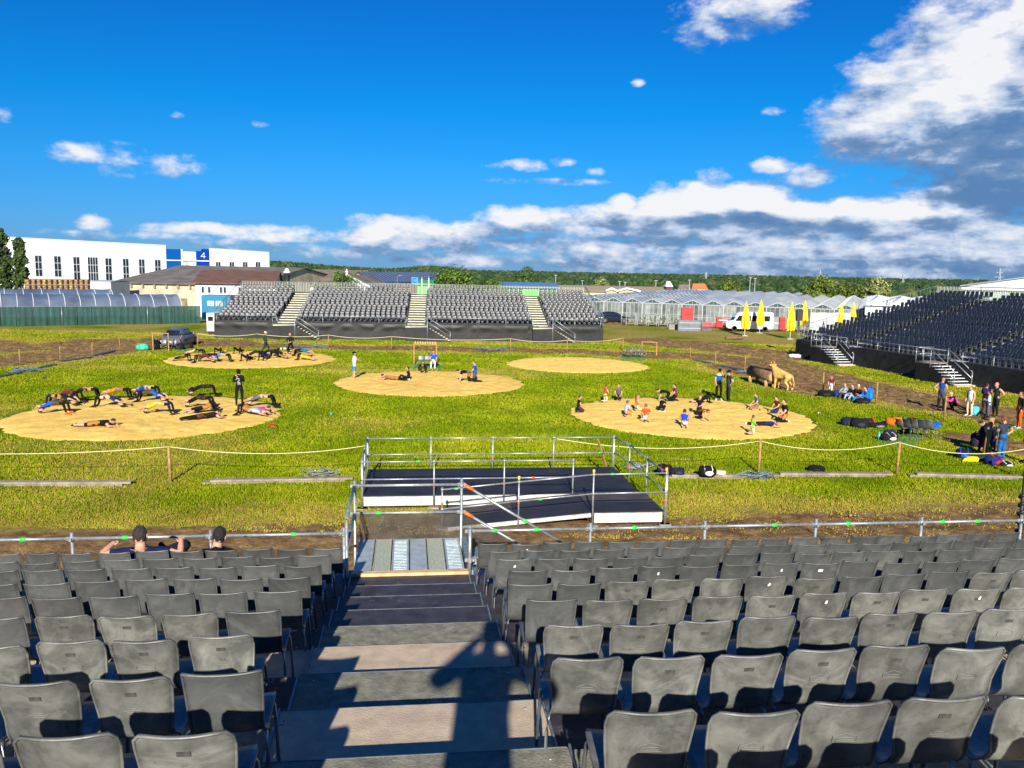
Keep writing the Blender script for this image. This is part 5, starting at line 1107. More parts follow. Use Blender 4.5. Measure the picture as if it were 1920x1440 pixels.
# ------------------------------------------------------------------ far hills, trees, forest, village
LEAF = {}
def leafm(k, c1, c2):
    if k not in LEAF: LEAF[k] = [mat('leaf_%s_%d' % (k, i), tuple(lerp(a, b, i/2) for a, b in zip(c1, c2)), rough=.65, var=.25, scale=1.5, spec=.3) for i in range(3)]
    return LEAF[k]
M_BARK = mat('bark', (.07,.05,.035), rough=.9, var=.3, scale=4)
def tree(label, base, H, Wd, kind='round', leaves=2600, cols=('g', (.035,.075,.012), (.13,.19,.03)), trunk_h=.25, leaf=.22, seed=0, cat='tree'):
    r = random.Random(seed); t = empty('tree' if kind != 'poplar' else 'poplar_tree', base, 0, label, cat)
    mb = MB(); mb.tube([(0,0,-.5), (r.uniform(-.1,.1), 0, H*.4), (r.uniform(-.2,.2), 0, H*.8)], .2, 7, radii=[H*.03+.05, H*.022+.03, .04]); mb.build('trunk', M_BARK, t)
    limbs = []
    for i in range(9):
        a = r.uniform(0, 2*pi); z0 = H*r.uniform(trunk_h, .6); rr_ = Wd*.36*r.uniform(.6, 1); e = Vector((cos(a)*rr_, sin(a)*rr_, z0+H*.2*r.uniform(.5, 1.3))) if kind != 'poplar' else Vector((cos(a)*Wd*.2, sin(a)*Wd*.2, z0+H*.3))
        limbs.append(e); mb = MB(); mb.tube([(0,0,z0), e*.5+Vector((0,0,z0*.55)), e], .1, 5, radii=[H*.012+.03, H*.008+.02, .02]); mb.build('limb', M_BARK, t)
    # clumps spread through the crown volume
    cl = []
    ncl = 60 if kind != 'poplar' else 90
    for i in range(ncl):
        while True:
            x, y, z = (r.uniform(-1, 1) for _ in range(3))
            if x*x+y*y+z*z < 1: break
        if kind == 'poplar':
            zz = r.random(); rad = Wd/2*(sin(pi*min(1, zz*.85+.12))**.6); c = Vector((x*rad*.8, y*rad*.8, H*(.06+.92*zz))); s_ = Wd*.16*r.uniform(.6, 1.2)
        else:
            c = Vector((x*Wd*.42, y*Wd*.42, H*(trunk_h+.5*(1-trunk_h)*(1+z*.92)))); 
            c.x *= 1-.25*max(0, z)**2; c.y *= 1-.25*max(0, z)**2; s_ = Wd*.13*r.uniform(.6, 1.45)
        cl.append((c, s_, r.random()))
    n = leaves; per = max(1, n//len(cl)); V = []; F = []; MI = []
    for c, s_, tone in cl:
        for k_ in range(per):
            d = Vector((r.gauss(0, 1), r.gauss(0, 1), r.gauss(0, 1))); d.normalize(); p = c+d*s_*r.uniform(.25, 1.35); nrm = (d+Vector((r.uniform(-.7,.7), r.uniform(-.7,.7), r.uniform(-.3,.9)))).normalized()
            a = nrm.orthogonal().normalized()*leaf*r.uniform(.6, 1.2); b = nrm.cross(a)*r.uniform(.5, .9); o = len(V); V += [p-a, p-b*.7, p+a, p+b]; F.append((o, o+1, o+2, o+3)); MI.append(min(2, int(tone*2.2+r.random()*.9)))
    me = bpy.data.meshes.new('crown'); me.from_pydata([tuple(v) for v in V], [], F)
    for m in leafm(*cols): me.materials.append(m)
    me.polygons.foreach_set('material_index', MI); me.update(); inst('crown', me, t)
    return t
def tree_px(label, px, ytop, Y, wpx, kind='round', zb=None, **k):
    a = A(px, ytop, Y); zb = float(hz(np.array(a.x), np.array(Y))) if zb is None else zb; w = wpx/FPX*Y*(1.3 if kind != 'poplar' else .95); return tree(label, (a.x, Y, zb), a.z-zb, w, kind, **k)
tree_px('dark poplar at the left edge of the photo, by the white factory', 2, 429, 124, 34, 'poplar', leaves=9000, leaf=.24, seed=1, cols=('p', (.012,.030,.008), (.05,.085,.015)))
tree_px('slightly shorter poplar standing right of the edge one', 34, 446, 122, 36, 'poplar', leaves=9000, leaf=.24, seed=2, cols=('p', (.012,.030,.008), (.05,.085,.015)))
tree_px('large round bright green tree behind the middle of the far grandstand', 850, 497, 112, 72, seed=3, leaves=9000, leaf=.17, cols=('b', (.03,.07,.008), (.12,.20,.02)), trunk_h=.1)
tree_px('lower bushy tree right beside the large round tree', 915, 520, 112, 58, seed=4, leaves=6000, leaf=.17, cols=('b', (.03,.07,.008), (.12,.20,.02)), trunk_h=.1)
tree_px('bushy tree between the barn roof and the small white gable', 640, 507, 116, 56, seed=5, leaves=6000, leaf=.16, cols=('b', (.03,.07,.008), (.12,.20,.02)), trunk_h=.1)
tree_px('small shrubby tree before the barn roof', 606, 524, 114, 36, seed=6, leaves=3500, leaf=.15, cols=('b', (.03,.07,.008), (.12,.20,.02)), trunk_h=.1)
tree_px('solitary dark round tree with trunk right of the far grandstand trees', 987, 502, 190, 42, seed=7, leaves=5000, leaf=.30, cols=('d', (.02,.05,.015), (.07,.12,.03)), trunk_h=.15)
tree_px('round olive tree directly behind the glasshouse, near the umbrellas', 1540, 519, 165, 52, seed=8, leaves=6000, leaf=.25, cols=('o', (.04,.07,.01), (.13,.17,.02)), trunk_h=.05)
tree_px('pale blossoming tree beside the white tent roof', 1648, 523, 160, 44, seed=9, leaves=5000, leaf=.25, cols=('y', (.10,.12,.03), (.30,.33,.12)), trunk_h=.05)
tree_px('brownish green tree left of the pale blossoming one', 1600, 531, 170, 56, seed=10, leaves=5000, leaf=.25, cols=('o', (.04,.07,.01), (.13,.17,.02)), trunk_h=.05)
tree_px('light tree above the left end of glasshouse roof', 1130, 520, 230, 30, seed=11, leaves=4000, leaf=.35, cols=('y2', (.08,.11,.03), (.20,.24,.07)), trunk_h=.05)
tree_px('yellowish tree above the glasshouse, right of the light one', 1370, 524, 230, 40, seed=12, leaves=4000, leaf=.35, cols=('o', (.04,.07,.01), (.13,.17,.02)), trunk_h=.05)
tree_px('small dark bush by the C sign', 736, 528, 120, 16, seed=13, leaves=1200, leaf=.15, cols=('d', (.02,.05,.015), (.07,.12,.03)), trunk_h=.05)
tree_px('small bush by the dark chimney', 540, 524, 116, 18, seed=14, leaves=1200, leaf=.15, cols=('b', (.03,.07,.008), (.12,.20,.02)), trunk_h=.05)
# distant forest as one mass of crowns
def forest():
    r = random.Random(11); mbs = []; V = []; F = []; MI = []
    protos = []
    for k_ in range(6):
        m = MB()
        if k_ < 2: m.tube([(0,0,0), (0,0,.45), (0,0,1)], .3, 6, radii=[.20, .16, .01])
        m.ball((0,0,.5 if k_ > 1 else .42), (.42,.42,.50) if k_ > 1 else (.22,.22,.42), 7, 5, amp=.45, seed=k_)
        protos.append((np.array(m.v), m.f))
    cnt = 0
    for i in range(26000):
        az = r.uniform(-.72, .70); Y = 430*(3000/430)**(r.random()**.8); X = tan(az)*Y
        dens = mnoise.noise((X*.004, Y*.004, 0)); 
        if az < -.32: 
            if Y < 900: continue
        elif az < .0 and Y < 500: continue
        if dens < -.18 and Y < 900: continue
        if -.30 < az < -.17 and r.random() < .5: continue
        k_ = r.choice((0,1,2,3,4,5,2,3)); z0 = float(hz(np.array(X), np.array(Y))); hgt = r.uniform(10, 16.5)*(1.0 if Y > 600 else .92); top = z0+hgt
        # hilltops and valley keep the crowns near eye level as seen across the plain
        wv = protos[k_][0]; a = r.random()*6.28; s_ = hgt; wd = hgt*r.uniform(.55, .95)*(.75 if k_ < 2 else 1.1); o = cnt
        P = np.empty_like(wv); P[:, 0] = (wv[:, 0]*cos(a)-wv[:, 1]*sin(a))*wd+X; P[:, 1] = (wv[:, 0]*sin(a)+wv[:, 1]*cos(a))*wd+Y; P[:, 2] = wv[:, 2]*s_+z0-.5; V.append(P)
        F += [tuple(q+o for q in f) for f in protos[k_][1]]; MI += [0 if k_ < 2 else r.choice((1,1,2,2,3))]*len(protos[k_][1]); cnt += len(wv)
    me = bpy.data.meshes.new('forest'); me.from_pydata(np.concatenate(V).tolist(), [], F)
    for i, c in enumerate([(.011,.026,.017), (.019,.042,.018), (.032,.060,.020), (.062,.080,.030)]): me.materials.append(mat('far_foliage_%d' % i, c, rough=.9, var=.5, scale=.35, spec=.1, bump=1.0, bscale=.8))
    me.polygons.foreach_set('material_index', MI); me.update(); o = bpy.data.objects.new('forest', me); COL.objects.link(o); tag(o, 'wide dark green forest belt on the low hills along the horizon', 'forest', kind='stuff')
forest()
# village specks on the left hills and a few farm roofs
vr = random.Random(4)
for i, px in enumerate((579, 585, 592, 597, 603, 608, 613, 619, 626, 632, 641, 672)):
    Y = 1400+vr.uniform(-60, 60); p = A(px, 511.5+vr.uniform(-2, 2.5), Y); t = empty('village_house', (p.x, Y, p.z-6), 0, 'tiny pale village house on the far left hill, %s from left' % ORD[i+1], 'house', 'village houses on the far left hill')
    w = vr.uniform(8, 13); mb = MB(); mb.box((0,0,3), (w, 8, 9)); mb.build('wall', M_WALLW, t); mb = MB(); mb.add([(-w/2-.5,-4.5,7.4), (w/2+.5,-4.5,7.4), (w/2+.5,0,10), (-w/2-.5,0,10), (w/2+.5,4.5,7.4), (-w/2-.5,4.5,7.4)], [(0,1,2,3),(3,2,4,5),(0,3,5),(1,4,2)]); mb.build('roof', mat('village_roof', (.22,.10,.06), rough=.9, var=.1), t)
for i, (px, y, w, m, lab) in enumerate(((1310, 541, 14, M_BRICK, 'orange-roofed farmhouse at the forest edge'), (1282, 543, 12, M_ROOFG, 'dull brown barn left of the orange-roofed farmhouse'), (1253, 537, 6, M_WHITE, 'small dark tower with white top at the forest edge'), (1255, 547, 10, M_RED, 'red and white shed just above the glasshouse roof'))):
    Y = 420 if i < 3 else 190; p = A(px, y, Y); ws = w/FPX*Y*2; t = empty('farm_building', (p.x, Y, p.z-2.5), 0, lab, 'building'); mb = MB(); mb.box((0,0,0), (ws, 6, 5)); mb.build('wall', M_BLACK if i == 2 else (mat('farm_wall', (.40,.30,.20), rough=.9) if i < 3 else M_WHITE), t)
    h_r = 2.6 if i < 3 else .8; mb = MB(); mb.add([(-ws/2-.3,-3.3,2.4), (ws/2+.3,-3.3,2.4), (ws/2-.8,0,2.4+h_r), (-ws/2+.8,0,2.4+h_r), (ws/2+.3,3.3,2.4), (-ws/2-.3,3.3,2.4)], [(0,1,2,3),(3,2,4,5),(0,3,5),(1,4,2)]); mb.build('roof', mat('orange_roof', (.42,.13,.05), rough=.9, var=.1) if i == 0 else m, t)
for i, (px, y, Y) in enumerate(((1042,516,260),(1162,528,240),(1172,529,240),(1230,526,240),(1293,525,250),(1407,520,260),(1416,522,260),(1092,526,300))):
    p = A(px, y, Y); t = empty('floodlight_mast', (p.x, Y, -3), 0, 'thin grey mast against the forest, %s from the left' % ORD[i+1], 'mast', 'thin masts before the forest'); mb = MB(); mb.tube([(0,0,-4), (0,0,p.z+3)], .11, 5, radii=[.14,.09]); mb.build('pole', M_FRAME, t); mb = MB(); mb.box((0,0,p.z+3), (.9,.2,.12)); mb.build('cross_arm', M_FRAME, t)
for i, (px, y, Y) in enumerate(((1324,510,1500),(1538,506,1500),(1875,503,900),(1694,512,1200))):
    p = A(px, y, Y); H_ = p.z+14; t = empty('lattice_pylon', (p.x, Y, -14), 0, 'distant lattice power pylon above the forest, %s from left' % ORD[i+1], 'pylon', 'power pylons on the horizon'); mb = MB()
    for sx in (-1, 1):
        for sy in (-1, 1): mb.bar((sx*2.2, sy*2.2, 0), (sx*.3, sy*.3, H_), .35, .35)
    for q in range(8): z = H_*q/8; k_ = 2.2-(1.9*q/8); mb.bar((-k_, -k_, z), (k_*.85, -k_*.85, z+H_/8), .22, .22); mb.bar((k_, -k_, z), (-k_*.85, -k_*.85, z+H_/8), .22, .22)
    mb.build('tower', M_FRAME, t); mb = MB()
    for z, w in ((H_*.72, 5), (H_*.86, 3.6)): mb.bar((-w, 0, z), (w, 0, z), .4, .4)
    mb.build('cross_arm', M_FRAME, t)
# ------------------------------------------------------------------ people
# joints: pe pelvis, sp spine, ch chest, nk neck, hd head, S shoulder, E elbow, W wrist, K knee, N ankle, T toe (l and r)
BR = dict(pe=.150, sp=.140, ch=.165, nk=.080, Sl=.085, Sr=.085, El=.052, Er=.052, Wl=.034, Wr=.034, Hl=.110, Hr=.110, Kl=.074, Kr=.074, Nl=.042, Nr=.042, Tl=.038, Tr=.038, Ql=.034, Qr=.034)
BONES = [('pe','sp','hip'),('sp','ch','torso'),('ch','nk','torso'),('ch','Sl','torso'),('ch','Sr','torso'),('Sl','El','uparm'),('Sr','Er','uparm'),('El','Wl','forearm'),('Er','Wr','forearm'),('Wl','Ql','hand'),('Wr','Qr','hand'),
         ('pe','Hl','hip'),('pe','Hr','hip'),('Hl','Kl','thigh'),('Hr','Kr','thigh'),('Kl','Nl','shin'),('Kr','Nr','shin'),('Nl','Tl','foot'),('Nr','Tr','foot')]
def J(**k): return {a: Vector(b) for a, b in k.items()}
STAND = J(pe=(0,0,.95), sp=(0,.01,1.12), ch=(0,0,1.32), nk=(0,.01,1.49), hd=(0,.03,1.64), Sl=(-.19,0,1.42), Sr=(.19,0,1.42), El=(-.25,-.02,1.14), Er=(.25,-.02,1.14), Wl=(-.25,.07,.90), Wr=(.25,.07,.90), Hl=(-.10,0,.90), Hr=(.10,0,.90), Kl=(-.12,.02,.49), Kr=(.12,.02,.49), Nl=(-.13,-.02,.08), Nr=(.13,-.02,.08), Tl=(-.15,.15,.035), Tr=(.15,.15,.035))
def V_(base, **k): d = {a: b.copy() for a, b in base.items()}; d.update({a: Vector(b) for a, b in k.items()}); return d
POSE = dict(
 stand=STAND,
 arms_front=V_(STAND, El=(-.24,.03,1.15), Er=(.24,.03,1.15), Wl=(-.06,.25,1.14), Wr=(.08,.24,1.18)),
 arms_crossed=V_(STAND, El=(-.22,.10,1.17), Er=(.22,.10,1.17), Wl=(.06,.22,1.22), Wr=(-.06,.24,1.20)),
 hand_hip=V_(STAND, Er=(.40,-.10,1.18), Wr=(.18,-.02,1.02), El=(-.22,.08,1.15), Wl=(-.10,.22,1.24)),
 hand_face=V_(STAND, El=(-.24,.15,1.22), Wl=(-.10,.22,1.48), Er=(.23,.02,1.14), Wr=(.20,.12,.92)),
 walk=V_(STAND, Kl=(-.10,.22,.52), Nl=(-.10,.30,.10), Tl=(-.10,.47,.06), Kr=(.10,-.06,.50), Nr=(.10,-.34,.14), Tr=(.10,-.20,.04), El=(-.24,-.12,1.15), Wl=(-.22,-.12,.90), Er=(.24,.08,1.15), Wr=(.20,.24,.98)),
 feet_apart=V_(STAND, Kl=(-.20,.03,.49), Nl=(-.28,0,.08), Tl=(-.32,.15,.035), Kr=(.17,.03,.49), Nr=(.22,0,.08), Tr=(.24,.16,.035), El=(-.27,.05,1.16), Wl=(-.10,.20,1.08), Er=(.27,.05,1.16), Wr=(.10,.20,1.08)),
 # wrestler's bridge: head and feet on the ground, belly up
 bridge=J(pe=(0,.0,.52), sp=(0,-.18,.54), ch=(0,-.40,.42), nk=(0,-.60,.25), hd=(0,-.70,.13), Sl=(-.19,-.50,.34), Sr=(.19,-.50,.34), El=(-.30,-.62,.42), Er=(.30,-.62,.42), Wl=(-.20,-.80,.30), Wr=(.20,-.80,.30), Hl=(-.10,.07,.50), Hr=(.10,.07,.50), Kl=(-.17,.46,.52), Kr=(.17,.46,.52), Nl=(-.17,.56,.10), Nr=(.17,.56,.10), Tl=(-.18,.74,.04), Tr=(.18,.74,.04)),
 bridge_low=J(pe=(0,.0,.26), sp=(0,-.18,.24), ch=(0,-.40,.18), nk=(0,-.60,.13), hd=(0,-.72,.12), Sl=(-.19,-.50,.15), Sr=(.19,-.50,.15), El=(-.34,-.58,.14), Er=(.34,-.58,.14), Wl=(-.28,-.80,.08), Wr=(.28,-.80,.08), Hl=(-.10,.08,.24), Hr=(.10,.08,.24), Kl=(-.24,.40,.50), Kr=(.24,.40,.50), Nl=(-.22,.46,.10), Nr=(.22,.46,.10), Tl=(-.24,.64,.04), Tr=(.24,.64,.04)),
 plank=J(pe=(0,.0,.42), sp=(0,-.16,.44), ch=(0,-.38,.46), nk=(0,-.56,.48), hd=(0,-.70,.46), Sl=(-.19,-.50,.46), Sr=(.19,-.50,.46), El=(-.22,-.52,.24), Er=(.22,-.52,.24), Wl=(-.20,-.60,.05), Wr=(.20,-.60,.05), Hl=(-.10,.08,.38), Hr=(.10,.08,.38), Kl=(-.12,.46,.26), Kr=(.12,.46,.26), Nl=(-.12,.84,.12), Nr=(.12,.84,.12), Tl=(-.12,.86,.02), Tr=(.12,.86,.02)),
 prone=J(pe=(0,.0,.16), sp=(0,-.16,.17), ch=(0,-.38,.19), nk=(0,-.56,.24), hd=(0,-.70,.26), Sl=(-.19,-.48,.19), Sr=(.19,-.48,.19), El=(-.30,-.62,.08), Er=(.30,-.62,.08), Wl=(-.16,-.80,.06), Wr=(.16,-.80,.06), Hl=(-.10,.08,.14), Hr=(.10,.08,.14), Kl=(-.14,.50,.10), Kr=(.14,.50,.10), Nl=(-.16,.90,.09), Nr=(.16,.90,.09), Tl=(-.16,1.02,.04), Tr=(.16,1.02,.04)),
 allfours=J(pe=(0,-.30,.52), sp=(0,-.12,.56), ch=(0,.10,.55), nk=(0,.28,.56), hd=(0,.42,.56), Sl=(-.19,.18,.52), Sr=(.19,.18,.52), El=(-.22,.22,.28), Er=(.22,.22,.28), Wl=(-.20,.28,.05), Wr=(.20,.28,.05), Hl=(-.10,-.32,.46), Hr=(.10,-.32,.46), Kl=(-.14,-.22,.07), Kr=(.14,-.22,.07), Nl=(-.14,-.62,.08), Nr=(.14,-.62,.08), Tl=(-.14,-.76,.03), Tr=(.14,-.76,.03)),
 kneel=J(pe=(0,-.16,.30), sp=(0,-.14,.46), ch=(0,-.10,.66), nk=(0,-.07,.84), hd=(0,-.03,.99), Sl=(-.19,-.09,.77), Sr=(.19,-.09,.77), El=(-.25,.0,.52), Er=(.25,.0,.52), Wl=(-.14,.20,.38), Wr=(.14,.20,.38), Hl=(-.10,-.12,.26), Hr=(.10,-.12,.26), Kl=(-.16,.26,.10), Kr=(.16,.26,.10), Nl=(-.13,-.20,.08), Nr=(.13,-.20,.08), Tl=(-.12,-.34,.04), Tr=(.12,-.34,.04)),
 kneel_up=J(pe=(0,.0,.50), sp=(0,.01,.67), ch=(0,.0,.87), nk=(0,.02,1.04), hd=(0,.05,1.19), Sl=(-.19,0,.97), Sr=(.19,0,.97), El=(-.24,.06,.72), Er=(.24,.06,.72), Wl=(-.12,.24,.66), Wr=(.12,.24,.66), Hl=(-.10,0,.46), Hr=(.10,0,.46), Kl=(-.13,.06,.07), Kr=(.13,.06,.07), Nl=(-.13,-.34,.08), Nr=(.13,-.34,.08), Tl=(-.13,-.48,.03), Tr=(.13,-.48,.03)),
 bow=J(pe=(0,-.16,.34), sp=(0,-.04,.46), ch=(0,.12,.50), nk=(0,.28,.44), hd=(0,.38,.34), Sl=(-.19,.20,.46), Sr=(.19,.20,.46), El=(-.26,.32,.24), Er=(.26,.32,.24), Wl=(-.16,.46,.07), Wr=(.16,.46,.07), Hl=(-.10,-.14,.30), Hr=(.10,-.14,.30), Kl=(-.18,.22,.10), Kr=(.18,.22,.10), Nl=(-.14,-.22,.08), Nr=(.14,-.22,.08), Tl=(-.13,-.36,.04), Tr=(.13,-.36,.04)),
 sit=J(pe=(0,-.10,.12), sp=(0,-.16,.28), ch=(0,-.16,.48), nk=(0,-.10,.65), hd=(0,-.06,.80), Sl=(-.19,-.13,.58), Sr=(.19,-.13,.58), El=(-.24,.04,.38), Er=(.24,.04,.38), Wl=(-.10,.24,.40), Wr=(.10,.24,.40), Hl=(-.10,-.06,.12), Hr=(.10,-.06,.12), Kl=(-.14,.30,.36), Kr=(.14,.30,.36), Nl=(-.12,.58,.09), Nr=(.12,.58,.09), Tl=(-.13,.74,.05), Tr=(.13,.74,.05)),
 sit_chair=J(pe=(0,-.05,.56), sp=(0,-.09,.72), ch=(0,-.10,.92), nk=(0,-.06,1.09), hd=(0,-.01,1.24), Sl=(-.20,-.09,1.01), Sr=(.20,-.09,1.01), El=(-.24,-.02,.76), Er=(.24,-.02,.76), Wl=(-.12,.20,.66), Wr=(.12,.20,.66), Hl=(-.10,.0,.53), Hr=(.10,.0,.53), Kl=(-.14,.40,.52), Kr=(.14,.40,.52), Nl=(-.14,.46,.10), Nr=(.14,.46,.10), Tl=(-.15,.62,.04), Tr=(.15,.62,.04)),
 crouch=J(pe=(0,-.20,.34), sp=(0,-.10,.50), ch=(0,.02,.66), nk=(0,.12,.80), hd=(0,.18,.94), Sl=(-.19,.06,.74), Sr=(.19,.06,.74), El=(-.26,.26,.56), Er=(.26,.26,.56), Wl=(-.14,.46,.60), Wr=(.14,.46,.60), Hl=(-.10,-.16,.32), Hr=(.10,-.16,.32), Kl=(-.17,.22,.46), Kr=(.17,.22,.46), Nl=(-.15,.02,.09), Nr=(.15,.02,.09), Tl=(-.17,.18,.04), Tr=(.17,.18,.04)),
 bend=J(pe=(0,-.12,.88), sp=(0,.02,1.0), ch=(0,.20,1.10), nk=(0,.36,1.14), hd=(0,.50,1.14), Sl=(-.19,.28,1.10), Sr=(.19,.28,1.10), El=(-.24,.36,.86), Er=(.24,.36,.86), Wl=(-.16,.50,.72), Wr=(.16,.50,.72), Hl=(-.10,-.10,.84), Hr=(.10,-.10,.84), Kl=(-.13,-.02,.47), Kr=(.13,-.02,.47), Nl=(-.14,-.08,.08), Nr=(.14,-.08,.08), Tl=(-.15,.09,.035), Tr=(.15,.09,.035)),
 # arms spread along the chair backs
 lounge=J(pe=(0,.14,.52), sp=(0,.04,.60), ch=(0,-.04,.74), nk=(0,-.06,.92), hd=(0,-.02,1.08), Sl=(-.21,-.05,.86), Sr=(.21,-.05,.86), El=(-.47,-.10,.84), Er=(.47,-.10,.84), Wl=(-.39,.06,.92), Wr=(.45,.06,.94), Hl=(-.10,.16,.52), Hr=(.10,.16,.52), Kl=(-.14,.56,.54), Kr=(.42,.50,.78), Nl=(-.14,.70,.14), Nr=(.10,.60,.66), Tl=(-.15,.88,.08), Tr=(.0,.66,.74)),
 slouch=J(pe=(0,.12,.52), sp=(0,.03,.60), ch=(0,-.03,.76), nk=(0,-.04,.94), hd=(0,.01,1.09), Sl=(-.19,-.03,.87), Sr=(.19,-.03,.87), El=(-.24,.04,.66), Er=(.24,.04,.66), Wl=(-.12,.24,.64), Wr=(.12,.24,.64), Hl=(-.10,.14,.52), Hr=(.10,.14,.52), Kl=(-.14,.54,.54), Kr=(.14,.54,.54), Nl=(-.14,.62,.12), Nr=(.14,.62,.12), Tl=(-.15,.78,.06), Tr=(.15,.78,.06)),
 photographer=V_(STAND, hd=(.02,.06,1.66), El=(-.36,.10,1.22), Er=(.40,.10,1.24), Wl=(-.10,.24,1.48), Wr=(.16,.24,1.50), ch=(0,0,1.30)),
)
def yoke(t, P, sc, dz_):
    mb = MB(); mb.ball(Vector((0,.02,1.40))*sc, (.215,.135,.085), 12, 7, amp=.1, seed=3); mb.build('yellow_yoke', cloth(235,215,20), t)
JOBS = []
PEOPLE_MESH = {}
def person(label, pose, x, y, z, heading, H=1.75, shirt=(20,20,24), pants=(18,18,20), shoes=(25,25,28), hair=(40,28,20), sleeve='short', legs='long', hips=None, cap=None, hood=False, mirror=False, group=None, extra=None, fat=1.0):
    JOBS.append(dict(locals()))
def make_people():
    tmp = []
    for jn, q in enumerate(JOBS):
        P = {a: b.copy() for a, b in POSE[q['pose']].items()}
        P['hd'] = P['nk']+(P['hd']-P['nk'])*.86
        rj = random.Random(jn*13+5)
        for a in P:       # nobody holds quite the same pose
            if a not in ('Nl','Nr','Tl','Tr'): P[a] += Vector((rj.uniform(-.02,.02), rj.uniform(-.02,.02), rj.uniform(-.012,.012)))
        if q['mirror']:
            N_ = {}
            for a, v in P.items(): b = a[0]+{'l':'r','r':'l'}[a[1]] if a[0] in 'SEWHKNT' and a[1] in 'lr' and a != 'sp' else a; N_[b] = Vector((-v.x, v.y, v.z))
            P = N_
        for s_ in 'lr': d = (P['W'+s_]-P['E'+s_]).normalized(); P['Q'+s_] = P['W'+s_]+d*.075+Vector((0, 0, -.01))
        sc = q['H']/1.75; names = [n for n in BR]; idx = {n: i for i, n in enumerate(names)}
        edges = [(idx[a], idx[b]) for a, b, _ in BONES]
        me = bpy.data.meshes.new('sk'); me.from_pydata([tuple(P[n]) for n in names], edges, []); ob = bpy.data.objects.new('sk', me); COL.objects.link(ob)
        md = ob.modifiers.new('s', 'SKIN'); md.use_smooth_shade = True; md.branch_smoothing = .6
        sv = me.skin_vertices[0].data
        for n in names:
            r = BR[n]*(q['fat'] if n in ('pe','sp','ch') or (q['pose'] == 'photographer' and n[0] in 'SEW') else 1); k = idx[n]
            rx = r*(.78 if n in ('pe','sp','ch') else 1); sv[k].radius = (r, rx) if n not in ('pe','sp','ch') else (r*1.0, r*.86); sv[k].use_root = (n == 'pe')
        ob.modifiers.new('u', 'SUBSURF').levels = 1
        tmp.append((ob, P, sc, q))
    dg = bpy.context.evaluated_depsgraph_get(); res = []
    for ob, P, sc, q in tmp: res.append(bpy.data.meshes.new_from_object(ob.evaluated_get(dg)))
    for (ob, P, sc, q), me in zip(tmp, res):
        bpy.data.objects.remove(ob)
        sh, pa, so = cloth(*q['shirt']), cloth(*q['pants']), cloth(*q['shoes']); hp = cloth(*(q['hips'] or q['pants'])); hm = mat('hair_%d_%d_%d' % q['hair'], tuple(c+.003 for c in hexc(*q['hair'])), rough=.7, var=.5, scale=30, bump=1.5, bscale=55)
        mats = [SKIN, sh, pa, hp, so, M_BLACK]
        mb = MB(); mb.v = [tuple(v.co) for v in me.vertices]; segs = [(P[a], P[b], r, a, b) for a, b, r in BONES]
        for p in me.polygons:
            c = p.center; best = None
            for a, b, r, an, bn in segs:
                ab = b-a; t = max(0, min(1, (c-a).dot(ab)/max(1e-9, ab.length_squared))); d = (c-a-ab*t).length/((BR[an]*(1-t)+BR[bn]*t)+.02)
                if best is None or d < best[0]: best = (d, r, t, an)
            _, r, t, an = best
            if r == 'torso': k = 1 if not (an == 'ch' and t > .82 and (c-P['nk']).length < .09) else 0
            elif r == 'uparm': k = 1 if (q['sleeve'] == 'long' or (q['sleeve'] == 'short' and t < .62) or (q['sleeve'] == 'none' and t < .02)) else 0
            elif r == 'forearm': k = 1 if q['sleeve'] == 'long' and t < .9 else 0
            elif r == 'hand': k = 0
            elif r == 'hip': k = 3 if not (an == 'pe' and t > .75) else 1
            elif r == 'thigh': k = (3 if t < .62 and q['hips'] else 2) if (q['legs'] == 'long' or t < .85) else 0
            elif r == 'shin': k = 2 if q['legs'] == 'long' else 0
            else: k = 4
            mb.f.append(tuple(p.vertices)); mb.m.append(k); mb.sm.append(True)
        bpy.data.meshes.remove(me)
        # head with face, turned along the neck
        hc, nk = P['hd'], P['nk']; up = (hc-nk).normalized(); fw = Vector((0,1,0))
        if q['pose'] in ('bridge','bridge_low'): fw = Vector((0,-.3,1)); up = Vector((0,-1,-.25)).normalized()
        elif q['pose'] in ('plank','prone','allfours','bow','bend'): fw = (hc-nk).normalized()*.5+Vector((0,0,-.9)); up = (hc-nk).normalized()*1.0+Vector((0,0,.35)); up.normalize()
        if q['pose'] in ('plank','prone'): fw.y = -abs(fw.y)
        x_ = fw.cross(up).normalized(); f_ = up.cross(x_).normalized(); R = Matrix((x_, f_, up)).transposed()
        hs = 1.12 if q['H'] < 1.45 else 1.0
        def hp_(x, y, z): return hc+R @ Vector((x*hs, y*hs, z*hs))
        mb.tube([nk-up*.03, nk+up*.05, hc-up*.03], .052, 8, 0, radii=[.072, .062, .054])
        mb.ball(hc, (.078*hs, .098*hs, .118*hs), 12, 9, 0, R)
        mb.ball(hp_(0, .035, -.055), (.052*hs, .060*hs, .058*hs), 8, 6, 0, R)       # jaw
        mb.ball(hp_(0, .103, -.012), (.014*hs, .020*hs, .026*hs), 6, 4, 0, R)       # nose
        for s_ in (-1, 1):
            mb.ball(hp_(.080*s_, .0, -.008), (.012*hs, .022*hs, .032*hs), 6, 4, 0, R); mb.ball(hp_(.030*s_, .088, .018), (.013*hs, .010*hs, .007*hs), 6, 4, 5, R)
            mb.box(hp_(.030*s_, .094, .040), (.032*hs, .008*hs, .007*hs), 5, R)
        mb.ball(hp_(0, .086, -.058), (.024*hs, .012*hs, .006*hs), 6, 4, 3 if False else 0, R)
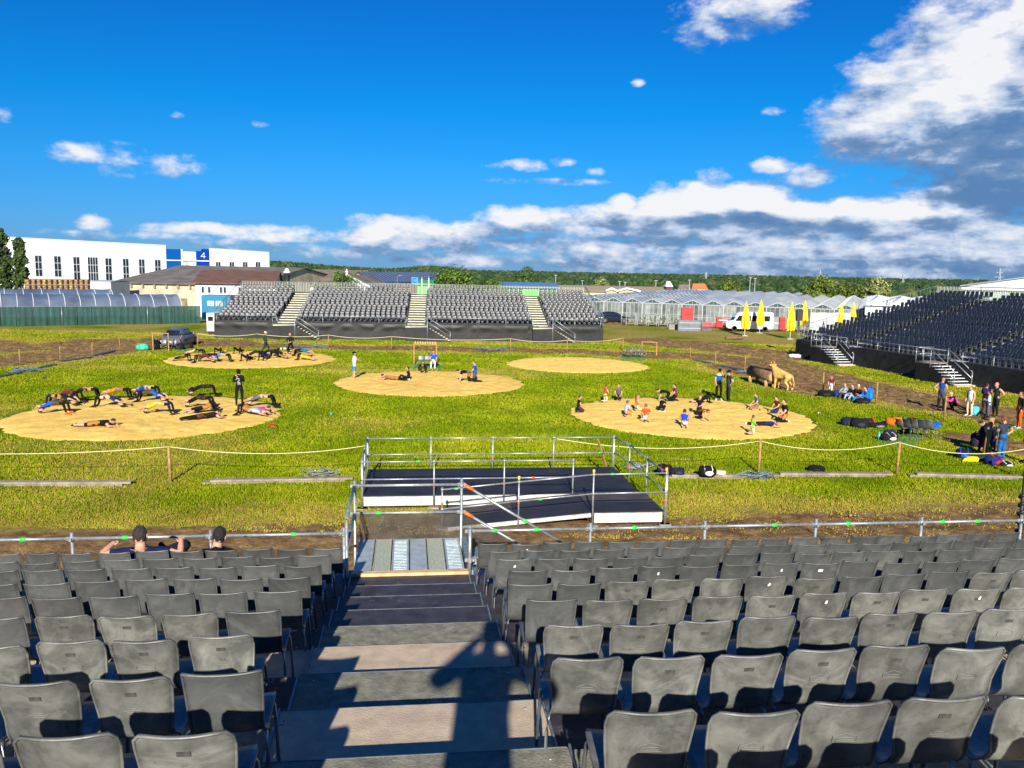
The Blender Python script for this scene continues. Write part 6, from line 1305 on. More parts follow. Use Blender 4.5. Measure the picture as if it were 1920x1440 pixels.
        # five fingers on each hand
        for s_ in 'lr':
            w, h_ = P['W'+s_], P['Q'+s_]; d = (h_-w).normalized(); side = d.cross(Vector((0,0,1)) if abs(d.z) < .8 else Vector((0,1,0))).normalized(); dn = side.cross(d)
            for fi, (o, ln) in enumerate(((-.026,.060),(-.009,.070),(.009,.066),(.026,.052))):
                a = h_+side*o-d*.005; b = a+d*ln*.55+dn*.008*(-1); c = b+d*ln*.40-dn*.020; mb.tube([a, b, c], .009, 5, 0, radii=[.0095, .0085, .0065])
            tside = -1 if s_ == 'r' else 1; a = w+d*.02+side*.026*tside; mb.tube([a, a+side*.022*tside+d*.028, a+side*.026*tside+d*.058], .010, 5, 0, radii=[.011, .0095, .007])
        # shoe soles
        for s_ in 'lr':
            a, b = P['N'+s_], P['T'+s_]; d = b-a
            if q['pose'] in ('stand','arms_front','arms_crossed','hand_hip','hand_face','walk','feet_apart','bridge','bridge_low','sit_chair','crouch','bend','photographer'): dd = Vector((d.x, d.y, 0)).normalized(); mb.bar(Vector((a.x, a.y, .022))-dd*.06, Vector((b.x, b.y, .022))+dd*.07, .085, .04, 4)
        zmin = min(v[2] for v in mb.v); dz_ = -zmin if q['pose'] not in ('sit_chair','lounge','slouch') else 0
        mb.v = [((v[0])*sc, (v[1])*sc, (v[2]+dz_)*sc) for v in mb.v]
        t = empty('person', (q['x'], q['y'], q['z']), radians(q['heading']), q['label'], 'person', q['group']); mb.build('body', mats, t)
        hb = MB(); 
        def hh(x, y, z): v = hp_(x, y, z); return Vector((v.x*sc, v.y*sc, (v.z+dz_)*sc))
        k_ = sc*hs
        if q['hood']:
            hb.ball(hh(0, -.018, .012), (.100*k_, .112*k_, .130*k_), 10, 8, 0, R, amp=.12, seed=2); hb.build('hood', sh, t)
        else:
            hb.ball(hh(0, -.019, .016), (.082*k_, .092*k_, .112*k_), 14, 9, 0, R, amp=.10, seed=jn); hb.build('hair', hm, t)
        if q['cap']:
            cb_ = MB(); cb_.ball(hh(0, -.004, .055), (.095*k_, .108*k_, .080*k_), 12, 8, 0, R); cb_.box(hh(0, .115, .045), (.13*k_, .10*k_, .012*k_), 0, R); cb_.build('cap', cloth(*q['cap']), t)
        if q['extra']: q['extra'](t, P, sc, dz_)
TAN, BRN, BLK, NVY = (170,118,62), (92,62,44), (18,18,20), (22,28,58)
def at(px, py, *a, z=0.0, **k): p = G(px, py, z); return p
def pp(label, pose, px, py, heading, z=0.0, **k):
    p = G(px, py, z); person(label, pose, p.x, p.y, z, heading, **k)
RZr = .11
gl = 'wrestlers exercising on the left ring'
pp('wrestler in blue shirt and brown shorts bridging, orange shoes, nearest left edge of ring', 'bridge', 105, 776, -90, RZr, shirt=(40,80,190), pants=BLK, hips=BRN, shoes=(220,90,20), group=gl)
pp('wrestler in tan shorts and navy behind the orange-shoed one', 'bridge', 112, 761, 90, RZr, shirt=(24,24,40), pants=NVY, hips=TAN, group=gl)
pp('wrestler with red sleeves, dark trousers, bridging left of centre', 'bridge', 133, 753, -100, RZr, shirt=(120,30,40), pants=BLK, hips=(100,66,52), sleeve='short', group=gl)
pp('wrestler in tan shorts with dark legs at the upper left rim of the ring', 'bridge', 163, 748, -80, RZr, shirt=(30,30,34), pants=BLK, hips=(180,140,90), group=gl)
pp('wrestler in cream shorts and dark blue shirt bridging, feet to the left', 'bridge', 202, 764, 85, RZr, shirt=(36,40,110), pants=BLK, hips=(205,175,130), group=gl)
pp('wrestler in orange shirt bridging at the far rim of left ring', 'bridge', 224, 748, -90, RZr, shirt=(230,130,20), pants=BLK, hips=(140,110,80), group=gl)
pp('wrestler in blue shirt and cream shorts at the far rim, right of the orange shirt', 'bridge', 278, 744, -95, RZr, shirt=(30,60,170), pants=BLK, hips=(190,165,120), group=gl)
pp('wrestler with blue and yellow shirt, feet to the left, in front of the far rim', 'bridge', 281, 754, 90, RZr, shirt=(20,90,190), pants=BLK, hips=BRN, group=gl)
pp('wrestler in yellow shirt and dark trousers bridging mid ring', 'bridge', 301, 777, -90, RZr, shirt=(225,200,30), pants=(24,28,50), hips=(190,160,110), group=gl)
pp('wrestler lying low in black with a tan patch, nearest the camera on left ring', 'prone', 182, 800, 90, RZr, shirt=BLK, pants=BLK, hips=TAN, sleeve='none', legs='short', group=gl)
pp('wrestler all in black bridging alone at the far rim near the standing coach', 'bridge', 383, 742, -75, RZr, shirt=BLK, pants=BLK, hips=(44,40,40), sleeve='long', group=gl)
pp('wrestler in black with brown shorts stretched behind another, left of the coach', 'bridge', 378, 765, -90, RZr, shirt=BLK, pants=BLK, hips=(70,44,36), group=gl)
pp('wrestler in black and tan shorts curled below the stretched one', 'bridge_low', 384, 774, -60, RZr, shirt=BLK, pants=BLK, hips=TAN, group=gl)
pp('wrestler with bare arms and dark shorts lying toward the camera, left of coach', 'prone', 382, 786, 120, RZr, shirt=(30,24,28), pants=BLK, hips=BRN, sleeve='none', group=gl)
pp('wrestler in grey shirt and cream shorts bridging right of the standing coach', 'bridge', 494, 762, -90, RZr, shirt=(100,104,110), pants=BLK, hips=(200,170,120), group=gl)
pp('wrestler in pale shirt and tan shorts beside the purple shirt, feet left', 'bridge_low', 468, 778, 90, RZr, shirt=(170,185,205), pants=BLK, hips=TAN, group=gl)
pp('wrestler in purple shirt lying at the right side of the left ring', 'prone', 480, 774, 75, RZr, shirt=(170,60,170), pants=(150,160,175), sleeve='short', legs='short', group=gl)
def num72(t, P, sc, dz_):
    mb = MB(); f = lambda x, z: Vector((x, -.162, z+dz_))*sc
    for pts in (((-.13,1.46),(-.03,1.42),(-.10,1.26)), ((-.05,1.32),(.03,1.30),(.04,1.23),(-.05,1.14),(.06,1.12))):
        mb.tube([f(*p) for p in pts], .017, 4)
    mb.build('back_number', cloth(225,225,228), t); mb = MB(); mb.box(Vector((.02,-.155,1.07+dz_))*sc, (.15,.02,.10)); mb.build('pale_print', cloth(120,124,128), t)
pp('coach in black hoodie numbered 72 standing with his back to camera on left ring', 'arms_front', 449, 761, 12, RZr, H=1.84, sleeve='long', shirt=(20,22,24), pants=(20,22,28), hood=True, shoes=(120,75,40), extra=num72, hair=(15,15,18))
gf = 'wrestlers exercising on the far left ring'
for (lab, pose, px, py, hd, sh, hi) in (
 ('wrestler in black curled at the left end of the far left ring', 'bridge_low', 343, 676, -90, BLK, BRN), ('wrestler in pale shirt bridging, second from left on far left ring', 'bridge', 370, 669, -90, (190,170,140), BLK),
 ('wrestler in maroon and grey on the far left ring, beside the blue shirt', 'bridge', 381, 680, 90, (110,40,52), (60,60,60)), ('wrestler in dark clothes between maroon and blue shirts, far left ring', 'bridge', 394, 678, -70, BLK, BLK),
 ('wrestler in bright blue shirt bridging with black legs right, far left ring', 'bridge', 418, 678, -90, (60,120,200), (190,165,125)), ('wrestler in yellow shirt with knees up at the far rim of far left ring', 'bridge_low', 412, 663, 180, (230,200,20), BLK),
 ('wrestler with two dark knees up at the far rim, right of yellow shirt', 'bridge_low', 448, 662, 180, (60,30,30), BLK), ('wrestler with knees raised alone in the middle of far left ring', 'bridge_low', 463, 676, 175, (30,30,34), BLK),
 ('wrestler in purple-black below the walking man in green', 'bridge', 483, 672, -100, (50,34,60), BLK), ('wrestler in royal blue shirt below the walking man in green', 'bridge', 494, 675, 180, (25,60,200), BLK),
 ('wrestler in black bridging right of the royal blue shirt', 'bridge', 508, 670, -90, BLK, (50,50,54)), ('wrestler in black lying stretched to the right, middle right of far left ring', 'bridge', 520, 673, 85, BLK, BLK),
 ('wrestler in black and cream at the feet of man in dark clothes', 'bridge', 533, 666, 90, BLK, (200,190,170)), ('wrestler in mid blue shirt at the right end of far left ring', 'bridge', 566, 668, 90, (30,110,190), BLK),
 ('wrestler in yellow shorts, lowest at right end of far left ring', 'bridge_low', 571, 675, 90, (220,180,30), (220,180,30))):
    pp(lab, pose, px, py, hd, RZr, shirt=sh, pants=BLK, hips=hi, sleeve='short', group=gf)
pp('man in white cap and green jacket walking across the far left ring', 'walk', 498, 662, -75, 0, H=1.76, shirt=(40,66,46), pants=(36,48,44), sleeve='long', cap=(225,215,180), shoes=(40,40,40))
pp('bald man in dark clothes standing facing camera on the far left ring', 'feet_apart', 545, 667, 180, 0, H=1.80, shirt=(20,24,40), pants=(16,16,20), sleeve='long', hair=(205,150,125))
# centre ring
pp('man in white T-shirt, blue shorts and black cap watching from centre ring edge', 'arms_crossed', 664, 712, -70, 0, H=1.80, shirt=(240,242,245), pants=(70,125,175), legs='short', cap=(14,14,16), shoes=(20,20,22))
pp('wrestler lying face down in tan shorts on the centre ring', 'prone', 738, 713, -90, RZr, shirt=(150,110,80), pants=BLK, hips=TAN, shoes=(235,235,235))
pp('man in navy T-shirt sitting over the lying wrestler on the centre ring', 'sit', 762, 713, 95, RZr, shirt=(24,26,52), pants=(20,20,26), hair=(25,18,16))
pp('wrestler in brown bowed down on all fours at the far rim of centre ring', 'bow', 793, 699, 180, RZr, shirt=BLK, pants=(70,52,40), hips=(70,50,38), sleeve='long', hair=(60,35,25))
pp('kneeling wrestler in black T-shirt bent left on the centre ring', 'allfours', 871, 716, 100, RZr, shirt=(20,20,24), pants=(40,28,26), hips=(150,105,60), hair=(22,20,20))
pp('kneeling wrestler in blue shirt and brown shorts upright on the centre ring', 'kneel_up', 890, 716, 80, RZr, H=1.78, shirt=(30,80,190), pants=BLK, hips=BRN, hair=(120,80,50))
# right ring: children
gk = 'children kneeling on the right ring'
def kid(lab, pose, px, py, hd, H=1.3, **k): pp(lab, pose, px, py, hd, RZr, H=H, group=gk, **k)
kid('boy in black shirt and brown trousers kneeling at left end of the right ring', 'kneel', 1088, 772, -90, 1.35, shirt=BLK, pants=(72,52,42), hair=(45,30,22))
kid('boy in rust tank top kneeling upright at the far left rim of right ring', 'kneel_up', 1135, 753, -60, 1.25, shirt=(175,80,30), pants=(205,190,160), hips=(205,190,160), sleeve='none', hair=(110,60,30))
kid('boy in grey T-shirt kneeling at far left rim of the right ring', 'kneel', 1159, 750, 175, 1.4, shirt=(84,90,92), pants=BLK, hair=(70,42,26))
kid('boy in light blue shirt and orange shorts kneeling on right ring', 'kneel', 1177, 781, -70, 1.3, shirt=(150,195,235), pants=(210,120,60), legs='short', hair=(110,70,40))
kid('boy in orange tank top kneeling beside the light blue shirt', 'kneel', 1196, 770, -80, 1.35, shirt=(235,100,30), pants=(225,205,170), sleeve='none', legs='short', hair=(140,85,45))
kid('boy in red-orange T-shirt with his back to the camera on right ring', 'kneel', 1209, 791, 10, 1.4, shirt=(240,80,30), pants=(235,225,210), legs='short', hair=(130,75,50))
kid('youth in black on all fours at the far rim of the right ring', 'allfours', 1244, 752, 80, 1.45, shirt=BLK, pants=BLK, hair=(30,22,20))
kid('youth in maroon and white shirt kneeling against the one in black', 'kneel', 1262, 751, 90, 1.5, shirt=(130,30,60), pants=BLK, hair=(25,20,20))
kid('small child in black crouching below the two at the far rim', 'crouch', 1240, 772, -40, 1.25, shirt=BLK, pants=(20,20,26), shoes=(225,225,225), hair=(60,36,24))
kid('boy in blue shirt with yellow sleeves kneeling with his back to camera', 'kneel', 1283, 801, -15, 1.35, shirt=(20,70,200), pants=(230,215,190), sleeve='none', hair=(20,18,18))
kid('boy lying on his back near the two standing coaches', 'bridge_low', 1316, 755, -80, 1.4, shirt=(24,24,26), pants=BLK, hips=BLK, hair=(30,24,22))
kid('blond boy in black shirt leaning over a partner on the right ring', 'kneel_up', 1311, 779, 150, 1.35, shirt=BLK, pants=(40,30,26), hair=(170,120,60))
kid('boy in brown and black on all fours in the centre of right ring', 'allfours', 1319, 789, -155, 1.4, shirt=(140,90,50), pants=(26,22,24), hips=BLK, shoes=(230,230,230), hair=(90,55,30))
kid('boy in grey T-shirt kneeling alone at the far right rim', 'kneel', 1415, 769, 100, 1.45, shirt=(96,102,108), pants=(150,110,90), legs='short', hair=(80,50,32))
kid('boy in maroon shirt kneeling behind the coach at the right rim', 'kneel', 1454, 775, 110, 1.4, shirt=(105,30,45), pants=(40,50,90), hair=(22,20,20))
kid('coach in black T-shirt and tan shorts kneeling at right rim of right ring', 'kneel', 1467, 791, 95, 1.78, shirt=(24,24,28), pants=BLK, hips=TAN, shoes=(235,235,235), hair=(60,30,24))
kid('small boy in bright green shirt, nearest the camera on the right ring', 'kneel_up', 1410, 814, -80, 1.15, shirt=(120,215,40), pants=(225,220,200), legs='short', hair=(90,60,40))
kid('boy in navy lying face down beside the green shirt', 'prone', 1432, 799, 70, 1.45, shirt=(30,40,110), pants=(30,24,26), hips=(44,26,26), shoes=(235,235,235), hair=(30,24,22))
pp('man in yellow and blue shirt standing at the far rim of right ring', 'hand_face', 1347, 750, 175, 0, H=1.80, shirt=(20,80,200), pants=BLK, cap=(16,16,18), shoes=(225,225,225), extra=yoke)
pp('man in dark grey, cap, hand on hip, talking to the yellow-blue shirted man', 'hand_hip', 1365, 755, 95, 0, H=1.82, shirt=(48,52,60), pants=(34,36,44), cap=(16,16,18), mirror=True)
# people at the right edge of the field
pp('child in maroon top and white trousers beside the seated group, right of log bench', 'walk', 1557, 741, 150, 0, H=1.15, shirt=(110,40,36), pants=(235,230,220), hair=(60,40,28))
gs = 'group sitting on the grass before the right grandstand'
pp('seated man in pale hoodie and sunglasses, left of the sitting group', 'sit', 1581, 746, 120, 0, shirt=(170,175,185), pants=(50,60,90), sleeve='long', hair=(40,28,22), group=gs)
pp('seated person in black top and light jeans in the middle of the group', 'sit', 1596, 749, 130, 0, shirt=BLK, pants=(150,180,205), sleeve='long', hair=(70,30,24), group=gs)
pp('blond person in black sitting between black top and blue jacket', 'sit', 1607, 749, 140, 0, shirt=(30,30,34), pants=(30,30,40), sleeve='long', hair=(225,205,150), group=gs)
pp('person in bright blue jacket sitting at the right end of the group', 'sit', 1619, 754, 95, 0, H=1.8, shirt=(30,110,200), pants=(60,110,160), sleeve='long', hair=(50,24,20), group=gs)
pp('wrestler in yellow and blue shirt and brown shorts standing by the path', 'hand_hip', 1763, 770, -60, 0, H=1.80, shirt=(30,70,170), pants=(28,26,26), hips=(96,70,50), hair=(160,110,80), sleeve='none', mirror=True)
pp('woman in pink shirt crouching and reaching toward the brown-shorted wrestler', 'crouch', 1787, 770, 80, 0, H=1.72, shirt=(235,80,165), pants=(24,22,26), sleeve='long', hair=(205,150,130))
pp('boy in white vest and beige trousers standing by a turquoise bag', 'stand', 1817, 780, 110, 0, H=1.58, shirt=(215,225,235), pants=(225,205,165), sleeve='none', hair=(60,40,28), shoes=(225,210,180))
pp('person in purple hoodie standing with two others by the mud track', 'arms_front', 1845, 777, -60, 0, H=1.66, shirt=(60,30,90), pants=(34,28,34), sleeve='long', hair=(30,22,22))
pp('child in light blue top and patterned trousers between two adults', 'arms_front', 1852, 782, 60, 0, H=1.35, shirt=(180,215,235), pants=(90,95,120), sleeve='long', hair=(50,32,26))
pp('man in dark vest standing right of the child, hands at waist', 'hand_hip', 1865, 781, 100, 0, H=1.80, shirt=(34,38,46), pants=(24,30,28), hair=(190,120,90), sleeve='none', mirror=True)
pp('man in black top and bright orange trousers at the right edge', 'stand', 1910, 803, 80, 0, H=1.78, shirt=(24,26,30), pants=(235,90,20), sleeve='long', hair=(70,40,26), shoes=(190,200,215), fat=1.15)
pp('man in dark grey T-shirt and blue jeans seen from behind, near right edge', 'hand_hip', 1876, 866, 25, 0, H=1.82, shirt=(52,60,76), pants=(36,100,165), hair=(120,60,34), shoes=(240,240,245), fat=1.15)
pp('person in navy bending over the wooden post beside the man in jeans', 'bend', 1843, 850, -60, 0, H=1.75, shirt=(26,32,60), pants=(24,28,54), sleeve='long', hair=(40,26,22))
pp('second dark-clad person leaning by the wooden post, behind man in jeans', 'bend', 1858, 846, 80, 0, H=1.75, shirt=(30,30,36), pants=(40,52,90), sleeve='long', hair=(30,22,20))
pp('person in pale jeans cut by the right edge of the photo', 'stand', 1921, 868, 60, 0, H=1.70, shirt=(120,60,50), pants=(150,200,225), hair=(40,28,22))
def jacket_hood(t, P, sc, dz_):
    mb = MB(); c = (P['nk']+Vector((0,-.07,-.05)))*sc; mb.ball(c, (.13,.085,.075), 12, 8, amp=.3, seed=4); mb.ball(c+Vector((0,-.02,-.10)), (.09,.05,.10), 10, 7, amp=.3, seed=5); mb.build('jacket_hood', cloth(16,16,20), t)
# judges' seats
cs = G(813, 690)
person('man in blue T-shirt and white trousers on the judges chair behind centre ring', 'sit_chair', cs.x, cs.y, -.09, 180, 1.75, (30,80,200), (232,225,212), (235,235,235), (60,30,22))
# the two spectators in the front row of the near grandstand
zk = Zt(8)-.012; wk = CB+9*DT+.122+.16
u1 = u_at(266, wk, zk+1.1); p1 = S(u1, wk, 0)
person('man in navy T-shirt lounging in the front row, arms spread over the chair backs', 'lounge', p1.x, p1.y, zk-.14, degrees(RZ_S) if False else RZ_S*57.2958, 1.86, (18,28,70), (22,24,40), (30,30,34), (40,34,32), fat=1.15)
u2 = u_at(409, wk, zk+1.1); p2 = S(u2, wk, 0)
person('young man in black hooded jacket in the front row beside the railing post', 'slouch', p2.x, p2.y, zk-.15, RZ_S*57.2958-6, 1.80, (16,16,20), (22,24,40), (30,30,34), (16,14,14), sleeve='long', extra=jacket_hood)
# the photographer, standing behind the camera; only the shadow shows
pz = Zt(-5)+.08; ph = S(-.17, -.62, 0)
person('photographer holding up a phone with both hands, standing on the grandstand steps', 'photographer', ph.x, ph.y, pz, 2, 1.84, (40,44,60), (30,34,50), (30,30,34), (40,30,24), cap=(30,30,34), fat=1.38, sleeve='long')
make_people()
pb = MB(); pb.box((0,0,0), (.155,.010,.078)); tag(pb.build('phone', M_BLACK, loc=(0, -.035, CAMH+.0)), 'dark phone the photographer holds at the camera position', 'phone')
# ------------------------------------------------------------------ rope fences, boards, scoreboards, bags
def rope_fence(label, pts, h=1.15, sag=.22, r=.045, rope=True, post_r=.05, skip=(), rr_=.014):
    pts = [Vector(p) for p in pts]; root = empty('rope_fence', pts[0], 0, label, 'fence')
    for i, p in enumerate(pts):
        if i in skip: continue
        q = p-pts[0]; lx = random.Random(i+len(pts)).uniform(-.05, .05); mb = MB(); mb.tube([q+Vector((0,0,-.1)), q+Vector((lx,0,h))], post_r, 7, radii=[post_r, post_r*.92]); mb.build('post', M_POST if post_r > .03 else mat('pale_stake', (.42,.32,.16), rough=.8, var=.2), root)
    for a, b in zip(pts[:-1], pts[1:]):
        if not rope: break
        a, b = a-pts[0], b-pts[0]; P = [a.lerp(b, t/12)+Vector((0,0,h-.04-sag*4*(t/12)*(1-t/12))) for t in range(13)]; mb = MB(); mb.tube(P, rr_, 5); mb.build('rope', M_ROPE, root)
    return root
rl = S(-1.33, 27.45, 0)
rope_fence('near rope fence on wooden posts, left part up to the stage', [G(-330,905), G(320,905), rl], 1.22, .25, skip=(2,))
rs_ = S(7.0, 27.45, 0)
rope_fence('near rope fence on wooden posts, from the stage to the right edge', [S(5.0, 27.4, .2), G(1422,888), G(1681,890), G(1925,902)], 1.22, .30, skip=(0,))
rope_fence('far rope fence with thin stakes along the mud in front of the far grandstand', [G(371,650), G(482,650) , G(616,652), G(734,655), G(957,659), G(1063,662), G(1168,657)], 1.15, .2, post_r=.04, rr_=.02, skip=(1,))
rope_fence('line of short stakes along the left mud track', [G(38,683), G(113,676), G(173,668), G(225,655)], 1.05, .3, rope=False, post_r=.035)
rope_fence('rope fence posts from far right chairs down to the log seat', [G(1294,675), G(1341,685), G(1396,696)], 1.1, .3, rope=False, post_r=.035)
rope_fence('pale stakes beside the sitting group and the right mud track', [G(1543,736), G(1643,758), G(1770,789)], 1.25, .3, rope=False, post_r=.045)
mb = MB(); q = G(371,650); 
def board(label, a, b, w=.28, t=.07, n=2):
    root = empty('board_stack', a, 0, label, 'boards'); d = b-a
    for i in range(n):
        mb = MB(); off = Vector((0, .02*i, 0))+d.normalized()*(.25*i*(1 if i % 2 else -1)); mb.bar(Vector((0,0,t*i+t/2))+off, d+Vector((0,0,t*i+t/2))+off, w-.03*i, t-.006); mb.build('board', M_OLDW, root)
    return root
board('long weathered boards on the grass at the left edge', G(-150,911), G(232,910)); board('long weathered boards on the grass left of the stage', G(380,907), G(647,902)); board('weathered boards right of the stage with bags on them', G(1245,896), G(1392,897))
board('long weathered board behind a black bag, between two rope posts', G(1448,893), G(1658,894)); board('long weathered board at the right edge of the grass', G(1704,893), G(1906,899))
M_DKB = mat('dark_wet_board', (.05,.065,.075), rough=.5, var=.3, scale=2)
def dboard(label, a, b): mb = MB(); mb.bar(Vector((0,0,.05)), b-a+Vector((0,0,.05)), .35, .09); o = mb.build('board', M_DKB, loc=a); tag(o, label, 'board')
dboard('dark board lying by the left stakes, nearest the photo edge', G(-20,712), G(38,700)); dboard('dark board lying between the first two left stakes', G(62,694), G(103,685)); dboard('longer dark board curving along the left mud track', G(113,679), G(172,671)); dboard('dark board continuing toward the green heap', G(173,669), G(213,659))
dboard('dark board behind the right ring, left one', G(1301,676), G(1335,683)); dboard('dark board behind the right ring, right one by the log', G(1345,686), G(1395,695))
# heaps of metal brackets
def heap(label, p, w, n, seed=0, m=M_STEELB):
    r = random.Random(seed); mb = MB()
    for i in range(n):
        a = r.uniform(0, pi); l = w*r.uniform(.15, .42); c = Vector((r.gauss(0, w*.22), r.gauss(0, w*.12), r.uniform(.03, .22))); d = Vector((cos(a), sin(a)*.7, r.uniform(-.35,.35)))*l; e = c+d; f_ = e+Vector((-d.y*.4, d.x*.4, r.uniform(-.05,.12))); mb.tube([c-d, e, f_], .016, 4)
    for v in range(len(mb.v)): x, y, z = mb.v[v]; mb.v[v] = (x, y, max(.01, z))
    o = mb.build('metal_bracket_heap', m, loc=p); tag(o, label, 'metal brackets')
heap('tangled heap of grey metal brackets behind the boards left of stage', G(598,893), 1.1, 26, 1, M_STEEL); heap('tangled heap of metal brackets near the rope post right of stage', G(1422,899), 1.0, 26, 2); heap('heap of brackets beside the left stakes', G(48,698), 1.6, 40, 3)
heap('heap of brackets behind the centre ring, left one', G(904,657), 1.3, 26, 4); heap('heap of brackets behind the centre ring, right one', G(941,657), 1.5, 30, 5); heap('heap of brackets beside the bald man on the far left ring', G(553,652), 1.5, 26, 6); heap('wide low heap of brackets right of the far left ring', G(596,653), 1.9, 34, 7); heap('brackets at the log bench end', G(1399,701), 1.2, 26, 8); heap('brackets behind the stage corner by the boards', G(1195,880), .8, 22, 9, M_STEEL)
# judges' places: wooden score frames, grey chairs on green mats
def score_frame(label, p, w, h, rz=0, pegs=0):
    t = empty('score_frame', p, rz, label, 'score frame')
    for s_ in (-1, 1): mb = MB(); mb.box((s_*w/2, 0, h/2), (.075, .075, h)); mb.build('post', mat('orange_wood', (.36,.19,.06), rough=.75, var=.25, scale=5), t)
    mb = MB(); mb.box((0, 0, h-.02), (w+.12, .09, .06)); mb.build('crossbar', mat('orange_wood', (.52,.24,.06)), t)
    for i in range(pegs): mb = MB(); mb.box((-w/2+w*(i+.5)/pegs, 0, h+.09), (.09, .09, .12)); mb.build('peg', M_PLANK, t)
score_frame('wooden score frame with a row of pegs behind the centre ring', G(794,686)+Vector((0,1.2,0)), 1.65, 1.5, 0, 9); score_frame('wooden score frame behind the empty far right ring', G(1217,666), 1.25, 1.15, -.25); score_frame('wooden score frame in front of the parked grey car', G(302,658), 1.25, 1.45, 0)
def judge_chair(px, py, rz, lab): p = G(px, py); chair(p, rz, False, lab, 'judges chairs beside the rings')
for px, lab in ((789, 'grey judges chair at the left, behind centre ring'), (801, 'grey judges chair in the middle, behind the centre ring'), (813, 'grey judges chair under the man in blue, behind the centre ring')): judge_chair(px, 688, pi-.0, lab)
for px, lab in ((1176, 'leftmost grey chair by the far right ring'), (1190, 'middle grey chair by the far right ring'), (1203, 'rightmost grey chair by the far right ring')): judge_chair(px, 670, pi+.35, lab)
for px, py, lab in ((299, 655, 'first grey chair from left before the parked car'), (308, 656, 'second grey chair before the parked car'), (318, 655, 'third grey chair before the parked car'), (327, 656, 'fourth grey chair before the parked car')): judge_chair(px, py, pi+.3, lab)
ms = G(1706, 822)
for i in range(5): q = ms+Vector((.30*i-.45, -.28*i*.2+.1, .012)); chair(q, -1.25+.06*i, i % 2 == 0, 'grey chair pushed together with others on the green mat, %s from left' % ORD[i+1], 'chairs pushed together on the green mat')
def mat_at(label, pts): mb = MB(); c = sum((G(*p) for p in pts), Vector())/len(pts); mb.poly([(G(*p)-c).xy for p in pts], .012, .03); tag(mb.build('green_mat', M_GMAT, loc=c), label, 'mat')
mat_at('green mat under the judges chairs behind centre ring', ((766,691),(830,691),(832,683),(770,683))); mat_at('green mat in front of the three chairs by far right ring', ((1162,672),(1212,676),(1208,669),(1166,667))); mat_at('green mat under the pushed-together chairs at right', ((1640,830),(1690,836),(1712,838),(1730,824),(1722,816),(1655,818))); mat_at('green mat lying behind the far left ring', ((328,661),(360,660),(370,655),(335,656)))
# bags: rounded bodies with straps, pockets and folds
def bag(label, px, py, w, h, d, col, col2=None, rz=0, z=0.0, seed=0, kind='bag', lean=0):
    p = G(px, py, z); t = empty(kind, p, rz, label, 'bag' if kind != 'jacket' else 'jacket'); m = cloth(*col); m2 = cloth(*(col2 or tuple(min(255, c+25) for c in col))); r = random.Random(seed+int(px))
    mb = MB(); n = 14; k_ = 10; R = Matrix.Rotation(lean, 3, 'X')
    for i in range(k_+1):
        ph_ = -pi/2+pi*i/k_
        for j in range(n):
            a = 2*pi*j/n; cx, sx_ = cos(a), sin(a); e = .62; x = abs(cx)**e*math.copysign(1, cx)*abs(cos(ph_))**.5*w/2; y = abs(sx_)**e*math.copysign(1, sx_)*abs(cos(ph_))**.5*d/2; zz = (math.copysign(abs(sin(ph_))**.7, ph_)*.5+.5)*h
            nz = mnoise.noise(Vector((x*6+seed*3, y*6, zz*6+px)))*.16; v = R @ Vector((x*(1+nz), y*(1+nz), max(0.0, zz*(1+nz*.6)))); mb.v.append((v.x, v.y, max(0.004, v.z)))
    for i in range(k_):
        for j in range(n): mb.f.append((i*n+j, i*n+(j+1) % n, (i+1)*n+(j+1) % n, (i+1)*n+j)); mb.m.append(0); mb.sm.append(True)
    mb.build('bag_body' if kind != 'jacket' else 'folded_body', m, t)
    mb = MB(); mb.ball((w*.05, -d*.48, h*.38), (w*.26, d*.12, h*.24), 8, 6, amp=.2, seed=seed); mb.build('pocket' if kind != 'jacket' else 'fold', m2, t)
    if kind != 'jacket':
        for s_ in (-.22, .22): mb = MB(); mb.tube([(w*s_, -d*.42, h*.25), (w*s_, -d*.50, h*.8), (w*s_*.9, 0, h*1.12), (w*s_, d*.45, h*.7)], .018, 5); mb.build('strap', m2, t)
    else: mb = MB(); mb.tube([(-w*.3, 0, h*.6), (-w*.6, .05, h*.3), (-w*.75, -.02, .04)], .06, 6, radii=[.08,.07,.05]); mb.build('sleeve', m, t)
bg = 'bags dropped on the grass'
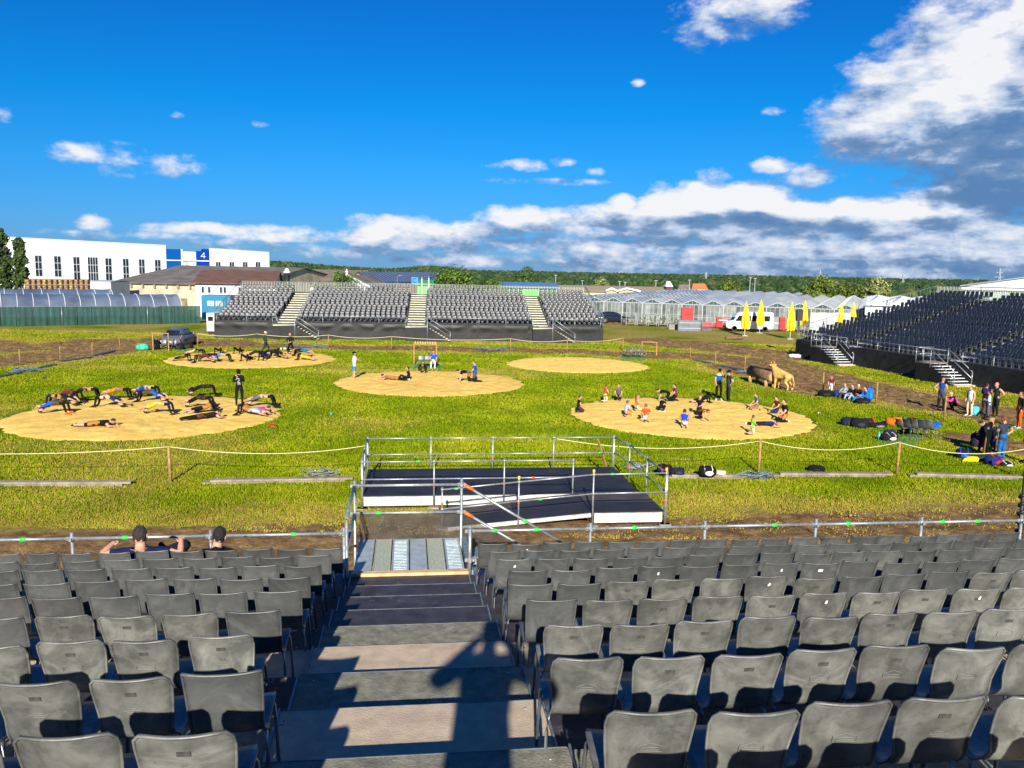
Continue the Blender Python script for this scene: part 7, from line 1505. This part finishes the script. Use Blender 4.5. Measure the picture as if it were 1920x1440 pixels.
for a in (('black sports bag on the boards just right of the stage', 1246, 889, .55, .35, .35, (22,20,26), (170,30,60)), ('navy rolled bag beside the black one right of stage', 1271, 890, .50, .24, .28, (28,30,58), None),
          ('black backpack with a round white badge on the boards', 1326, 893, .62, .36, .36, (18,18,20), (230,230,215)), ('cream cloth lying beside the black backpack', 1349, 890, .42, .16, .25, (225,215,175), (240,232,200)),
          ('small black bag alone behind the long board, between rope posts', 1530, 885, .62, .24, .30, (16,16,20), (34,34,40)),
          ('large navy backpack at left end of the row of bags', 1592, 799, .75, .42, .45, (34,40,62), (60,66,90)), ('black backpack second in the row of bags', 1612, 802, .80, .45, .5, (24,26,34), (50,54,66)), ('orange cloth on top of the dark bags', 1630, 794, .5, .25, .3, (225,100,30), (240,120,40)),
          ('maroon-black bag in the row, below the orange cloth', 1627, 798, .5, .36, .4, (54,28,38), None), ('dark jacket heap in the middle of the row of bags', 1645, 802, .9, .24, .4, (26,26,36), (130,130,150)),
          ('bright orange sports bag in the row', 1677, 797, .85, .38, .4, (240,110,20), (60,40,36)), ('turquoise bag next to the orange one', 1697, 795, .42, .26, .3, (30,140,160), None), ('dark bag with orange strap behind the pushed chairs', 1709, 797, .5, .36, .35, (28,26,30), (230,90,40)),
          ('black bag at the right part of the bag row', 1738, 799, .6, .28, .35, (22,20,24), (200,200,200)), ('bright blue bag at the right end of the row', 1753, 801, .6, .24, .36, (20,80,190), (30,110,230)),
          ('black and white bag on the green mat, left of the chairs', 1667, 827, .75, .34, .4, (30,30,34), (225,205,200)), ('navy bag behind the black and white one on the mat', 1668, 820, .6, .34, .35, (28,36,74), None),
          ('turquoise backpack standing by the boy in beige', 1827, 779, .42, .48, .28, (70,195,215), (110,215,230)), ('navy backpack near the leaning wooden post', 1832, 838, .55, .60, .4, (30,36,66), (150,30,50)),
          ('black backpack with yellow and blue parts near the post', 1806, 861, .6, .42, .45, (20,24,40), (30,90,200)), ('yellow jacket lying beside the black backpack', 1822, 866, .55, .22, .35, (225,215,30), (235,225,50)), ('dark green jacket behind the yellow one', 1838, 862, .9, .24, .5, (24,50,44), None),
          ('navy and red bag at the feet of man in jeans', 1862, 872, .7, .36, .45, (32,42,110), (190,40,70)), ('black shoes bag at the far right of the jeans man', 1885, 874, .6, .18, .4, (24,24,28), (220,220,220)),
          ('black bag at left end of the sitting group', 1548, 744, .9, .4, .45, (20,20,24), None), ('blue backpack at the right end of sitting group', 1629, 751, .45, .75, .35, (20,110,200), (40,130,220)), ('black bag in front of the sitting group', 1617, 757, .9, .32, .4, (22,22,26), None), ('second blue bag behind the sitting group', 1572, 745, .6, .4, .4, (30,60,130), None),
          ('turquoise-green tarpaulin bundle left of the parked car', 268, 657, 1.0, .55, .6, (70,180,140), (90,200,160)), ('dark bag right of the chairs before the car', 337, 656, .8, .5, .5, (26,26,32), None), ('dark heap of clothes right of the grey car', 350, 653, 1.1, .45, .5, (30,26,28), None), ('black bag behind the score frame post', 293, 656, .6, .8, .4, (18,18,20), None),
          ('small red cloth on the grass below the left ring', 512, 800, .34, .10, .22, (180,50,40), None), ('white crumpled plastic bag on the mud by the right grandstand', 1491, 671, 1.2, .32, .6, (225,230,235), (240,240,245)), ('black bags among the chairs on the mat', 1700, 812, .5, .3, .3, (24,24,28), None)):
    k = 'jacket' if ('jacket' in a[0] or 'cloth' in a[0]) else ('tarpaulin_bundle' if 'bundle' in a[0] else 'sports_bag'); bag(a[0], a[1], a[2], a[3], a[4], a[5], a[6], a[7], rz=random.Random(a[1]).uniform(-.5,.5), z=.12 if a[1] in (1246,1271,1326,1349) else 0, seed=a[1] % 17, kind=k)
mb = MB(); mb.tube([(0,0,0), (0,0,.14)], .03, 8); mb.tube([(0,0,.14), (0,0,.18)], .015, 8); tag(mb.build('drink_bottle', mat('turquoise_plastic', (.05,.45,.50), rough=.3, var=0), loc=G(621,779)), 'small turquoise bottle alone on the grass right of the left ring', 'bottle')
mb = MB(); mb.tube([(0,0,0), (0,0,.3)], .05, 8); mb.tube([(0,0,.3), (0,0,.36)], .025, 8); tag(mb.build('drink_bottle', mat('turquoise_plastic', (.05,.45,.50)), loc=G(1648,825)), 'turquoise bottle on the green mat beside the bags', 'bottle')
mb = MB(); mb.tube([(0,0,0), (0,0,.14)], .05, 8); mb.ball((.1,.05,.05), .06, 6, 4); tag(mb.build('drink_bottle', M_STEEL, loc=G(1534,777)), 'clear bottle lying on the grass between right ring and bags', 'bottle')
# leaning round wooden post by the people at right
lp0, lp1 = G(1845, 857), G(1851, 857)+Vector((.1, .1, 1.55)); t = empty('wooden_post', lp0, 0, 'thick orange wooden post leaning near the man in jeans', 'post'); mb = MB(); mb.tube([(0,0,-.05), lp1-lp0], .10, 12); mb.build('shaft', mat('orange_wood', (.52,.24,.06)), t)
mb = MB(); mb.tube([lp1-lp0, lp1-lp0+Vector((.0,0,.012))], .085, 12); mb.build('cut_end', M_PLANK, t); mb = MB(); mb.tube([(.22,.1,-.02), (.26,.1,.42)], .07, 8); mb.build('side_peg', mat('orange_wood', (.52,.24,.06)), t)
# log bench and carved wooden bull
lg0, lg1 = G(1408, 716), G(1449, 728); root = empty('log_trough', lg0, 0, 'hollow log bench on short log feet beside the carved bull', 'log bench'); d = lg1-lg0; dn = d.normalized(); sd = Vector((-dn.y, dn.x, 0)); L0 = d.length
M_LOG = mat('log_bark', (.17,.095,.045), rough=.85, var=.35, scale=3, bump=.4); M_LOGC = mat('log_cut', (.42,.24,.09), rough=.8, var=.2, scale=6)
mb = MB(); mb.tube([Vector((0,0,.72)), d*.5+Vector((0,0,.74)), d+Vector((0,0,.72))], .36, 16); mb.build('log', M_LOG, root)
for e in (0, 1): q = d*e+dn*(.005 if e else -.005); mb = MB(); mb.tube([q+Vector((0,0,.72)), q+dn*(.012 if e else -.012)+Vector((0,0,.72))], .30, 16); mb.build('cut_face', M_LOGC, root)
mb = MB(); mb.bar(d*.05+Vector((0,0,1.085)), d*.95+Vector((0,0,1.085)), .34, .02); mb.build('dark_slot', mat('dark_groove', (.03,.02,.015), rough=.9, var=.2), root)
for e in (.12, .85):
    for s_ in (-.25, .25): mb = MB(); q = d*e+sd*s_; mb.tube([q+Vector((0,0,0)), q*1.0+Vector((0,0,.45))], .12, 8); mb.build('log_foot', M_LOGC, root)
def quadruped(label, p, rz, sc, m):
    root = empty('wooden_bull', p, rz, label, 'statue'); Jn = dict(rump=(0,-.55,1.0), belly=(0,-.1,.98), chest=(0,.42,1.05), neck=(0,.78,1.38), poll=(0,.98,1.62), nose=(0,1.28,1.42),
        hl=(-.20,-.60,.86), hr=(.20,-.60,.86), kl=(-.22,-.46,.60), kr=(.22,-.46,.60), hkl=(-.22,-.74,.36), hkr=(.22,-.74,.36), fl=(-.22,-.68,.03), fr=(.22,-.68,.03), sl=(-.20,.45,.80), sr=(.20,.45,.80), wl=(-.20,.46,.42), wr=(.20,.46,.42), gl=(-.20,.48,.03), gr=(.20,.48,.03), t1=(0,-.90,.98), t2=(.06,-.98,.55), t3=(.10,-.92,.32))
    Rr = dict(rump=.27, belly=.28, chest=.32, neck=.21, poll=.15, nose=.10, hl=.17, hr=.17, kl=.12, kr=.12, hkl=.065, hkr=.065, fl=.075, fr=.075, sl=.14, sr=.14, wl=.07, wr=.07, gl=.075, gr=.075, t1=.05, t2=.03, t3=.06)
    E_ = [('belly','rump'),('belly','chest'),('chest','neck'),('neck','poll'),('poll','nose'),('rump','hl'),('hl','kl'),('kl','hkl'),('hkl','fl'),('rump','hr'),('hr','kr'),('kr','hkr'),('hkr','fr'),('chest','sl'),('sl','wl'),('wl','gl'),('chest','sr'),('sr','wr'),('wr','gr'),('rump','t1'),('t1','t2'),('t2','t3')]
    names = list(Jn); ix = {n: i for i, n in enumerate(names)}; me = bpy.data.meshes.new('q'); me.from_pydata([Vector(Jn[n])*sc for n in names], [(ix[a], ix[b]) for a, b in E_], []); ob = bpy.data.objects.new('q', me); COL.objects.link(ob); ob.modifiers.new('s', 'SKIN').use_smooth_shade = True
    for n in names: me.skin_vertices[0].data[ix[n]].radius = (Rr[n]*sc, Rr[n]*sc); me.skin_vertices[0].data[ix[n]].use_root = n == 'belly'
    ob.modifiers.new('u', 'SUBSURF').levels = 2; dg = bpy.context.evaluated_depsgraph_get(); b = bpy.data.meshes.new_from_object(ob.evaluated_get(dg)); bpy.data.objects.remove(ob); b.materials.clear(); b.materials.append(m); inst('body', b, root)
    for s_ in (-1, 1):
        mb = MB(); mb.tube([Vector((.09*s_, .98, 1.70))*sc, Vector((.15*s_, .97, 1.78))*sc, Vector((.16*s_, .98, 1.87))*sc], .04*sc, 6, radii=[.05*sc,.04*sc,.012*sc]); mb.build('horn', m, root)
        mb = MB(); mb.ball(Vector((.24*s_, .92, 1.62))*sc, (.11*sc, .04*sc, .06*sc), 7, 5); mb.build('ear', m, root)
quadruped('carved yellow wooden bull seen from behind beside the log bench', G(1466, 731), -.12+.62, .90, mat('carved_yellow_wood', (.58,.35,.09), rough=.75, var=.2, scale=5, bump=.2))
# umbrellas
M_UMB = mat('yellow_umbrella_cloth', (.80,.52,.005), rough=.7, var=.12, scale=6, bump=.2)
UMB = [(1396,630,565,'leftmost'),(1424,625,562,'second from left'),(1481,636,566,'third from left'),(1506,624,563,'fourth from left'),(1574,634,568,'fifth from left, behind grandstand corner'),(1597,628,567,'rightmost')]
for i, (px, pb_, pt_, lb) in enumerate(UMB):
    p = G(px, pb_); p.x += 0; top = A(px, pt_, p.y).z; t = empty('parasol', p, i*.7, 'closed yellow parasol on a white pole, %s' % lb, 'parasol', 'closed yellow parasols near the glasshouse'); mb = MB(); mb.tube([(0,0,0), (0,0,top)], .045, 7); mb.build('pole', M_WHITE, t)
    mb = MB(); n = 16; rows_ = [(top, .02), (top-.35, .12), (top-1.0, .24), (top-1.9, .36), (top-2.6, .43), (max(.8, top-3.15), .33)]
    for z, r_ in rows_:
        for k_ in range(n): a = 2*pi*k_/n; q = r_*(1+(.22 if k_ % 2 else -.22)*min(1, (top-z)/1.2)); mb.v.append((q*cos(a), q*sin(a), z+(.12*sin(k_*2.1) if r_ == .33 else 0)))
    for j in range(len(rows_)-1):
        for k_ in range(n): mb.f.append((j*n+k_, j*n+(k_+1) % n, (j+1)*n+(k_+1) % n, (j+1)*n+k_)); mb.m.append(0); mb.sm.append(False)
    mb.build('folded_canopy', M_UMB, t); mb = MB(); mb.box((0,0,.04), (.6,.6,.08)); mb.build('base', M_FRAME, t)
    mb = MB(); mb.tube([(0,0,top-2.2), (0,0,top-2.1)], .42, 12); mb.build('tie_strap', M_UMB, t)
# vehicles
def wheel(root, x, y, r=.34, w=.2):
    mb = MB(); mb.tube([(x-w/2, y, r), (x+w/2, y, r)], r, 16); wl = mb.build('wheel', mat('tyre_rubber', (.02,.02,.02), rough=.9, var=0), root); mb = MB(); s_ = 1 if x > 0 else -1; mb.tube([(x+s_*w*.45, y, r), (x+s_*(w*.5+.012), y, r)], r*.58, 12); mb.build('rim', M_CHROME, wl)
def loft(mb, secs, mi=0):      # secs: list of (y, [(x, z)...]) cross sections
    n = len(secs[0][1]); o = len(mb.v)
    for y, pr in secs:
        for x, z in pr: mb.v.append((x, y, z))
    for i in range(len(secs)-1):
        for k_ in range(n): mb.f.append((o+i*n+k_, o+i*n+(k_+1) % n, o+(i+1)*n+(k_+1) % n, o+(i+1)*n+k_)); mb.m.append(mi); mb.sm.append(True)
    mb.f.append(tuple(o+k_ for k_ in range(n))); mb.m.append(mi); mb.sm.append(False); q = o+(len(secs)-1)*n; mb.f.append(tuple(q+k_ for k_ in range(n-1, -1, -1))); mb.m.append(mi); mb.sm.append(False)
def csec(w, z0, z1, tw=None): tw = tw or w*.96; return [(-w/2, z0+.08), (-w/2+.06, z0), (w/2-.06, z0), (w/2, z0+.08), (w/2, (z0+z1)/2), (tw/2, z1-.06), (tw/2-.10, z1), (-tw/2+.10, z1), (-tw/2, z1-.06), (-w/2, (z0+z1)/2)]
def car(label, p, rz, paint):
    t = empty('parked_car', p, rz, label, 'car'); mb = MB(); loft(mb, [(-2.2, csec(1.5, .38, .80)), (-2.1, csec(1.76, .26, .96)), (-1.6, csec(1.84, .22, 1.02)), (0, csec(1.86, .22, .98)), (1.3, csec(1.84, .22, .96)), (2.0, csec(1.74, .24, .82)), (2.22, csec(1.5, .34, .70))]); mb.build('body', paint, t)
    mb = MB(); loft(mb, [(-1.95, csec(1.50, .94, 1.00)), (-1.55, csec(1.56, .94, 1.34, 1.22)), (-1.1, csec(1.60, .94, 1.52, 1.20)), (.1, csec(1.60, .94, 1.54, 1.20)), (.5, csec(1.58, .94, 1.42, 1.18)), (1.25, csec(1.50, .92, .98))]); mb.build('cabin', paint, t)
    def glass(P, nm='window'): mb = MB(); P = [Vector(q) for q in P]; mb.add(P, [(0,1,2,3)]); return mb.build(nm, M_GLASSD, t)
    glass([(-.62,-1.96,1.01),(.62,-1.96,1.01),(.52,-1.50,1.42),(-.52,-1.50,1.42)], 'rear_window'); glass([(-.66,1.22,1.02),(.66,1.22,1.02),(.54,.46,1.45),(-.54,.46,1.45)], 'windscreen')
    for s_ in (-1, 1): glass([(s_*.805,-1.2,1.02),(s_*.805,.7,1.02),(s_*.665,.2,1.46),(s_*.665,-.95,1.46)])
    for x in (-.86, .86):
        for y in (-1.35, 1.40): wheel(t, x, y)
    for s_ in (-1, 1):
        mb = MB(); mb.ball((s_*.74, -2.11, .84), (.16, .06, .07), 8, 5); mb.build('tail_light', mat('red_lens', (.35,.01,.01), rough=.2, var=0), t); mb = MB(); mb.ball((s_*.66, 2.12, .64), (.17, .08, .08), 8, 5); mb.build('headlight', M_WHITE, t); mb = MB(); mb.ball((s_*1.0, .62, 1.02), (.12, .07, .08), 8, 5); mb.build('wing_mirror', paint, t)
    mb = MB(); mb.box((0, -2.20, .62), (.52, .03, .12)); mb.build('number_plate', M_WHITE, t); mb = MB(); mb.box((0, -2.16, .36), (1.4, .1, .2)); mb.build('bumper', M_BLACK, t)
    return t
car('silver-grey hatchback parked behind the chairs left of the far left ring, rear to camera', G(318, 652)+Vector((0,2.2,0)), .06, mat('silver_grey_paint', (.16,.18,.21), rough=.25, metal=.5, var=0)); car('dark car parked right of the far grandstand end', G(1150, 606)+Vector((0,1.5,0)), -1.35, mat('dark_navy_paint', (.012,.016,.03), rough=.2, var=0))
vp = G(1402, 621); t = empty('white_van', vp, 0, 'white passenger van with dark windows parked before the glasshouse', 'van'); mp_ = mat('van_white_paint', (.78,.79,.80), rough=.3, var=0)
def vsec(w, z0, z1): return csec(w, z0, z1, w*.90)
mb = MB(); loft(mb, [(-2.9, vsec(1.7, .5, .95)), (-2.8, vsec(1.95, .36, 1.15)), (-2.1, vsec(2.0, .32, 1.35)), (-1.5, vsec(2.0, .32, 2.15)), (-1.1, vsec(2.0, .32, 2.40)), (1.6, vsec(2.0, .32, 2.46)), (2.75, vsec(1.98, .32, 2.42)), (2.85, vsec(1.86, .40, 2.30))])
mb.v = [(v[1], v[0], v[2]) for v in mb.v]; mb.build('body', mp_, t)
for (x0, x1, a) in ((-1.85,-1.0,1), (-.75,.05,0), (.2,1.2,0), (1.35,2.4,0)):
    mb = MB(); z0, z1 = 1.30, 1.98; P = [(x0, -1.006, z0), (x1, -1.006, z0), (x1, -.975, z1), (x0+(.40 if a else 0), -.975, z1)]; mb.add(P+[(q[0], q[1]+.02, q[2]) for q in P], [(0,1,2,3),(7,6,5,4)]); mb.build('side_window', M_GLASSD, t)
mb = MB(); mb.add([(-2.08,-.85,1.38),(-2.08,.85,1.38),(-1.52,.80,2.12),(-1.52,-.80,2.12)], [(0,1,2,3)]); mb.build('windscreen', M_GLASSD, t)
for x in (-1.95, 1.85):
    for s_ in (-1, 1):
        mb = MB(); mb.tube([(x, s_*.98-.02, .36), (x, s_*.80, .36)], .36, 16); wl = mb.build('wheel', mat('tyre_rubber', (.02,.02,.02)), t); mb = MB(); mb.tube([(x, s_*1.0, .36), (x, s_*.99-.0, .36)], .2, 12); mb.build('rim', M_CHROME, wl)
for s_ in (-1, 1): mb = MB(); mb.ball((-2.8, s_*.7, .95), (.08,.16,.14), 8, 5); mb.build('headlight', M_GLASSD, t); mb = MB(); mb.ball((-1.75, s_*1.12, 1.45), (.06,.12,.18), 8, 5); mb.build('wing_mirror', M_BLACK, t)
mb = MB(); mb.box((-2.88, 0, .5), (.12, 1.7, .25)); mb.build('bumper', M_BLACK, t)
# red stacks and screens in front of the glasshouse
def redbox(label, x0, y0, x1, y1, Y, name='red_stand', m=M_RED, slats=3, cat='stall'):
    a, b = A(x0, y0, Y), A(x1, y1, Y); z0 = max(0, b.z); w = b.x-a.x; h = a.z-z0; t = empty(name, (a.x, Y, z0), 0, label, cat); mb = MB(); mb.box((w/2, .3, h/2), (w, .6, h)); mb.build('body', m, t)
    for i in range(slats): mb = MB(); z = h*(i+.5)/slats; mb.box((w/2, -.03, z), (w*.92, .05, h/slats*.12)); mb.build('ridge', mat('dark_red_ridge', (.25,.01,.01), rough=.5, var=0) if m is M_RED else M_FRAME, t)
    return t, w, h
redbox('tall stack of red drink crates behind the grey container', 1279, 577, 1300, 602, 109, 'red_crate_stack', slats=5, cat='crates'); redbox('low red chest before the glasshouse', 1318, 604, 1341, 613, 109, 'red_chest', cat='chest')
t, w, h = redbox('red and white counter left of the white van', 1344, 595, 1368, 614, 108.5, 'red_counter', slats=1, cat='counter'); mb = MB(); mb.box((w/2, -.06, h*.72), (w*.7, .03, h*.10)); mb.build('white_lettering_strip', M_WHITE, t)
redbox('red stand rising just above the van bonnet', 1377, 591, 1391, 606, 110.5, 'red_stand', slats=1, cat='stand'); redbox('narrow tall red stand between third parasol and grey screen', 1463, 595, 1472, 618, 107.5, 'red_banner', slats=2, cat='stand')
redbox('grey metal container in front of red crates', 1272, 600, 1315, 622, 103, 'metal_container', mat('grey_container', (.12,.14,.16), rough=.6, var=.2, scale=2), 2, 'container'); redbox('grey screen panel right of the van', 1436, 594, 1462, 618, 108, 'grey_screen', mat('grey_screen', (.20,.22,.24), rough=.6, var=.2), 1, 'screen')
redbox('low grey pallet boxes left of metal container', 1254, 608, 1270, 620, 105, 'pallet_box', mat('pallet_grey', (.20,.20,.16), rough=.8, var=.3, scale=3), 3, 'box'); redbox('white notice panel before the plastic sheeting near the tent', 1526, 595, 1534, 612, 103, 'notice_panel', M_WHITE, 0, 'panel')
gf_ = empty('mesh_fence', A(1316, 620, 102.5).xy.to_3d(), 0, 'blue-grey mesh fence panel right of the metal container', 'fence')
for i in range(2): mb = MB(); mb.tube([(i*1.3, 0, 0), (i*1.3, 0, 1.6)], .04, 5); mb.build('post', M_STEELB, gf_)
mb = MB()
for i in range(9): mb.bar((i*.16, 0, .1), (i*.16, 0, 1.5), .02, .02)
for i in range(5): mb.bar((0, 0, .1+i*.35), (1.3, 0, .1+i*.35), .02, .02)
mb.build('mesh', M_STEELB, gf_)
bars = empty('barrier_fence', A(1540, 620, 98).xy.to_3d(), 0, 'pale railing ramp before the plastic sheeting, left of the right grandstand', 'fence'); b0 = A(1500, 620, 98); b0.z = 0
for i in range(16): mb = MB(); mb.tube([(i*.45-2, 0, 0), (i*.45-2, 0, .9+i*.07)], .025, 4); mb.build('post', M_ALU, bars)
mb = MB(); mb.tube([(-2, 0, .9), (4.8, 0, 1.98)], .035, 5); mb.build('rail', M_ALU, bars)
ps = empty('plastic_sheeting', A(1560, 600, 101).xy.to_3d(), 0, 'crumpled translucent plastic sheeting hanging behind the parasols', 'sheeting'); mb = MB()
for i in range(25):
    for j in range(8): mb.v.append((i*.2-2.6, .10*sin(i*1.9+j*.7)+.08*sin(i*.7+j*2.1), j*.38))
for i in range(24):
    for j in range(7): a = i*8+j; mb.f.append((a, a+8, a+9, a+1)); mb.m.append(0); mb.sm.append(True)
mb.build('sheet', mat('translucent_plastic', (.48,.50,.50), rough=.3, var=.2, scale=1.5, alpha=.85, spec=.7), ps)
lo = empty('loudspeaker', G(1494, 664)+Vector((0,0,0)), 0, 'black loudspeaker on a pole at the corner of the right grandstand', 'loudspeaker'); mb = MB(); mb.box((0,0,3.5), (.5,.4,1.0)); mb.build('cabinet', M_BLACK, lo); mb = MB(); mb.tube([(0,0,0), (0,0,3.0)], .04, 6); mb.build('pole', M_BLACK, lo)
for s_ in (-1, 1): mb = MB(); mb.tube([(0,0,1.2), (s_*.9,-.2,0)], .025, 5); mb.build('stay', M_BLACK, lo)
lgp = G(1378, 637); mb = MB(); mb.tube([(-1.0,0,.16), (.9,.3,.22)], .17, 9); tag(mb.build('fallen_log', M_LOG, loc=lgp), 'short brown log lying on the dry grass below the parasols', 'log')
sp = S(posts_u[9]-.0, RW, 0); lt = empty('black_pole', sp+Vector((.05,.1,0)), 0, 'dark pole with wrapped cable at the right end of front railing', 'pole'); mb = MB(); mb.tube([(0,0,.1), (0,0,4.25)], .03, 7); mb.build('pole', M_BLACK, lt)
mb = MB(); mb.tube([(.05*cos(a*1.3), .05*sin(a*1.3), 2.85+a*.03) for a in range(24)], .03, 5); mb.build('wrapped_cable', M_BLACK, lt)
